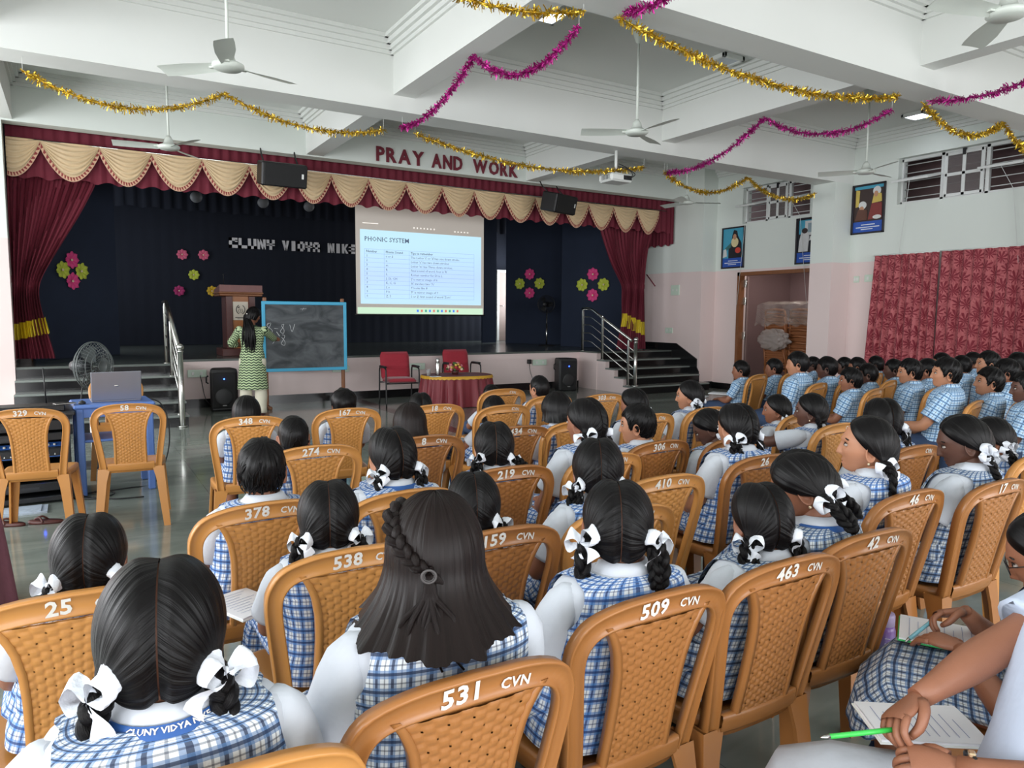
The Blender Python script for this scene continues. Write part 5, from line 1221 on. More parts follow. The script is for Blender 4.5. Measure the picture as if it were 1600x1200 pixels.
M_EYEW = mat('eye_white', (168, 158, 150), 0.35, var=0); M_IRIS = mat('eye_dark', (28, 18, 16), 0.2, var=0)
LIP = [mat('lip_' + n, c, 0.45, var=0.05) for n, c in (('light', (168, 96, 86)), ('medium', (132, 76, 66)), ('dark', (84, 50, 46)))]
M_SHIRT = mat('white_school_shirt', (200, 205, 214), 0.8, var=0.03, scale=14, bump=0.35, bscale=26)
M_RIBBON = mat('white_ribbon', (222, 226, 234), 0.6, var=0.04, scale=40, bump=0.2, bscale=120)
M_TROUS = mat('navy_trousers', (44, 62, 92), 0.8, var=0.08, scale=10, bump=0.25, bscale=30)
M_SOCK = mat('blue_socks', (56, 84, 128), 0.85, var=0.06); M_SHOE = mat('black_shoe', (24, 23, 24), 0.4, var=0.1)
M_TAPE = mat('blue_neck_tape', (38, 84, 150), 0.6, var=0.05)
M_GOLDJ = mat('gold_jewellery', (230, 206, 170), 0.25, metal=0.8, var=0)

# ------------------------------------------------------------------ head
HA, HB, HC = 0.072, 0.090, 0.104
def ear_mesh(mb, sx, mat_i):
    th = np.linspace(0, 2 * PI, 16, endpoint=False); P = []
    for s_, o_ in ((0.10, 0.002), (0.55, 0.000), (0.80, 0.010), (1.0, 0.013), (1.04, 0.006), (0.8, -0.004)):
        P.append(np.stack([np.full(16, sx * (HA + o_ - 0.004)) + sx * 0.010 * (-np.cos(th)) * s_ * 0.5, -0.010 - 0.017 * s_ * np.cos(th) * -1.0 * -1, -0.014 + 0.030 * s_ * np.sin(th) - 0.004 * s_ * np.cos(th)], -1))
    mb.grid(np.array(P), cv=True, mat=mat_i, flip=sx < 0)
def head_mesh(mb, Rm, c, k, hi):
    nt_, np_ = (50, 60) if hi else (20, 28)
    th = np.linspace(0.001, PI - 0.001, nt_)
    q = np.linspace(-1, 1, np_, endpoint=False)
    ph = PI * (0.45 * q + 0.55 * np.sign(q) * np.abs(q) ** 2.2)          # dense at the face (phi = 0 -> +y)
    D = np.stack([np.sin(th)[:, None] * np.sin(ph), np.sin(th)[:, None] * np.cos(ph), np.repeat(np.cos(th)[:, None], np_, 1)], -1)
    P = D * np.array([HA, HB, HC]); x, y, z = P[..., 0], P[..., 1], P[..., 2]
    fr = smooth01(y, -0.02, 0.05)
    jw = smooth01(-z, 0.015, 0.105); x = x * (1 - 0.30 * jw)
    y = np.where(y < 0, y * (1 - 0.42 * smooth01(-z, 0.03, 0.10)), y)
    G = lambda v, c_, s_: np.exp(-((v - c_) / s_) ** 2); ax = np.abs(x)
    y = y - 0.006 * fr * G(z, -0.03, 0.05)
    pr = np.clip((0.010 - z) / 0.046, 0, 1) * (1 - smooth01(-z, 0.035, 0.047))
    y = y + fr * (0.022 * pr * np.exp(-(x / (0.008 + 0.006 * pr)) ** 2) + 0.006 * G(z, -0.036, 0.008) * G(ax, 0.013, 0.006)
                  + 0.005 * G(z, 0.020, 0.010) * G(x, 0, 0.05) - 0.0085 * G(z, 0.001, 0.012) * G(ax, 0.031, 0.015) + 0.005 * G(z, -0.030, 0.026) * G(ax, 0.036, 0.02)
                  + 0.0065 * G(z, -0.0585, 0.0050) * G(x, 0, 0.020) + 0.0070 * G(z, -0.0705, 0.0055) * G(x, 0, 0.018) - 0.003 * G(z, -0.0645, 0.003) * G(x, 0, 0.022)
                  + 0.013 * smooth01(-z, 0.068, 0.092) * G(x, 0, 0.026) + 0.010 * smooth01(-z, 0.04, 0.09))
    P = np.stack([x, y, z], -1)
    X = lambda p: (np.asarray(p) * k) @ Rm.T + c
    mb.grid(X(P), cv=True, mat=0, flip=True)
    e = MB()
    for sx in (-1, 1): ear_mesh(e, sx, 0)
    if hi:
        for sx in (-1, 1):
            yy = HB * 0.80
            e.sphere((sx * 0.030, yy - 0.001, 0.000), (0.0125, 0.0082, 0.0062), 8, 12, mat=1)
            e.sphere((sx * 0.030, yy + 0.0035, 0.001), (0.0072, 0.0054, 0.0062), 6, 10, mat=2)
            a = np.linspace(-1, 1, 8)
            e.tube(np.stack([sx * (0.031 + 0.019 * a), yy + 0.0075 - 0.011 * (a * 0.5 + 0.5) ** 2, 0.0205 + 0.003 * (1 - a * a)], -1), 0.0026, 5, mat=2)
            e.tube(np.stack([sx * (0.030 + 0.0135 * a), yy + 0.006 - 0.006 * a * a, 0.0065 + 0.0025 * (1 - a * a)], -1), 0.0017, 4, mat=2)
        lp = lambda zc, w, yo: e.tube(np.stack([w * np.linspace(-1, 1, 9), HB * 0.885 + yo - 0.006 * np.linspace(-1, 1, 9) ** 2, zc + 0.001 * np.cos(np.linspace(-3, 3, 9))], -1), np.array([0.001, 0.0025, 0.0035, 0.004, 0.0042, 0.004, 0.0035, 0.0025, 0.001]) * 0.85, 6, mat=3)
        lp(-0.0590, 0.019, -0.0050); lp(-0.0695, 0.017, -0.0075)
    e.v = [X(v) for v in e.v]
    for V, in zip(e.v): pass
    off = mb.n
    mb.v += e.v; mb.uv += e.uv; mb.f += [[i + off for i in f] for f in e.f]; mb.m += e.m; mb.sm += e.sm; mb.n += e.n

# ------------------------------------------------------------------ hair pieces (head frame)
def ell_r(D, th): return D * (np.array([HA, HB, HC]) + th)
def slerp(a, b, t):
    w = np.arccos(np.clip((a * b).sum(-1), -1, 1))[..., None]; s_ = np.sin(w) + 1e-9
    return (np.sin((1 - t) * w) * a + np.sin(t * w) * b) / s_
def strand_noise(s, seed, f=(23, 51, 97)):
    g = np.random.default_rng(seed); p = g.uniform(0, 6.28, 3)
    return 0.5 * np.sin(s * f[0] + p[0]) + 0.35 * np.sin(s * f[1] + p[1]) + 0.25 * np.sin(s * f[2] + p[2])
GATH = np.array([0.80, -0.50, -0.36]); GATH = GATH / np.linalg.norm(GATH)
def hair_parted(hi, seed, side=0.0, gath=GATH):
    mb = MB(); ns, nt_ = (110, 26) if hi else (44, 12)
    s = np.linspace(0, 1, ns); t = np.linspace(0, 1, nt_)
    al = np.radians(46 + (214 - 46) * s)
    for sx in (-1, 1):
        gap = 0.014
        p = np.stack([np.full(ns, sx * gap) + side * np.clip(1 - s * 2.2, 0, 1), np.cos(al), np.sin(al)], -1); p /= np.linalg.norm(p, axis=1)[:, None]
        g_ = gath * np.array([sx, 1, 1])
        n_ = strand_noise(s, seed + sx)
        P = np.zeros((ns, nt_, 3)); UV = np.zeros((ns, nt_, 2))
        for j, tt in enumerate(t):
            te = tt
            d = slerp(p, np.repeat(g_[None], ns, 0), te)
            bend = (math.sin(PI * min(1.0, te * 1.05)) * np.exp(-s / 0.10))[:, None]
            d = d + bend * np.array([0.06 * sx, 0.20, -0.15]); d /= np.linalg.norm(d, axis=1)[:, None]
            bul = 0.0065 + 0.009 * smooth01(tt, 0.0, 0.22) + 0.006 * math.sin(PI * min(1, tt * 0.95)) + 0.012 * smooth01(tt, 0.85, 1.0)
            edge = 1 - 0.55 * np.exp(-s / 0.03)
            hh = bul * edge + 0.0016 * n_ * math.sin(PI * min(1, tt + 0.1))
            P[:, j] = ell_r(d, 0.0) + d * hh[:, None]
            UV[:, j, 0] = s * 0.25 + sx; UV[:, j, 1] = tt * 0.15
        mb.grid(P, UV, flip=sx > 0)
    return mb
def braid_path(kind, L, sx, gath=GATH):
    g0 = ell_r(gath * np.array([sx, 1, 1]), 0.014)
    if kind == 'loop':
        pts = [g0 * 0.95, g0 + (sx * 0.018, -0.012, -0.020), g0 + (sx * 0.028, -0.022, -0.075), g0 + (sx * 0.014, -0.035, -0.105), g0 + (sx * 0.004, -0.042, -0.07), g0 + (0, -0.02, -0.01)]
    elif kind == 'out':
        pts = [g0 * 0.95, g0 + (sx * 0.025, -0.02, -0.008), g0 + (sx * 0.055, -0.035, -0.03), g0 + (sx * 0.062, -0.04, -0.085), g0 + (sx * 0.04, -0.04, -0.12)]
    else:
        pts = [g0 * 0.95, g0 + (sx * 0.014, -0.016, -0.03), g0 + (sx * 0.016, -0.024, -0.09), g0 + (sx * 0.012, -0.030, -L * 0.6), g0 + (sx * 0.008, -0.030, -L)]
    return np.array(pts)
def braid(mb, path, r, seed, hi):
    n = 60 if hi else 26; q = catmull(path, n); L = np.linalg.norm(np.diff(q, axis=0), axis=1).sum()
    T = np.gradient(q, axis=0); T /= np.linalg.norm(T, axis=1)[:, None]
    up = np.array([0, 1.0, 0]); N = up - T * (T @ up)[:, None]; N /= np.linalg.norm(N, axis=1)[:, None] + 1e-9; B = np.cross(T, N)
    s = np.linspace(0, 1, n); w = s * L / 0.034 * PI; tap = 1 - 0.45 * s ** 2
    for k in range(3):
        a = w + k * 2 * PI / 3
        c = q + B * (r * 0.72 * np.sin(a) * tap)[:, None] + N * (r * 0.42 * np.sin(2 * a) * tap)[:, None]
        mb.tube(c, r * 0.60 * tap, 8 if hi else 6)
    tl = q[-1] + T[-1] * 0.03; mb.tube(np.array([q[-1], q[-1] + T[-1] * 0.015, tl]), [r * 0.5, r * 0.6, r * 0.15], 6)
def bow(size, seed, loops=2, tails=True):
    """ribbon bow in xz-plane facing -y (outwards)"""
    g = np.random.default_rng(seed); mb = MB()
    ang = [0.25, PI - 0.25] if loops == 2 else [0.1 + 2 * PI * k / loops for k in range(loops)]
    for a0 in ang:
        a0 += g.uniform(-0.25, 0.25); L = size * g.uniform(0.85, 1.15); W = size * (0.55 if loops == 2 else 0.42)
        t = np.linspace(0, 2 * PI, 22); wd = 0.5 * size * 0.62
        lx = L * (1 - np.cos(t)) / 2; lz = W * np.sin(t) * np.sin(t / 2)
        P = np.zeros((22, 5, 3))
        for j in range(5):
            v = (j - 2) / 2; sc = np.sin(t / 2) ** 0.7
            # strip stands across the plane (along y), fanning out at the loop's end
            P[:, j, 0] = lx * (1 - 0.05 * v * v); P[:, j, 2] = lz * (1 + 0.10 * v) + 0.006 * np.sin(t * 3 + v * 2 + seed) * sc
            P[:, j, 1] = v * wd * (0.30 + 0.70 * sc) - 0.010
        c, s_ = math.cos(a0), math.sin(a0); Q = P.copy(); Q[..., 0] = c * P[..., 0] - s_ * P[..., 2]; Q[..., 2] = s_ * P[..., 0] + c * P[..., 2]
        tl = g.uniform(0.3, 0.9); y_ = Q[..., 1].copy(); Q[..., 1] = y_ * math.cos(tl) - Q[..., 2] * math.sin(tl) * 0.35 - 0.004
        Q[..., 2] = Q[..., 2] * (1 - 0.25 * math.sin(tl)) + y_ * math.sin(tl)
        mb.grid(Q)
    mb.sphere((0, -0.008, 0), (0.17 * size, 0.15 * size, 0.17 * size), 7, 10)
    if tails:
        for a0 in (-1.95, -1.2):
            a0 += g.uniform(-0.25, 0.25); L = size * g.uniform(0.9, 1.4); t = np.linspace(0, 1, 9); P = np.zeros((9, 4, 3))
            for j in range(4):
                v = (j - 1.5) / 1.5; w_ = size * (0.10 + 0.22 * t)
                x = L * t; z = v * w_ + 0.01 * np.sin(t * 5 + seed)
                P[:, j, 0] = math.cos(a0) * x - math.sin(a0) * z; P[:, j, 2] = math.sin(a0) * x + math.cos(a0) * z; P[:, j, 1] = -0.008 - 0.012 * np.sin(t * 4 + j * 0.6 + seed)
            mb.grid(P)
    return mb
def hair_short(hi, seed, th0=0.019, messy=1.0, rise=0.0):
    mb = MB(); nt_, np_ = (30, 96) if hi else (14, 40); g = np.random.default_rng(seed)
    w = np.array([0.15, -0.38, 0.91]); w /= np.linalg.norm(w)
    a = np.cross(w, [0, 1.0, 0]); a /= np.linalg.norm(a); b = np.cross(w, a)
    ph = np.linspace(0, 2 * PI, np_ + 1)
    dirs = np.cos(ph)[:, None] * a + np.sin(ph)[:, None] * b
    P = np.zeros((nt_, np_ + 1, 3)); UV = np.zeros((nt_, np_ + 1, 2))
    lim = np.zeros(np_ + 1)
    for j in range(np_ + 1):                      # find the angle at which the hairline is reached
        for q in np.linspace(0.2, 2.6, 120):
            d = math.cos(q) * w + math.sin(q) * dirs[j]
            zl = np.interp(d[1], [-1, -0.75, -0.35, -0.12, 0.05, 0.22, 0.45, 0.65, 1.0], [-0.52, -0.56, -0.50, -0.10, -0.02, -0.22, 0.24, 0.46 + rise, 0.50 + rise])
            if d[2] < zl: lim[j] = q; break
        else: lim[j] = 2.6
    jag = 0.05 * messy * (strand_noise(ph / 6.28, seed, (6.28 * 9, 6.28 * 17, 6.28 * 31))); jag[-1] = jag[0]
    n_ = strand_noise(ph / 6.28, seed + 5, (6.28 * 7, 6.28 * 19, 6.28 * 41)); n_[-1] = n_[0]
    for i in range(nt_):
        f = i / (nt_ - 1); q = (lim + jag) * f
        d = np.cos(q)[:, None] * w + np.sin(q)[:, None] * dirs
        tp = th0 * (1 - f ** 5 * 0.9); up = np.clip(d[:, 2], -0.6, 1)
        h = tp * (0.55 + 0.5 * smooth01(up, -0.2, 0.7)) + 0.0035 * messy * n_ * math.sin(PI * f) + 0.002 * np.sin(f * 14 + n_ * 3) * messy * f
        P[i] = ell_r(d, 0) + d * h[:, None]; UV[i, :, 0] = ph * 0.05; UV[i, :, 1] = f * 0.12
    mb.grid(P, UV, flip=True)
    nl = int((420 if hi else 80) * messy)           # loose locks
    for k in range(nl):
        j = g.uniform(0, np_); j0 = int(j); f0 = g.uniform(0.05, 0.92); ln = g.uniform(0.25, 0.5)
        tw = g.normal() * 0.9; pts = []
        for u in np.linspace(0, 1, 4):
            jj = (j + tw * u * 2) % np_; j0 = int(jj); f = min(1.03, f0 + ln * u * 0.5)
            q = (lim[j0] + jag[j0]) * f; d = math.cos(q) * w + math.sin(q) * dirs[j0]
            pts.append(ell_r(d, 0) + d * (th0 * (0.92 - 0.55 * f) + 0.003 * math.sin(PI * min(1, u + 0.2))))
        mb.tube(np.array(pts), [0.0012, 0.0024, 0.0020, 0.0004], 4, caps=False)
    return mb
def hair_long(hi, seed, length, flare=0.015, front=0.62, curl=0.0, part=True, bangs=False):
    """length below the head centre"""
    mb = MB(); np_, nt_ = (150, 34) if hi else (60, 18)
    ph = np.linspace(-PI * (1 - 0.02), PI * (1 - 0.02), np_)      # 0 = back
    lim = PI * front
    ph = ph / PI * lim
    al0 = np.radians(89)
    g = np.random.default_rng(seed); n1 = strand_noise(ph, seed, (5, 13, 31)); n2 = strand_noise(ph, seed + 3, (9, 23, 57))
    P = np.zeros((nt_, np_, 3)); UV = np.zeros((nt_, np_, 2))
    for i in range(nt_):
        f = i / (nt_ - 1)
        hd = 0.46
        if f < hd:
            el = al0 * (1 - f / hd)
            d = np.stack([np.sin(ph) * math.cos(el), -np.cos(ph) * math.cos(el), np.full(np_, math.sin(el))], -1)
            hh = 0.013 + 0.007 * math.sin(PI * 0.5 * f / hd) + 0.0018 * n2
            P[i] = ell_r(d, 0) + d * hh[:, None]
        else:
            u = (f - hd) / (1 - hd)
            d = np.stack([np.sin(ph), -np.cos(ph), np.zeros(np_)], -1)
            base = ell_r(d, 0) + d * (0.020 + 0.0)
            Ln = length * (1 + 0.03 * n1 + 0.025 * n2)
            P[i] = base + d * (flare * (u * u * (1.0 + 0.25 * n1) * 0.75 + 0.25 * u ** 1.5) + n2 * (0.0018 + 0.0035 * u) + curl * np.sin(u * 9 + n1 * 4) * u)[:, None]
            P[i, :, 0] *= 1 - 0.10 * u
            P[i, :, 2] = -Ln * u - 0.01 * 0
            if curl == 0: P[i, :, 1] += -0.012 * u
        UV[i, :, 0] = ph * 0.08; UV[i, :, 1] = f * 0.3
    mb.grid(P, UV)
    # thickness: an inner return so that the ends are not paper-thin
    Q = P[-1]; c = np.array([0, -0.02, 0]); inner = Q + (c - Q) * np.array([0.16, 0.16, 0]) + np.array([0, 0, 0.015])
    up_ = P[-6] + (c - P[-6]) * np.array([0.18, 0.18, 0])
    mb.grid(np.array([Q, inner, up_]))
    # crown cap
    cap = np.array([[(0, 0, HC + 0.014)] * np_, P[0]]); mb.grid(cap, np.stack([np.repeat((ph * 0.08)[None], 2, 0), np.zeros((2, np_))], -1))
    if front < 0.9:                                            # front hair swept from the parting to the temples
        for sx in (-1, 1):
            s = np.linspace(0, 1, 24); t = np.linspace(0, 1, 12); al = np.radians(46 + 60 * s)
            p = np.stack([np.full(24, sx * 0.02), np.cos(al), np.sin(al)], -1); p /= np.linalg.norm(p, axis=1)[:, None]
            e_ = lim; te = np.stack([np.full(24, sx * math.sin(e_)), np.full(24, -math.cos(e_)) - 0.35 * s, np.full(24, -0.12)], -1); te /= np.linalg.norm(te, axis=1)[:, None]
            G_ = np.zeros((24, 12, 3)); U = np.zeros((24, 12, 2))
            for j, tt in enumerate(t):
                d = slerp(p, te, tt); G_[:, j] = ell_r(d, 0) + d * (0.004 + 0.009 * smooth01(tt, 0, 0.3) + 0.0015 * strand_noise(s, seed)[:, None] + 0.005 * tt - 0.006 * s[:, None]); U[:, j, 0] = s * 0.2; U[:, j, 1] = tt * 0.15
            mb.grid(G_, U, flip=sx > 0)
    return mb

# ------------------------------------------------------------------ limbs
def ik(a, b, l1, l2, pole):
    a, b, pole = (np.asarray(v, float) for v in (a, b, pole)); d = b - a; L = np.linalg.norm(d); u = d / L
    if L > (l1 + l2) * 0.995: b = a + u * (l1 + l2) * 0.995; L = (l1 + l2) * 0.995
    x = (l1 * l1 - l2 * l2 + L * L) / (2 * L); h = math.sqrt(max(1e-6, l1 * l1 - x * x))
    p = pole - u * (pole @ u); p /= np.linalg.norm(p) + 1e-9
    return a + u * x + p * h, b
def hand_mesh(mb, wrist, direc, back, k, side, curl=0.6, thumb_in=0.5, hi=False):
    """direc: along the palm to the fingers; back: normal on the back of the hand"""
    d = np.asarray(direc, float); d /= np.linalg.norm(d); n = np.asarray(back, float); n = n - d * (n @ d); n /= np.linalg.norm(n); r = np.cross(d, n)
    Pw = np.asarray(wrist, float); T = lambda f, s_, u: Pw + (d * f + r * s_ + n * u) * k
    sg = 8 if hi else 6
    ring = []; m = 10; a = np.linspace(0, 2 * PI, m, endpoint=False)
    for f, w, t_ in ((-0.012, 0.019, 0.015), (0.008, 0.021, 0.014), (0.03, 0.031, 0.013), (0.055, 0.035, 0.012), (0.072, 0.034, 0.010), (0.080, 0.028, 0.006)):
        ring.append([T(f, w * math.cos(t), t_ * math.sin(t)) for t in a])
    mb.grid(np.array(ring), cv=True, flip=True)
    for i, (s_, L, rr) in enumerate(((-0.027, 0.062, 0.0078), (-0.009, 0.072, 0.0084), (0.009, 0.068, 0.0082), (0.026, 0.054, 0.0070))):
        p = [T(0.066, s_, 0.0)]; ang = 0.10; q = (0.070, 0.0)
        for j, seg in enumerate((0.42, 0.32, 0.26)):
            ang += curl * (0.55, 0.85, 0.6)[j] + 0.04 * i; q = (q[0] + L * seg * math.cos(ang), q[1] - L * seg * math.sin(ang)); p.append(T(q[0], s_ * (1 - 0.08 * j), q[1]))
        pts = catmull(np.array(p), 9 if hi else 6); mb.tube(pts, np.linspace(rr, rr * 0.68, len(pts)) * k, sg)
        mb.sphere(pts[-1], rr * 0.68 * k, 5, sg)
    sd = side; p = [T(0.012, sd * 0.020, -0.003), T(0.034, sd * 0.036, -0.010), T(0.056, sd * (0.042 - 0.014 * thumb_in), -0.018 - 0.010 * thumb_in), T(0.074, sd * (0.042 - 0.028 * thumb_in), -0.022 - 0.014 * thumb_in)]
    pts = catmull(np.array(p), 8); mb.tube(pts, np.array([0.0125, 0.0115, 0.0105, 0.010, 0.0095, 0.009, 0.008, 0.0068]) * k, sg); mb.sphere(pts[-1], 0.0068 * k, 5, sg)

TORSO_T = [0.0, 0.10, 0.25, 0.42, 0.58, 0.74, 0.86, 0.925, 0.955, 0.977, 0.99]
TORSO_W = [0.150, 0.148, 0.132, 0.130, 0.140, 0.150, 0.152, 0.143, 0.120, 0.082, 0.058]
TORSO_D = [0.112, 0.110, 0.098, 0.094, 0.098, 0.098, 0.090, 0.078, 0.066, 0.055, 0.052]
def torso_grid(spine, kx, off, n=40, ts=None, wr=0.0, seed=0, ex=2.6, A=None):
    """rings from hip to neck; column 0 = front centre, runs to the right; returns P, UV, t"""
    ts = np.linspace(0, 0.99, 34) if ts is None else ts
    a = np.linspace(0, 2 * PI, n + 1)
    if A is not None: n = A.shape[1] - 1
    W = np.interp(ts, TORSO_T, TORSO_W) * kx + off; Dp = np.interp(ts, TORSO_T, TORSO_D) * kx + off
    C = np.stack([np.interp(ts, np.linspace(0, 1, len(spine)), spine[:, i]) for i in range(3)], -1)
    g = np.random.default_rng(seed); P = np.zeros((len(ts), n + 1, 3)); UV = np.zeros((len(ts), n + 1, 2))
    ph = g.uniform(0, 6.28, 5)
    for i, t in enumerate(ts):
        if A is not None: a = A[i]
        c, s_ = np.cos(a), np.sin(a)
        e = 2 / ex
        x = np.sign(s_) * np.abs(s_) ** e * W[i]; y = np.sign(c) * np.abs(c) ** e * Dp[i]
        f = wr * (np.sin(a * 3 + t * 9 + ph[0]) * 0.5 + np.sin(a * 5 - t * 17 + ph[1]) * 0.35 + np.sin(a * 2 + t * 31 + ph[2]) * 0.5) * (0.3 + 1.0 * (1 - t))
        P[i] = C[i] + np.stack([x * (1 + f), y * (1 + f), np.zeros(n + 1)], -1)
        UV[i, :, 0] = a * 0.145 * kx; UV[i, :, 1] = C[i, 2] + (max(0.0, 0.150 * kx - W[i]) * 1.6 if t > 0.8 else 0.0)
    return P, UV, ts, a

def person_root(name, label, loc, az, cat='person', group=None):
    return thing(name, label, cat, (loc[0], loc[1], loc[2] if len(loc) > 2 else 0.0), -math.radians(az), group)

def rot_head(yaw, pitch, roll):
    """yaw>0 turns right, pitch>0 looks down, roll>0 tilts to the right"""
    M = Matrix.Rotation(-yaw, 3, 'Z') @ Matrix.Rotation(-pitch, 3, 'X') @ Matrix.Rotation(roll, 3, 'Y')
    return np.array(M)

HANDS = {}
def pupil(label, loc, az, top, kind='girl', yaw=0, pitch=0, roll=0, skin=1, tint=0, hi=True, seed=0, hair='plaits', braids=('loop', 'loop'), braid_len=0.2, bows=(2, 2), bow_size=0.062,
          hair_len=0.25, hand_l=None, hand_r=None, tape=False, earring=False, lean=0.0, kid=None, curl_h=0.6, hairmat=None, pale=False, side=0.0, group='pupils watching the lesson', legs=True, glasses=False, hair_kw={}, face=True, mats={}, gz=-0.36):
    """top: head top in the frame of the chair (x right, y forward, z up)"""
    t = person_root('person', label, loc, az, group=group)
    top = np.array(top, float); k = kid or float(np.clip((top[2] - 0.44) / 0.62, 0.86, 1.22)); kh = 0.5 + 0.5 * k
    kh = float(np.clip(kh, 0.94, 1.08))
    Rm = rot_head(math.radians(yaw), math.radians(pitch), math.radians(roll))
    upv = Rm @ np.array([0, 0, 1.0])
    hc = top - np.array([0, 0, (HC + 0.018) * kh])
    neck_top = hc + Rm @ np.array([0, -0.022, -0.055]) * kh
    nb = hc + np.array([0, -0.030 - 0.04 * max(0, math.sin(math.radians(pitch))), -0.086 * kh])
    zs = nb[2]
    pel = np.array([0.0, -0.035, 0.455])
    spine = catmull(np.array([pel, pel + (nb - pel) * 0.33 + (0, 0.0 + lean * 0.2, 0), pel + (nb - pel) * 0.70 + (0, 0.006, 0), nb]), 20)
    kx = 1.05 * k
    seg = 1 if hi else 0
    # ---- skin: one mesh
    b = MB()
    head_mesh(b, Rm, hc, kh, hi and face)
    b.tube(catmull(np.array([nb - (0, 0, 0.10), nb - (0, 0, 0.02), (nb + neck_top) / 2, neck_top]), 9), np.array([0.075, 0.064, 0.052, 0.047, 0.044, 0.043, 0.043, 0.045, 0.048]) * kh, 14 if hi else 9)
    P, UV, ts, aa = torso_grid(spine, kx, -0.012, 16, np.linspace(0, 0.97, 8)); b.grid(P, flip=True)
    shz = np.array([0, 0, zs - 0.040 * k])
    L1, L2 = 0.235 * k, 0.205 * k; arms = []
    for sx, ht in ((-1, hand_l), (1, hand_r)):
        sh = np.array([nb[0] + sx * 0.138 * kx, nb[1] - 0.004, shz[2] - 0.012])
        if ht is None: ht = dict(p=(sx * 0.055 + 0.3 * top[0], 0.155, 0.585), d=(-sx * 0.55, 0.8, -0.1), n=(0.2 * sx, 0.1, 1))
        el, wr = ik(sh, ht['p'], L1, L2, ht.get('pole', (sx * 0.75, -0.6, -0.55)))
        arms.append((sx, sh, el, wr)); HANDS[(label, sx)] = (wr, np.array(ht.get('d', (0, 1, 0)), float), k)
        pth = np.vstack([np.linspace(sh, el, 6)[:-1], np.linspace(el, wr, 6)])
        sm = pth.copy(); sm[1:-1] = (pth[:-2] + 2 * pth[1:-1] + pth[2:]) / 4
        b.tube(sm, np.array([0.012, 0.030, 0.036, 0.036, 0.034, 0.034, 0.035, 0.033, 0.028, 0.023, 0.0195]) * k, 12 if hi else 7)
        hand_mesh(b, wr, ht.get('d', (0, 1, 0)), ht.get('n', (0, 0, 1)), k * 0.92, ht.get('th', -sx), ht.get('curl', curl_h), ht.get('thumb', 0.5), hi)
    knees = []
    for sx in (-1, 1):
        hp = np.array([sx * 0.075 * k, -0.04, 0.495]); kn = np.array([sx * 0.095 * k, 0.30 * k + 0.03, 0.50]); an = np.array([sx * 0.09 * k, 0.27 * k + 0.06, 0.085])
        knees.append((sx, hp, kn, an))
        pth = np.vstack([np.linspace(hp, kn, 5)[:-1], np.linspace(kn, an, 6)]); sm = pth.copy(); sm[1:-1] = (pth[:-2] + 2 * pth[1:-1] + pth[2:]) / 4
        if legs: b.tube(sm, np.array([0.07, 0.068, 0.062, 0.056, 0.050, 0.047, 0.046, 0.040, 0.032, 0.026]) * k, 10 if hi else 7)
    sk = SKIN[skin]
    b.build('body', [sk, M_EYEW, M_IRIS, LIP[skin]], t)
    # ---- shirt
    top_mat = mats.get('shirt') or (SHIRTP if kind == 'boy' else M_SHIRT)
    m = MB(); P, UV, ts, aa = torso_grid(spine, kx, 0.0, 40 if hi else 24, None if hi else np.linspace(0, 0.99, 18), 0.012, seed); m.grid(P, UV, flip=True)
    for sx, sh, el, wr in arms:
        d = el - sh; sl = 0.66 if kind != 'boy' else 0.72
        u = np.array([-0.12, -0.04, 0.08, 0.25, 0.45, sl - 0.05, sl, sl, sl - 0.04]); rr = np.array([0.012, 0.034, 0.048, 0.055, 0.058, 0.060, 0.061, 0.053, 0.050]) * k
        c = sh + d * u[:, None]; c[0] += np.array([-sx * 0.012, 0, -0.004]); c[1] += np.array([-sx * 0.006, 0, -0.001])
        m.tube(c, rr, 18 if hi else 10, caps=True)
    fix = m.build('shirt', top_mat, t)
    # collar
    m = MB(); n = 28; a = np.linspace(0, 2 * PI, n, endpoint=False); cn = nb + np.array([0, 0.004, 0.0]); rr = []
    for r_, z_, fl in ((0.050, 0.000, 0), (0.053, 0.018, 0), (0.057, 0.020, 0), (0.066, 0.006, 1), (0.075, -0.006, 1), (0.071, -0.010, 1)):
        rr.append(np.stack([np.sin(a) * r_ * kh * (1.06 if fl else 1), np.cos(a) * r_ * kh, z_ * kh - 0.022 * np.clip(np.cos(a), 0, 1) * (1 + fl)], -1) + cn)
    uvc = np.stack(np.meshgrid(a * 0.08, np.linspace(0, 0.06, 6)), -1)
    m.grid(np.array(rr), uvc, cv=True); m.build('collar', top_mat, t)
    if tape:
        m = MB(); rr = [np.stack([np.sin(a) * r_ * kh, np.cos(a) * r_ * kh * 1.02, z_ * kh - 0.05 * np.clip(np.cos(a), 0, 1)], -1) + cn for r_, z_ in ((0.077, -0.001), (0.086, -0.013), (0.088, -0.016))]
        m.grid(np.array(rr), cv=True); m.build('neck_tape', M_TAPE, t)
    # ---- pinafore or trousers
    pl = PLAID[tint]
    if kind in ('girl', 'vest'):
        m = MB(); N = 48 if hi else 28; T0 = 0.62
        P, UV, ts, aa = torso_grid(spine, kx, 0.013, N, np.linspace(0.0, T0, 16 if hi else 9), 0.012, seed); m.grid(P, UV, flip=True)
        tb = np.concatenate([np.linspace(T0, 0.88, 10 if hi else 6), np.linspace(0.90, 0.984, 12 if hi else 7)])
        Wt = np.interp(tb, TORSO_T, TORSO_W) * kx + 0.013
        lim_ = np.interp(tb, [T0, 0.66, 0.76, 0.90, 0.98], [0.2, 0.148, 0.136, 0.130, 0.128]) * kx
        th_ = np.arcsin(np.clip(lim_ / Wt, 0, 1) ** 1.3); th_[0] = PI / 2
        u_ = np.linspace(-1, 1, 21 if hi else 13)
        P, UV, ts, aa = torso_grid(spine, kx, 0.013, 0, tb, 0.012, seed, A=PI + th_[:, None] * u_[None]); m.grid(P, UV, flip=True)
        nf = int((tb < 0.84).sum()) + 1
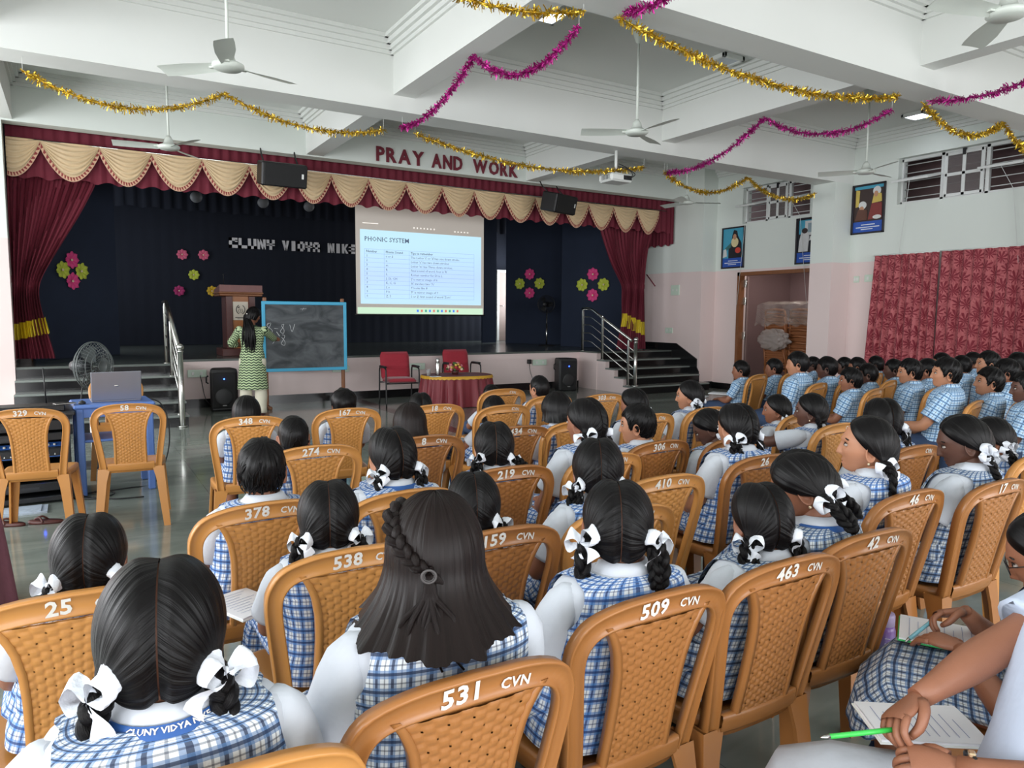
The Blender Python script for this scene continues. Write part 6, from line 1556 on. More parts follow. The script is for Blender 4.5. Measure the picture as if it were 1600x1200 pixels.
        P, UV, ts, aa = torso_grid(spine, kx, 0.013, 0, tb[:nf], 0.012, seed, A=th_[:nf, None] * u_[None]); m.grid(P, UV, flip=True)
        tf = tb[nf-1:]; ti = np.arcsin(np.clip(0.066 * kx / Wt[nf-1:], 0, 1) ** 1.3); v_ = np.linspace(0, 1, 6)
        for sx in (-1, 1):
            Aq = sx * (ti[:, None] + np.maximum(0.05, th_[nf-1:] - ti)[:, None] * v_[None])
            P, UV, ts, aa = torso_grid(spine, kx, 0.013, 0, tf, 0.012, seed, A=Aq); m.grid(P, UV, flip=sx > 0)
        m.build('pinafore_top', pl, t)
    if kind == 'girl':
        # skirt over the lap
        cs = [((0, -0.04, 0.60), 0.138, 0.106, 0.0), ((0, -0.035, 0.55), 0.158, 0.125, 0.1), ((0, 0.0, 0.510), 0.178, 0.082, 0.75), ((0, 0.10, 0.505), 0.184, 0.066, 1.25), ((0, 0.22, 0.508), 0.188, 0.060, 1.45), ((0, 0.315 * k + 0.01, 0.500), 0.190, 0.062, 1.1), ((0, 0.36 * k + 0.01, 0.44), 0.198, 0.066, 0.35), ((0, 0.37 * k + 0.01, 0.36), 0.206, 0.072, 0.1)]
        n = 48 if hi else 26; a = np.linspace(0, 2 * PI, n + 1); R_, UVs = [], []; L = 0
        for i, (c, w, h, ang) in enumerate(cs):
            c = np.array(c); 
            if i: L += np.linalg.norm(c - pc)
            pc = c
            pl_ = (0.012 + 0.014 * (i / 7)) * np.sin(a * 11 + seed) * (1 if i > 1 else 0.3)
            x = np.sin(a) * (w * k) * (1 + pl_); v = np.cos(a) * h * k * (1 + pl_ * 1.5)
            ax_ = np.array([0, math.cos(ang), math.sin(ang)])           # direction of 'v' (turns from forward to up)
            R_.append(c + np.stack([x, v * ax_[1], v * ax_[2]], -1)); UVs.append(np.stack([a * 0.17, np.full(n + 1, -L)], -1))
        m = MB(); m.grid(np.array(R_), np.array(UVs)); m.build('skirt', pl, t)
    else:
        m = MB()
        for sx, hp, kn, an in knees:
            an2 = an + np.array([0, 0, 0.02]); pth = np.vstack([np.linspace(hp + (0, -0.04, 0.0), kn, 6)[:-1], np.linspace(kn, an2, 6)]); sm = pth.copy(); sm[1:-1] = (pth[:-2] + 2 * pth[1:-1] + pth[2:]) / 4
            m.tube(sm, np.array([0.09, 0.088, 0.082, 0.075, 0.070, 0.066, 0.063, 0.060, 0.058, 0.057, 0.057]) * k, 12 if hi else 8)
        P, UV, ts, aa = torso_grid(spine, kx, 0.007, 20, np.linspace(-0.0, 0.14, 4)); m.grid(P, flip=True)
        m.build('trousers', mats.get('trousers') or M_TROUS, t)
    for sx, hp, kn, an in knees:
        if not legs: break
        if kind == 'girl':
            m = MB(); m.tube(np.array([an + (0, 0, -0.03), an + (0, 0.003, 0.05), an + (0, 0.01, 0.14), an + (0, 0.012, 0.20)]), np.array([0.036, 0.033, 0.042, 0.046]) * k, 10); m.build('sock', M_SOCK, t)
        m = MB(); f0 = np.array([an[0], an[1], 0]); n = 14; a = np.linspace(0, 2 * PI, n, endpoint=False); rr = []
        for y_, w, h in ((-0.055, 0.012, 0.03), (-0.045, 0.030, 0.045), (0.0, 0.036, 0.052), (0.05, 0.036, 0.040), (0.10, 0.042, 0.030), (0.14, 0.036, 0.024), (0.165, 0.012, 0.014)):
            rr.append(np.stack([np.cos(a) * w * k, np.full(n, y_ * k), np.maximum(0.0, h + np.sin(a) * h) * k + 0.001], -1) + f0)
        m.grid(np.array(rr), cv=True); m.build('shoe', M_SHOE, t)
    # ---- hair
    hm = hairmat or M_HAIR
    X = Matrix.Translation(Vector(hc)) @ Matrix(Rm.tolist()).to_4x4() @ Matrix.Scale(kh, 4)
    def put(mb_, name, mt, parent=t):
        mb_.xform(X); return mb_.build(name, mt, parent)
    if hair == 'plaits':
        GV = np.array([0.80, -0.50, gz]); GV = GV / np.linalg.norm(GV)
        put(hair_parted(hi, seed, side, GV), 'hair', hm)
        for sx, bk, bl_ in ((-1, braids[0], bows[0]), (1, braids[1], bows[1])):
            if bk:
                m = MB(); braid(m, braid_path(bk, braid_len, sx, GV), 0.017, seed, hi)
                # long plaits hang straight down whatever the head does
                put(m, 'plait', hm)
            if bl_:
                m = bow(bow_size * 0.80, seed * 3 + sx, bl_, bl_ == 2); g0 = ell_r(GV * np.array([sx, 1, 1]), 0.026)
                Rb = Matrix.Translation(Vector(g0)) @ Matrix.Rotation(sx * math.radians(48), 4, 'Z') @ Matrix.Rotation(-0.15, 4, 'X') @ Matrix.Rotation(sx * 0.35, 4, 'Y')
                m.xform(Rb); put(m, 'ribbon_bow', M_RIBBON)
    elif hair == 'short': put(hair_short(hi, seed, **hair_kw), 'hair', hm)
    elif hair == 'long': put(hair_long(hi, seed, hair_len, **hair_kw), 'hair', hm)
    if earring:
        for sx in (-1, 1):
            m = MB(); m.sphere((sx * (HA + 0.010), -0.008, -0.048), 0.0055, 6, 8); put(m, 'earring', M_GOLDJ)
    if glasses:
        m = MB()
        for sx in (-1, 1):
            a = np.linspace(0, 2 * PI, 22); m.tube(np.stack([sx * 0.031 + 0.023 * np.cos(a), np.full(22, 0.092) - 0.004 * np.cos(a) * sx, -0.001 + 0.019 * np.sin(a)], -1), 0.0016, 5, caps=False)
            m.tube([(sx * 0.053, 0.088, 0.003), (sx * 0.074, 0.05, 0.004), (sx * 0.079, -0.012, 0.0)], 0.0014, 5)
        m.tube([(-0.009, 0.094, 0.003), (0, 0.097, 0.005), (0.009, 0.094, 0.003)], 0.0014, 5); put(m, 'glasses', M_BLACK)
    return t
# id, chair x y, chair azimuth, number, shade-darkened flag, chair label, body azimuth, head top, settings, label
CAST = [
    ('P1', (-0.035, 2.122), 0.0, '25', 0, 'tan plastic chair marked 25 CVN at the lower left edge', 1.8, (0.044, -0.069, 1.01), dict(braids=('down', 'loop'), braid_len=0.17, bow_size=0.062, yaw=8.2, seed=1, hi=True), 'girl in blue plaid pinafore with two white bows, seated at the far left front'),
    ('P2', (0.13, 1.288), 0.0, '', 0, 'tan plastic chair at the bottom edge under the girl nearest the camera', 1.6, (-0.032, -0.071, 1.129), dict(braids=('down', 'down'), braid_len=0.22, bow_size=0.066, tint=1, tape=True, skin=1, yaw=7.4, seed=2, hi=True), 'girl nearest the camera at lower left, long plaits and large white ribbons'),
    ('P3', (0.568, 1.355), 0.0, '531', 1, 'shade-darkened tan plastic chair marked 531 CVN of the loose-haired girl at the bottom middle', 4.3, (0.034, -0.068, 1.159), dict(hair='long', hair_len=0.118, hairmat=M_HAIRB, tint=1, hair_kw={'flare': 0.075}, yaw=19.7, seed=3, hi=True), 'girl with loose brown-black shoulder-length hair, half tied back, seen from behind'),
    ('P4', (0.616, 2.106), 0.0, '538', 0, 'tan plastic chair marked 538 CVN left of the loose-haired girl', 2.5, (-0.007, -0.07, 1.03), dict(tape=True, bow_size=0.06, yaw=11.5, seed=4, hi=True), 'girl with sleek centre parting in the chair marked 538'),
    ('P5', (0.494, 2.702), -3.0, '378', 0, 'tan plastic chair marked 378 CVN, of the glossy-haired boy', 0.4, (0.054, -0.067, 1.063), dict(kind='vest', hair='short', yaw=15.6, seed=5, hi=True), 'boy with glossy short hair and white collar in the chair marked 378'),
    ('P6', (0.962, 2.628), -4.0, '', 0, 'tan plastic chair partly covered by the loose-haired girl, beyond chair 538', -4.0, (0.043, -0.07, 1.085), dict(braids=('down', 'loop'), braid_len=0.13, tape=True, skin=0, yaw=0.0, seed=6, hi=True), 'girl with curved parting and thin looped ribbon, directly beyond the loose-haired girl'),
    ('P7', (1.034, 2.068), 0.0, '159', 1, 'shade-darkened tan plastic chair marked 159 CVN behind the small shiny-haired girl', 3.6, (0.032, -0.068, 1.014), dict(tint=1, skin=1, yaw=16.4, seed=7, hi=True), 'small girl with shiny parted hair and two bows before the chair marked 159'),
    ('P8', (1.101, 1.465), 0.0, '509', 1, 'shade-darkened tan plastic chair marked 509 CVN of the girl with straight parting', 5.8, (0.057, -0.065, 1.097), dict(braids=('down', 'loop'), braid_len=0.14, bow_size=0.062, gz=-0.12, yaw=26.2, seed=8, hi=True), 'girl with straight parting and two big bows in the chair marked 509'),
    ('P9', (1.514, 2.076), 0.0, '', 0, 'tan plastic chair between chairs 159 and 509', 5.4, (0.056, -0.065, 1.081), dict(bow_size=0.06, yaw=24.6, seed=9, hi=True), 'girl with flower-like bows seated between chairs 219 and 410'),
    ('P10', (1.551, 1.469), 0.0, '463', 1, 'shade-darkened tan plastic chair marked 463 CVN of the girl with side plait', 2.7, (0.143, -0.063, 1.029), dict(tint=1, yaw=12.3, seed=10, hi=True), 'girl with side plait and pale bow in the chair marked 463'),
    ('P11', (1.958, 1.505), 0.0, '42', 1, 'shade-darkened tan plastic chair marked 42 CVN right of chair 463', -5.4, (-0.035, -0.067, 1.096), dict(tint=1, tape=True, pitch=30, skin=1, earring=True, side=-0.25, yaw=-24.6, seed=11, hi=True), 'girl bending her head down, blue tape at her collar, beside chair 463'),
    ('P12', (2.555, 1.731), 0.0, '46', 1, 'shade-darkened tan plastic chair marked 46 CVN of the girl gazing up left', -6.5, (0.042, -0.075, 1.133), dict(skin=0, earring=True, braids=('out', 'out'), pitch=-6, yaw=-29.5, seed=12, hi=True), 'girl in profile gazing up left, pearl earring and curled plaits'),
    ('P13', (3.023, 1.662), 0.0, '17', 1, 'shade-darkened tan plastic chair marked 17 CVN near the right edge', -6.5, (0.131, -0.085, 1.11), dict(skin=2, tint=1, pitch=14, bows=(5, 5), braids=('down', 'down'), braid_len=0.16, bow_size=0.058, yaw=-29.5, seed=13, hi=True), 'dark-skinned girl in profile with a large white flower bow'),
    ('P14', (3.838, 1.87), 0.0, '', 0, 'tan plastic chair hidden behind the girl with the large flower bow', -5.0, (-0.006, -0.07, 1.029), dict(bows=(5, 2), pitch=8, yaw=-23.0, seed=14, hi=True), 'girl mostly hidden behind the girl with the large flower bow'),
    ('P17', (0.95, 3.655), 0.0, '274', 0, 'tan plastic chair marked 274 CVN right of the small cropped boy', 1.1, (-0.049, -0.071, 1.009), dict(kind='vest', hair='short', hair_kw={'th0': 0.012, 'messy': 0.6}, hi=False, yaw=4.9, seed=15), 'small boy with cropped hair left of the chair marked 274'),
    ('P18', (0.906, 4.804), 5.0, '348', 0, 'tan plastic chair marked 348 CVN nearest the teacher', 7.3, (0.004, -0.07, 0.995), dict(hair='long', hair_len=0.16, hi=False, yaw=10.7, seed=16), 'child with straight black hair in the chair marked 348'),
    ('P19', (1.536, 4.911), 3.0, '167', 0, 'tan plastic chair marked 167 CVN of the curly-haired child', 4.3, (0.03, -0.069, 0.982), dict(hair='short', hair_kw={'th0': 0.034, 'messy': 1.7}, kind='vest', hi=False, yaw=5.7, seed=17), 'child with curly tousled hair in the chair marked 167'),
    ('P20', (2.122, 4.83), 0.0, '18', 0, 'tan plastic chair marked 18 CVN in front of the red table', 2.5, (-0.02, -0.071, 0.955), dict(hi=False, yaw=11.5, seed=18), 'small girl with a white bow in the chair marked 18 by the red table'),
    ('P21', (1.519, 3.659), 0.0, '8', 1, 'shade-darkened tan plastic chair marked 8 CVN of the fluffy-haired child', 1.8, (0.002, -0.07, 1.038), dict(hair='long', hair_len=0.1, hairmat=M_HAIRB, hi=False, hair_kw={'flare': 0.035}, yaw=8.2, seed=19), 'child with loose fluffy hair in the chair marked 8'),
    ('P22', (1.506, 2.799), 0.0, '219', 1, 'shade-darkened tan plastic chair marked 219 CVN of the girl with sticking-out plaits', 4.0, (0.05, -0.067, 1.046), dict(braids=('loop', 'out'), skin=0, bow_size=0.06, yaw=18.0, seed=20, hi=True), 'girl with two sticking-out plaits in the chair marked 219'),
    ('P23', (2.51, 4.578), -3.0, '', 0, 'tan plastic chair under the long straight-haired girl', -0.3, (0.053, -0.068, 0.933), dict(hair='long', hair_len=0.2, hi=False, skin=1, yaw=12.3, seed=21), 'girl with long straight hair seated beyond the chair marked 219'),
    ('P24', (2.486, 3.718), -4.0, '', 0, 'tan plastic chair of the child with the bob', -4.4, (0.026, -0.07, 1.047), dict(hair='long', hair_len=0.07, hi=False, hair_kw={'flare': 0.02}, yaw=-1.6, seed=22), 'child with a chin-length bob near the middle of the hall'),
    ('P25', (2.009, 2.817), -4.0, '', 0, 'tan plastic chair of the girl with butterfly-like bows', -6.5, (0.047, -0.072, 1.121), dict(skin=1, bow_size=0.062, yaw=-11.5, seed=23, hi=True), 'girl turning left with butterfly-like white bows, between bob child and boy in profile'),
    ('P26', (3.134, 4.935), -3.0, '', 0, 'tan plastic chair of the closely cropped boy', -5.0, (0.047, -0.072, 1.032), dict(kind='vest', hair='short', hair_kw={'th0': 0.009, 'messy': 0.3}, hi=False, skin=0, yaw=-9.0, seed=24), 'boy with closely cropped hair in front of the right loudspeaker'),
    ('P27', (3.08, 5.536), 0.0, '', 0, 'tan plastic chair beyond the long straight-haired girl', 0.0, (0.0, -0.07, 0.903), dict(kind='vest', hair='short', hi=False, yaw=0.0, seed=25), 'boy whose hair shows just above the long straight-haired girl'),
    ('P29', (3.095, 3.74), -5.0, '', 0, 'tan plastic chair behind the boy in profile', -7.7, (0.047, -0.072, 1.036), dict(hi=False, bows=(2, 2), yaw=-12.3, seed=26), 'girl with two upright bows beside the chair marked 303'),
    ('P30', (2.461, 2.962), -4.0, '306', 1, 'shade-darkened tan plastic chair marked 306 CVN of the boy in profile', -10.1, (0.042, -0.075, 1.049), dict(kind='vest', hair='short', skin=0, hair_kw={'th0': 0.017, 'messy': 0.7}, yaw=-27.9, seed=27, hi=True), 'boy in profile with thick short hair in the chair marked 306'),
    ('P31', (3.681, 3.817), -5.0, '', 0, 'tan plastic chair of the girl nearest the right stage stairs', -10.6, (0.043, -0.075, 1.058), dict(skin=0, bows=(5, 2), hi=True, yaw=-25.4, seed=28), 'girl in profile with flower bow, seated alone near the right stage stairs'),
    ('P32', (2.884, 2.857), -3.0, '', 1, 'shade-darkened tan plastic chair seen between chairs 306 and 26', -9.7, (0.042, -0.075, 1.012), dict(skin=2, pitch=28, bows=(5, 5), yaw=-30.3, seed=29, hi=True), 'girl with lowered head and frilly bow left of chair 26'),
    ('P33', (2.635, 2.452), 0.0, '26', 1, 'shade-darkened tan plastic chair marked 26 CVN of the girl with floppy bows', -0.4, (0.05, -0.07, 1.101), dict(bow_size=0.062, skin=0, yaw=-1.6, seed=30, hi=True), 'girl with two floppy bows in the chair marked 26'),
    ('P34', (3.986, 3.306), -6.0, '', 0, 'tan plastic chair left of the pen-holding girl', -11.2, (0.043, -0.074, 0.991), dict(bow_size=0.045, hi=True, skin=1, yaw=-23.8, seed=31), 'girl in profile with a thin looped ribbon, left of the pen-holding girl'),
    ('P35', (3.799, 2.906), -4.0, '', 0, 'tan plastic chair of the pen-holding girl', -8.3, (0.045, -0.074, 1.047), dict(skin=2, earring=True, braids=('down', 'down'), braid_len=0.2, bows=(0, 0), yaw=-19.7, seed=32, hi=True), 'dark-skinned girl with long plait and earring holding a green pen'),
    ('P36', (3.493, 2.257), 0.0, '', 1, 'shade-darkened tan plastic chair seen left of the dark-skinned profile girl', 4.5, (0.055, -0.066, 1.101), dict(hi=False, yaw=20.5, seed=33), 'girl seen from behind in front of the boys, single white bow'),
    ('B1', (6.27, 5.611), -14.0, '', 0, 'tan plastic chair at the left end of the boys rows', -19.9, (-0.007, -0.07, 1.027), dict(kind='boy', hair='short', hi=False, skin=1, yaw=-16.1, seed=34), 'boy in plaid shirt at the left end of the front boys row'),
    ('B2', (6.833, 5.625), -14.0, '', 0, 'tan plastic chair second from the left among the boys', -19.9, (-0.007, -0.07, 1.034), dict(kind='boy', hair='short', hi=False, skin=1, yaw=-16.1, seed=35), 'boy in plaid shirt before the stacked chairs, second in the front boys row'),
    ('B3', (5.959, 4.642), -14.0, '', 0, 'tan plastic chair of the tall boy by the doorway', -19.9, (-0.007, -0.07, 1.177), dict(kind='boy', hair='short', hi=False, skin=0, yaw=-16.1, seed=36), 'tall boy in plaid shirt in front of the storeroom doorway'),
    ('B4', (8.089, 6.038), -14.0, '', 0, 'tan plastic chair right of the doorway boy', -18.3, (-0.005, -0.07, 1.005), dict(kind='boy', hair='short', hi=False, skin=2, yaw=-11.7, seed=37), 'boy just right of the tall boy by the doorway, half hidden'),
    ('B5', (6.468, 4.681), -14.0, '', 0, 'tan plastic chair before the wall pilaster', -17.8, (-0.005, -0.07, 1.114), dict(kind='boy', hair='short', hi=False, skin=2, yaw=-10.2, seed=38), 'boy in plaid shirt in front of the wall pilaster'),
    ('B6', (7.889, 5.458), -14.0, '', 0, 'tan plastic chair of the back row boy left of the curtains', -19.9, (-0.007, -0.07, 1.033), dict(kind='boy', hair='short', hi=False, skin=2, yaw=-16.1, seed=39), 'boy with dark face left of the leaf curtains, back row'),
    ('B7', (7.651, 5.135), -14.0, '', 0, 'tan plastic chair behind the boy with wristband', -18.3, (-0.005, -0.07, 1.055), dict(kind='boy', hair='short', hi=False, skin=1, yaw=-11.7, seed=40), 'boy half hidden behind the smiling boy near the left leaf curtain'),
    ('B8', (5.935, 4.058), -14.0, '', 0, 'tan plastic chair of the boy with the yellow wristband', -19.9, (-0.007, -0.07, 1.061), dict(kind='boy', hair='short', hi=True, skin=1, yaw=-16.1, seed=41), 'boy with open collar turning left, yellow wristband, below the pilaster'),
    ('B9', (6.865, 4.493), -14.0, '', 0, 'tan plastic chair right behind the wristband boy', -18.3, (-0.005, -0.07, 1.043), dict(kind='boy', hair='short', hi=False, skin=2, yaw=-11.7, seed=42), 'boy leaning behind the boy with the yellow wristband'),
    ('B10', (8.402, 5.385), -14.0, '', 0, 'tan plastic chair under the left leaf curtain edge', -17.0, (-0.004, -0.07, 1.04), dict(kind='boy', hair='short', hi=False, skin=2, yaw=-8.0, seed=43), 'boy under the left edge of the left leaf curtain'),
    ('B11', (7.477, 4.596), -14.0, '', 0, 'tan plastic chair of the dark-faced boy in profile', -19.9, (-0.007, -0.07, 1.067), dict(kind='boy', hair='short', hi=False, skin=2, yaw=-16.1, seed=44), 'dark-faced boy in profile below the left leaf curtain'),
    ('B12', (6.495, 3.847), -14.0, '', 0, 'tan plastic chair of the smiling boy', -21.0, (-0.009, -0.069, 1.139), dict(kind='boy', hair='short', hi=True, skin=0, yaw=-19.0, seed=45), 'smiling boy in plaid shirt below the left leaf curtain'),
    ('B13', (7.285, 4.13), -14.0, '', 0, 'tan plastic chair between smiling boy and large boy', -15.6, (-0.002, -0.07, 1.104), dict(kind='boy', hair='short', hi=False, skin=1, yaw=-4.4, seed=46), 'boy hidden behind the smiling boy and the large foreground boy'),
    ('B14', (5.751, 3.13), -14.0, '', 0, 'tan plastic chair of the large foremost boy', -21.0, (-0.009, -0.069, 1.206), dict(kind='boy', hair='short', hi=True, skin=0, pitch=-4, yaw=-19.0, seed=47), 'large boy in light plaid shirt in profile, foremost of the boys'),
    ('B15', (8.791, 4.806), -14.0, '', 0, 'tan plastic chair below the curtain gap', -18.3, (-0.005, -0.07, 1.099), dict(kind='boy', hair='short', hi=False, skin=1, yaw=-11.7, seed=48), 'boy just below the gap between the leaf curtains'),
    ('B16', (8.31, 4.333), -14.0, '', 0, 'tan plastic chair behind the large foremost boy', -14.3, (-0.0, -0.07, 1.103), dict(kind='boy', hair='short', hi=False, skin=1, yaw=-0.7, seed=49), 'boy looking ahead behind the foremost large boy'),
    ('B17', (9.216, 4.668), -14.0, '', 0, 'tan plastic chair in the back row below the right curtain', -15.6, (-0.002, -0.07, 1.105), dict(kind='boy', hair='short', hi=False, skin=1, yaw=-4.4, seed=50), 'boy below the right leaf curtain, dark hair only'),
    ('B18', (7.432, 3.642), -14.0, '', 0, 'tan plastic chair of the swept-haired boy', -21.6, (-0.009, -0.069, 1.2), dict(kind='boy', hair='short', hi=True, skin=0, pitch=-6, yaw=-20.4, seed=51), 'boy with swept hair and strong profile below the right leaf curtain'),
    ('B19', (6.14, 3.004), -14.0, '', 0, 'tan plastic chair of the boy with raised chin', -21.6, (-0.009, -0.069, 1.128), dict(kind='boy', hair='short', hi=True, skin=0, pitch=-8, yaw=-20.4, seed=52), 'boy with raised chin in profile near the right edge'),
    ('B20', (6.92, 3.242), -14.0, '', 0, 'tan plastic chair behind the boy with raised chin', -17.0, (-0.004, -0.07, 1.161), dict(kind='boy', hair='short', hi=True, skin=1, yaw=-8.0, seed=53), 'boy in plaid shirt behind the boy with raised chin'),
    ('B21', (8.458, 3.84), -14.0, '', 0, 'tan plastic chair in the back row at the right edge', -15.6, (-0.002, -0.07, 1.158), dict(kind='boy', hair='short', hi=False, skin=1, yaw=-4.4, seed=54), 'boy at the far right edge, back row'),
    ('B22', (5.831, 2.604), -14.0, '', 0, 'tan plastic chair of the boy cut by the right edge', -19.9, (-0.007, -0.07, 1.131), dict(kind='boy', hair='short', hi=True, skin=2, yaw=-16.1, seed=55), 'dark-faced boy cut by the right edge of the photo'),
    ('c329', (-0.254, 5.833), 8.0, '329', 0, 'empty tan plastic chair marked 329 CVN before the audio rack', 8.0, None, dict(), None),
    ('c58', (0.315, 5.835), 6.0, '58', 0, 'empty tan plastic chair marked 58 CVN before the laptop table', 6.0, None, dict(), None),
    ('C434', (2.107, 3.709), 0.0, '434', 1, 'empty shade-darkened tan plastic chair marked 434 CVN right of the sticking-out plaits', 0.0, None, dict(), None),
    ('C410', (1.952, 2.358), 0.0, '410', 0, 'empty tan plastic chair marked 410 CVN left of the girl with floppy bows', 0.0, None, dict(), None),
    ('C303', (3.578, 4.818), 0.0, '303', 0, 'empty tan plastic chair marked 303 CVN before the right stage stairs', 0.0, None, dict(), None),
]
PEN_HAND = {}
for (pid, cxy, caz, num, shade_, clab, baz, top, kw, plab) in CAST:
    plastic_chair(cxy, caz, clab, num, shade_)
    if plab is None: continue
    if pid == 'P35':                      # raised hand with a pen
        kw = dict(kw, hand_l=dict(p=(-0.10, 0.26, 0.80), d=(-0.35, 0.75, 0.25), n=(-0.6, -0.3, 0.7), curl=1.0, thumb=0.9))
    if pid == 'B14': kw = dict(kw, hand_l=dict(p=(-0.10, 0.24, 0.66), d=(-0.1, 0.9, 0.3), n=(-0.8, 0, 0.5), curl=0.9))
    pupil(plab, cxy, baz, top, **kw)
# the half-up twist and elastic of the loose-haired girl
_r = [o for o in bpy.data.objects if o.get('label', '').startswith('girl with loose brown-black')][0]
_b = [c for c in _r.children if c.name.startswith('hair')][0]
_e = [r for r in CAST if r[0] == 'P3'][0]
_top = np.array(_e[7]); _k = float(np.clip((_top[2] - 0.44) / 0.62, 0.86, 1.22)); _kh = float(np.clip(0.5 + 0.5 * _k, 0.94, 1.08))
_X = Matrix.Translation(Vector(_top - np.array([0, 0, (HC + 0.018) * _kh]))) @ Matrix(rot_head(math.radians(_e[8]['yaw']), 0, 0).tolist()).to_4x4() @ Matrix.Scale(_kh, 4)
def _dir(a, e, o=0.022): d = np.array([math.sin(a) * math.cos(e), -math.cos(a) * math.cos(e), math.sin(e)]); return ell_r(d, 0) + d * o
m = MB(); braid(m, np.array([_dir(-2.0, 0.75, 0.014), _dir(-1.45, 0.62), _dir(-0.95, 0.40), _dir(-0.5, 0.18), _dir(-0.12, 0.02, 0.026)]), 0.016, 5, True); m.xform(_X); m.build('twisted_plait', M_HAIRB, _r)
m = MB(); a = np.linspace(0, 2 * PI, 22); _c = _dir(-0.12, 0.02, 0.034)
for _q in range(3): m.tube(np.stack([_c[0] + (0.008 + 0.002 * _q) * np.cos(a), np.full(22, _c[1] - 0.004 * _q), _c[2] + (0.008 + 0.0015 * _q) * np.sin(a)], -1), 0.0022, 5, caps=False)
m.xform(_X); m.build('hair_elastic', mat('grey_elastic', (70, 66, 66), 0.6), _r)
m = MB(); g = np.random.default_rng(8)
for _q in range(14):
    _p = [_dir(-0.12, 0.02, 0.030), _dir(-0.10 + 0.05 * g.normal(), -0.25, 0.040)]; _p += [_p[1] + np.array([0.02 * g.normal(), -0.008 - 0.01 * abs(g.normal()), -0.05]), _p[1] + np.array([0.035 * g.normal(), -0.010, -0.10 - 0.03 * g.random()])]
    m.tube(catmull(np.array(_p), 12), np.linspace(0.008, 0.002, 12), 6)
m.xform(_X); m.build('tied_strands', M_HAIRB, _r)
# ------------------------------------------------------------------ bottom right: girl with glasses and the pupil in pale blue
M_PALEB = mat('pale_blue_shirt', (198, 210, 232), 0.75, var=0.03, bump=0.3, bscale=22); M_GREYT = mat('grey_trousers', (172, 176, 184), 0.8, var=0.05, bump=0.25, bscale=30)
GO, GAZ = (2.14, 0.815), -21.0
plastic_chair(GO, GAZ, 'shade-darkened tan plastic chair of the girl with glasses at the right edge', '', 1)
def l2(o, az, p):
    a = math.radians(az); return (o[0] + math.cos(a) * p[0] + math.sin(a) * p[1], o[1] - math.sin(a) * p[0] + math.cos(a) * p[1], p[2])
pupil('girl with round glasses writing in a notebook at the right edge', GO, GAZ, (0.02, 0.03, 1.010), yaw=0, pitch=24, skin=1, tint=1, seed=77, glasses=True, lean=0.1, kid=1.06,
      hand_r=dict(p=(0.06, 0.21, 0.675), d=(-0.45, 0.85, -0.15), n=(0.5, 0.1, 0.85), curl=0.9, thumb=0.9), hand_l=dict(p=(-0.12, 0.20, 0.64), d=(0.35, 0.9, 0.0), n=(-0.2, 0, 1), curl=0.4))
BO, BAZ = (1.46, 0.62), -38.0
plastic_chair(BO, BAZ, 'shade-darkened tan plastic chair below the bottom right corner under the pale blue shirt', '', 1)
pupil('pupil in pale blue shirt and grey trousers writing, cropped at the lower right corner', BO, BAZ, (0.20, -0.20, 1.20), kind='boy', hair='short', yaw=0, pitch=14, skin=1, seed=91, kid=1.16,
      mats=dict(shirt=M_PALEB, trousers=M_GREYT),
      hand_r=dict(p=(0.05, 0.20, 0.690), d=(-0.75, 0.62, -0.28), n=(0.25, 0.45, 0.86), curl=0.95, thumb=0.9, pole=(1, -0.2, -0.3)), hand_l=dict(p=(-0.02, 0.08, 0.655), d=(-0.1, 0.95, 0.0), n=(-0.5, 0, 0.9), curl=0.9))
# woven name on the neck tape of the girl nearest the camera
_p2 = [o for o in bpy.data.objects if o.get('label', '').startswith('girl nearest the camera')][0]
_tp = [c for c in _p2.children if c.name.startswith('neck_tape')][0]
_co = np.array([v.co[:] for v in _tp.data.vertices]).reshape(3, 28, 3)
V, F = text_mb('CLUNY VIDYA NIKE', 0.0135, 0.0004, 0, 'CENTER', res=1)
_cc = _co.mean(axis=(0, 1)); _hh = V[:, 1] / 0.0135; _th = PI - V[:, 0] / 0.085
_ai = (_th / (2 * PI) * 28) % 28; _i0 = np.floor(_ai).astype(int) % 28; _i1 = (_i0 + 1) % 28; _w = (_ai - np.floor(_ai))[:, None]
_u = _co[0][_i0] * (1 - _w) + _co[0][_i1] * _w; _l = _co[1][_i0] * (1 - _w) + _co[1][_i1] * _w
_f = (0.5 - _hh * 0.75)[:, None]; _q = _u * (1 - _f) + _l * _f; _o = _q - _cc; _o[:, 2] = 0.05; _o /= np.linalg.norm(_o, axis=1)[:, None]
m = MB(); m.add(_q + _o * 0.0016, F, smooth=False); m.build('tape_lettering', M_PAINT, _tp)
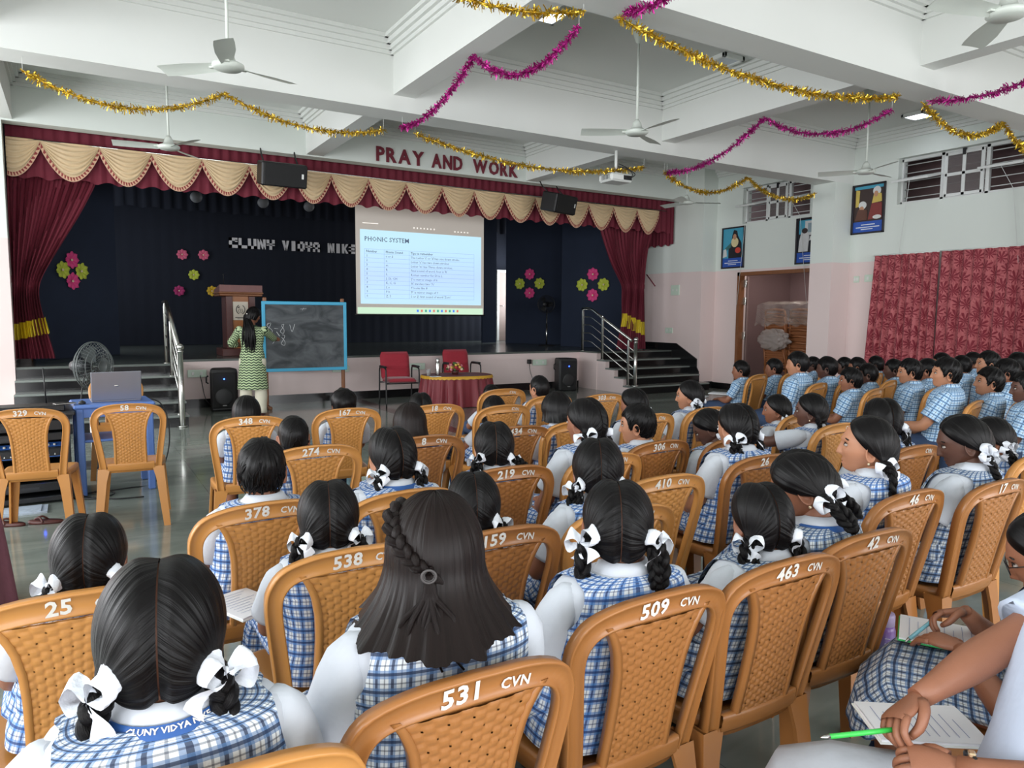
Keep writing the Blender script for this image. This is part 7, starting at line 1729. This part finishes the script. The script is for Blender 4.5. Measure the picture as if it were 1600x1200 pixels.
def notebook(label, loc, rz, w=0.17, h=0.23, cover=None, open_=False, tilt=(0, 0)):
    t = thing('notebook', label, 'notebook', loc, rz); t.rotation_euler = (tilt[0], tilt[1], rz)
    m = MB(); m.box((-w / 2, -h / 2, 0), (w / 2, h / 2, 0.004), bev=0.001)
    if open_: m.box((w / 2, -h / 2, 0), (w * 1.5, h / 2, 0.004), bev=0.001)
    m.build('cover', cover or M_WPLAST, t)
    m = MB(); n = 10; u = np.linspace(-1, 1, n); P = np.zeros((2, n, 3))
    for i in (0, 1): P[i] = np.stack([u * (w / 2 - 0.004), np.full(n, (i - 0.5) * (h - 0.008)), 0.010 + 0.003 * (1 - u * u)], -1)
    m.grid(P, flip=True); m.box((-w / 2 + 0.004, -h / 2 + 0.004, 0.004), (w / 2 - 0.004, h / 2 - 0.004, 0.0095))
    if open_: m.box((w / 2, -h / 2 + 0.004, 0.004), (w * 1.5 - 0.004, h / 2 - 0.004, 0.010))
    pg = m.build('pages', mat('notebook_paper', (232, 232, 236), 0.7, var=0.02), t)
    m = MB()
    for k in range(9):
        y = h / 2 - 0.03 - k * (h - 0.05) / 9; m.box((-w / 2 + 0.02, y, 0.0135), (w / 2 - 0.03 - 0.02 * (k % 3), y + 0.0015, 0.0138))
    m.build('handwriting', mat('faint_ink', (150, 160, 190), 0.8, var=0), pg)
M_GREENC = mat('green_cover', (60, 176, 96), 0.5)
notebook('notebook with green cover on the lap of the girl with glasses', l2(GO, GAZ, (0.07, 0.25, 0.585)), -math.radians(GAZ) + 0.15, 0.19, 0.25, M_GREENC, False, (0.0, 0.0))
notebook('open white notebook under the hand of the pupil in pale blue', (1.555, 0.835, 0.606), 0.95, 0.16, 0.23, None, False, (0.0, 0.0))
notebook('ruled notebook on the lap before the chair marked 538', (0.42, 2.32, 0.585), 0.4, 0.16, 0.22)
notebook('white notebook on the lap of the girl with long straight hair', (2.33, 4.80, 0.585), 0.3, 0.18, 0.24)
notebook('white notebook on the lap of the leftmost boy', (5.95, 5.92, 0.60), 0.5, 0.24, 0.30)
notebook('white notebook held by the second boy from the left', (6.50, 5.98, 0.60), 0.5, 0.22, 0.30)
notebook('white notebook on the lap of the large foremost boy', (5.55, 3.48, 0.60), 0.5, 0.22, 0.30)
notebook('pad held by the pen-holding girl', (3.52, 3.12, 0.60), 0.3, 0.18, 0.24)
def pen(label, p, d, col, L=0.14):
    p = np.array(p); d = np.array(d, float); d /= np.linalg.norm(d)
    t = thing('pen', label, 'pen', tuple(p)); m = MB(); m.tube([-d * L * 0.15, d * L * 0.72], 0.0052, 8); m.build('barrel', col, t)
    m = MB(); m.tube([d * L * 0.72, d * L * 0.80, d * L * 0.84], [0.0054, 0.003, 0.0008], 8); m.build('tip', M_STEEL, t)
    m = MB(); m.tube([-d * L * 0.15, -d * L * 0.19], [0.0056, 0.004], 8); m.build('end_cap', M_WPLAST, t)
M_GPEN = mat('green_pen', (60, 190, 80), 0.35, var=0.05)
def held_pen(label, who, sx, o, az, d, col, L, f=0.075, dz=-0.016, dx=0.0):
    wr, hd, k = [v for q, v in HANDS.items() if q[0].startswith(who) and q[1] == sx][0]; hd = hd / np.linalg.norm(hd)
    p = wr + hd * f * k + np.array([dx, 0, dz]); a_ = math.radians(az)
    dw = (math.cos(a_) * d[0] + math.sin(a_) * d[1], -math.sin(a_) * d[0] + math.cos(a_) * d[1], d[2])
    pen(label, l2(o, az, tuple(p)), dw, col, L)
held_pen('bright green pen in the hand of the pupil in pale blue', 'pupil in pale blue', 1, BO, BAZ, (-0.36, 0.93, -0.12), M_GPEN, 0.16, 0.085, -0.014)
_pc = [r for r in CAST if r[0] == 'P35'][0]
held_pen('green and white pen raised by the dark-skinned girl with a plait', 'dark-skinned girl with long', -1, _pc[1], _pc[6], (-0.9, 0.2, 0.35), M_GPEN, 0.17)
held_pen('teal capped pen in the hand of the girl with glasses', 'girl with round glasses', 1, GO, GAZ, (-0.6, 0.5, -0.5), mat('teal_pen', (120, 176, 190), 0.35), 0.13)
_wl, _dl, _kl = HANDS[('pupil in pale blue shirt and grey trousers writing, cropped at the lower right corner', -1)]
_bw = l2(BO, BAZ, tuple(_wl - _dl / np.linalg.norm(_dl) * 0.02))
t = thing('bracelet', 'dark bracelet with gold clasp on the left wrist of the pupil in pale blue', 'bracelet', _bw, -math.radians(BAZ))
m = MB(); a = np.linspace(0, 2 * PI, 30); m.tube(np.stack([0.030 * np.cos(a), 0.006 * np.sin(2 * a), 0.030 * np.sin(a)], -1), 0.004, 6, caps=False); m.build('band', M_SHOE, t)
m = MB(); m.box((-0.008, -0.006, 0.027), (0.008, 0.006, 0.036), bev=0.002); m.build('clasp', M_GOLDJ, t)
mb = MB(); mb.box((-0.02, -0.035, 0), (0.02, 0.035, 0.015), bev=0.004); o = mb.build('eraser', mat('eraser_yellow', (222, 212, 160), 0.6)); o.location = l2(BO, BAZ, (0.16, 0.16, 0.60)); tag(o, 'pale yellow eraser on the grey trousers of the pupil in pale blue', 'eraser')
# purple to teal water bottle on the floor
def grad_mat():
    m = bpy.data.materials.new('violet_teal_bottle'); m.use_nodes = True; nt = m.node_tree; b = nt.nodes['Principled BSDF']
    tc = nd(nt, 'ShaderNodeTexCoord'); sp = nd(nt, 'ShaderNodeSeparateXYZ'); nt.links.new(tc.outputs['Object'], sp.inputs[0])
    f = math_n(nt, 'MULTIPLY', sp.outputs[2], 5.0, True)
    nt.links.new(mixc(nt, f, s2l((92, 150, 160)), s2l((128, 92, 160))), b.inputs['Base Color']); b.inputs['Roughness'].default_value = 0.3
    return m
t = thing('water_bottle', 'violet and teal water bottle with volume marks on the floor', 'bottle', (2.86, 1.70, 0))
m = MB(); m.lathe([(0, 0), (0.036, 0), (0.04, 0.008), (0.04, 0.20), (0.036, 0.215), (0.03, 0.22)], seg=24); bb = m.build('body', grad_mat(), t)
m = MB(); m.lathe([(0.03, 0.218), (0.036, 0.222), (0.036, 0.262), (0.032, 0.272), (0, 0.274)], seg=22); m.build('lid', mat('lilac_lid', (176, 160, 196), 0.4), t)
m = MB(); m.tube(catmull([(-0.025, 0, 0.27), (-0.025, 0, 0.295), (0.025, 0, 0.295), (0.025, 0, 0.27)], 12), 0.006, 6); m.build('carry_loop', M_BLACK, t)
m = MB()
for k in range(8): m.box((-0.004, -0.0412, 0.02 + 0.022 * k), (0.016, -0.0392, 0.022 + 0.022 * k))
m.xform(Matrix.Rotation(-0.9, 4, 'Z')); m.build('volume_marks', M_WPLAST, bb)

# ================================================================== the teacher at the board
def chevron():
    m = bpy.data.materials.new('green_chevron_cloth'); m.use_nodes = True; nt = m.node_tree; b = nt.nodes['Principled BSDF']
    uv = nd(nt, 'ShaderNodeUVMap'); sp = nd(nt, 'ShaderNodeSeparateXYZ'); nt.links.new(uv.outputs[0], sp.inputs[0])
    tri = math_n(nt, 'PINGPONG', math_n(nt, 'ADD', sp.outputs[0], 5.0), 0.030)
    v = math_n(nt, 'ADD', sp.outputs[1], math_n(nt, 'MULTIPLY', tri, 0.62)); s_ = math_n(nt, 'FRACT', math_n(nt, 'ADD', math_n(nt, 'MULTIPLY', v, 1 / 0.038), 20.0))
    c = mixc(nt, math_n(nt, 'LESS_THAN', s_, 0.44), s2l((184, 202, 158)), s2l((36, 56, 38)))
    nt.links.new(c, b.inputs['Base Color']); b.inputs['Roughness'].default_value = 0.8
    return m
M_CHEV = chevron(); M_CREAMT = mat('cream_trousers', (222, 216, 196), 0.8, var=0.04, bump=0.2, bscale=20)
def woman(label, loc, az, height, head_yaw, head_pitch, outfit, hand_l, hand_r, skin, hair):
    t = person_root('person', label, loc, az)
    k = height / 1.60; kh = 1.06
    Rm = rot_head(math.radians(head_yaw), math.radians(head_pitch), 0)
    hc = np.array([0.02 * (1 if head_yaw > 0 else 0), 0.05, height - 0.122 * kh]); nb = np.array([0.0, 0.0, height - 0.285 * k])
    spine = catmull(np.array([(0, -0.01, 0.86 * k), (0, 0.0, 1.0 * k), (0, -0.005, 1.15 * k), nb]), 20)
    b = MB(); head_mesh(b, Rm, hc, kh, True)
    nt_ = hc + Rm @ np.array([0, -0.02, -0.055])
    b.tube(catmull(np.array([nb - (0, 0, 0.08), nb, (nb + nt_) / 2, nt_]), 9), np.array([0.08, 0.07, 0.056, 0.05, 0.047, 0.046, 0.046, 0.047, 0.05]), 14)
    P, UV, ts, aa = torso_grid(spine, 1.10 * k, -0.012, 18, np.linspace(0, 0.97, 9)); b.grid(P, flip=True)
    arms = []
    for sx, ht in ((-1, hand_l), (1, hand_r)):
        sh = np.array([sx * 0.160 * k, 0, nb[2] - 0.055]); el, wr = ik(sh, ht['p'], 0.285 * k, 0.25 * k, ht.get('pole', (sx * 0.7, -0.6, -0.4)))
        pth = np.vstack([np.linspace(sh, el, 6)[:-1], np.linspace(el, wr, 6)]); sm = pth.copy(); sm[1:-1] = (pth[:-2] + 2 * pth[1:-1] + pth[2:]) / 4
        b.tube(sm, np.array([0.012, 0.032, 0.042, 0.043, 0.040, 0.039, 0.039, 0.036, 0.031, 0.026, 0.022]), 12); arms.append((sx, sh, el, wr, sm))
        hand_mesh(b, wr, ht['d'], ht['n'], 1.02, ht.get('th', -sx), ht.get('curl', 0.6), ht.get('thumb', 0.6), True)
    for sx in (-1, 1):
        b.tube(catmull(np.array([(sx * 0.09, 0, 0.86 * k), (sx * 0.10, 0.02, 0.48 * k), (sx * 0.095, -0.01, 0.09)]), 10), np.linspace(0.085, 0.036, 10), 10)
        b.sphere((sx * 0.095, 0.045, 0.04), (0.042, 0.115, 0.036), 8, 12)
    b.build('body', [SKIN[skin], M_EYEW, M_IRIS, LIP[skin]], t)
    if outfit == 'kurta':
        m = MB(); P, UV, ts, aa = torso_grid(spine, 1.10 * k, 0.006, 48, np.linspace(0, 0.985, 36), 0.010, 5); m.grid(P, UV, flip=True)
        a = aa; R_, U = [], []
        for i, z in enumerate(np.linspace(0.87 * k, 0.40 * k, 14)):
            f = i / 13; w = 0.172 + 0.045 * f; d_ = 0.130 + 0.03 * f
            fl = 0.020 * f * np.sin(a * 7 + 1) + 0.01 * f * np.sin(a * 12)
            R_.append(np.stack([np.sin(a) * w * k * (1 + fl), np.cos(a) * d_ * k * (1 + fl) - 0.01, np.full(len(a), z)], -1)); U.append(np.stack([a * 0.16, np.full(len(a), z)], -1))
        m.grid(np.array(R_), np.array(U)); kt = m.build('kurta', M_CHEV, t)
        for sx, sh, el, wr, sm in arms:
            m = MB(); u = np.linspace(0, 1, 12); mid = sh + (el - sh) * 0.5
            pth = catmull(np.array([sh + (-sx * 0.020, 0, 0.0), sh + (sx * 0.008, 0, -0.004), mid, el, el + (wr - el) * 0.38]), 16)
            m.tube(pth, np.array([0.012, 0.036, 0.050, 0.058, 0.062, 0.062, 0.060, 0.058, 0.057, 0.056, 0.056, 0.055, 0.054, 0.054, 0.053, 0.053]), 16, caps=True); m.v = m.v; m.uv = [u_ * np.array([1.2, 1.0]) for u_ in m.uv]; m.build('sleeve', M_CHEV, t)
        m = MB()
        for sx in (-1, 1): m.tube(catmull(np.array([(sx * 0.085, 0.0, 0.84 * k), (sx * 0.105, 0.01, 0.45 * k), (sx * 0.11, 0.0, 0.05)]), 14), np.linspace(0.105, 0.075, 14) * (1 + 0.05 * np.sin(np.linspace(0, 20, 14))), 16)
        m.build('trousers', M_CREAMT, t)
        m = MB(); n = 24; a = np.linspace(0, 2 * PI, n, endpoint=False)
        m.grid(np.array([np.stack([np.sin(a) * r_, np.cos(a) * r_, np.full(n, z_)], -1) + nb for r_, z_ in ((0.085, -0.012), (0.080, 0.012), (0.074, 0.014))]), cv=True); m.build('neckline', M_CHEV, t)
        for sx in (-1, 1):
            m = MB(); m.sphere((sx * 0.11, 0.04, 0.03), (0.045, 0.12, 0.03), 8, 12); m.build('shoe', M_DKWOOD, t)
    else:
        ms = mat('mauve_saree', (128, 78, 92), 0.7, var=0.12, scale=16, bump=0.2, bscale=60)
        m = MB(); a = np.linspace(0, 2 * PI, 65); R_ = []
        for i, z in enumerate(np.linspace(1.02 * k, 0.01, 20)):
            f = i / 19; w = 0.155 + 0.125 * f ** 0.8; d_ = 0.125 + 0.12 * f; fl = 0.05 * f * np.sin(a * 9 + 0.4) + 0.02 * f * np.sin(a * 17 + z * 3)
            R_.append(np.stack([np.sin(a) * w * (1 + fl), np.cos(a) * d_ * (1 + fl), np.full(65, z)], -1))
        m.grid(np.array(R_)); m.build('saree_skirt', ms, t)
        m = MB(); P, UV, ts, aa = torso_grid(spine, 1.10 * k, 0.007, 36, np.linspace(0, 0.96, 26), 0.01, 8); m.grid(P, flip=True)
        for sx, sh, el, wr, sm in arms: m.tube(catmull(np.array([sh + (-sx * 0.03, 0, 0.01), sh, sh + (el - sh) * 0.6]), 8), np.array([0.03, 0.055, 0.06, 0.058, 0.056, 0.055, 0.054, 0.054]), 12, caps=False)
        m.build('blouse', mat('mauve_blouse', (104, 56, 72), 0.7), t)
        # the end of the saree: over the left shoulder and down the back
        c = catmull(np.array([(0.14, 0.10, 1.0 * k), (0.05, 0.13, 1.15 * k), (-0.08, 0.08, nb[2] - 0.02), (-0.13, -0.02, nb[2] - 0.015), (-0.14, -0.12, 1.15 * k), (-0.15, -0.16, 0.75 * k), (-0.15, -0.17, 0.45 * k)]), 30)
        P = np.zeros((30, 9, 3))
        for j in range(9): P[:, j] = c + np.array([1, 0, 0]) * (j - 4) / 4 * 0.075 + np.array([0, 1, 0]) * 0.008 * math.sin(j * 2.4)
        m = MB(); m.grid(P); m.grid(P + np.array([0, -0.004, 0]), flip=True); m.build('saree_end', ms, t)
    X = Matrix.Translation(Vector(hc)) @ Matrix(Rm.tolist()).to_4x4() @ Matrix.Scale(kh, 4)
    h = hair_long(True, 41, 0.075, flare=-0.012, front=0.60)
    h.xform(X); hb = h.build('hair', M_HAIR, t)
    g0 = hc + Rm @ np.array([0, -0.105, -0.02])
    if hair == 'tail':
        m = MB(); g = np.random.default_rng(6)
        for q in range(26):
            o1, o2 = g.normal(size=2) * 0.030, g.normal(size=2) * 0.010; ln = 0.40 * g.uniform(0.75, 1.05)
            base = np.array([0, -0.085, nb[2] + 0.02])
            pts = [g0 + (0, 0.02, 0.02), g0 + (o1[0] * 0.5, -0.012, -0.05), base * np.array([1, 1.15, 1]) + (o1[0], -0.03 + o2[0], -0.05), base + (o1[0] * 1.3, -0.055 + o2[0], -0.20), base + (o1[0] * 1.1 + o2[1], -0.05, -ln)]
            c = catmull(np.array(pts), 20); w = np.linspace(0, 14, 20); c += np.stack([0.006 * np.sin(w + q), 0.004 * np.cos(w * 0.8 + q), 0 * w], -1)
            m.tube(c, np.concatenate([np.linspace(0.014, 0.017, 14), np.linspace(0.016, 0.002, 6)]), 7, caps=False)
        m.build('loose_hair', M_HAIR, t)
        m = MB(); m.box((-0.03, -0.012, -0.012), (0.03, 0.004, 0.012), bev=0.005); m.xform(Matrix.Translation(Vector(g0 + np.array([0, -0.02, 0.01]))) @ Matrix(Rm.tolist()).to_4x4()); m.build('hair_clip', M_STEEL, t)
    else:
        m = MB(); m.sphere(g0 + np.array([0, -0.02, -0.03]), (0.05, 0.04, 0.045), 10, 14); m.build('hair_bun', M_HAIR, t)
    return t
woman('woman teacher in green chevron kurta and cream trousers writing on the chalkboard', (2.20, 11.02), 24, 1.61, 48, 14, 'kurta',
      dict(p=(-0.16, 0.30, 1.02), d=(0.5, 0.8, 0.1), n=(-0.5, 0, 0.8), curl=0.7, pole=(-1, -0.3, -0.4)), dict(p=(0.24, 0.50, 1.10), d=(0.35, 0.85, 0.35), n=(0.5, -0.3, 0.8), curl=1.0, thumb=0.9, pole=(1, -0.1, -0.9)), 1, 'tail')
woman('woman in mauve saree standing at the left edge of the photo', (-0.60, 4.42), 10, 1.58, 10, 4, 'saree',
      dict(p=(-0.10, 0.24, 0.98), d=(0.5, 0.8, 0), n=(0, 0, 1), pole=(-0.2, 0.1, -1)), dict(p=(0.02, 0.26, 0.98), d=(-0.5, 0.8, 0), n=(0, 0, 1), pole=(0.1, 0.1, -1)), 1, 'bun')
t = thing('chalk_stick', 'white chalk stick between the fingers of the teacher', 'chalk', (2.69, 11.42, 1.16)); m = MB(); m.tube([(0, 0, 0), (-0.02, 0.02, 0.035), (-0.03, 0.05, 0.06)], 0.006, 8); m.build('stick', M_CHALK, t); m = MB(); m.tube([(-0.03, 0.05, 0.06), (-0.033, 0.056, 0.065)], [0.006, 0.004], 8); m.build('worn_tip', M_CHALK, t)
# extra tan chair behind the laptop table, turned to the hall
plastic_chair((0.30, 7.62), 182, 'tan plastic chair behind the laptop facing the camera', '', 0)
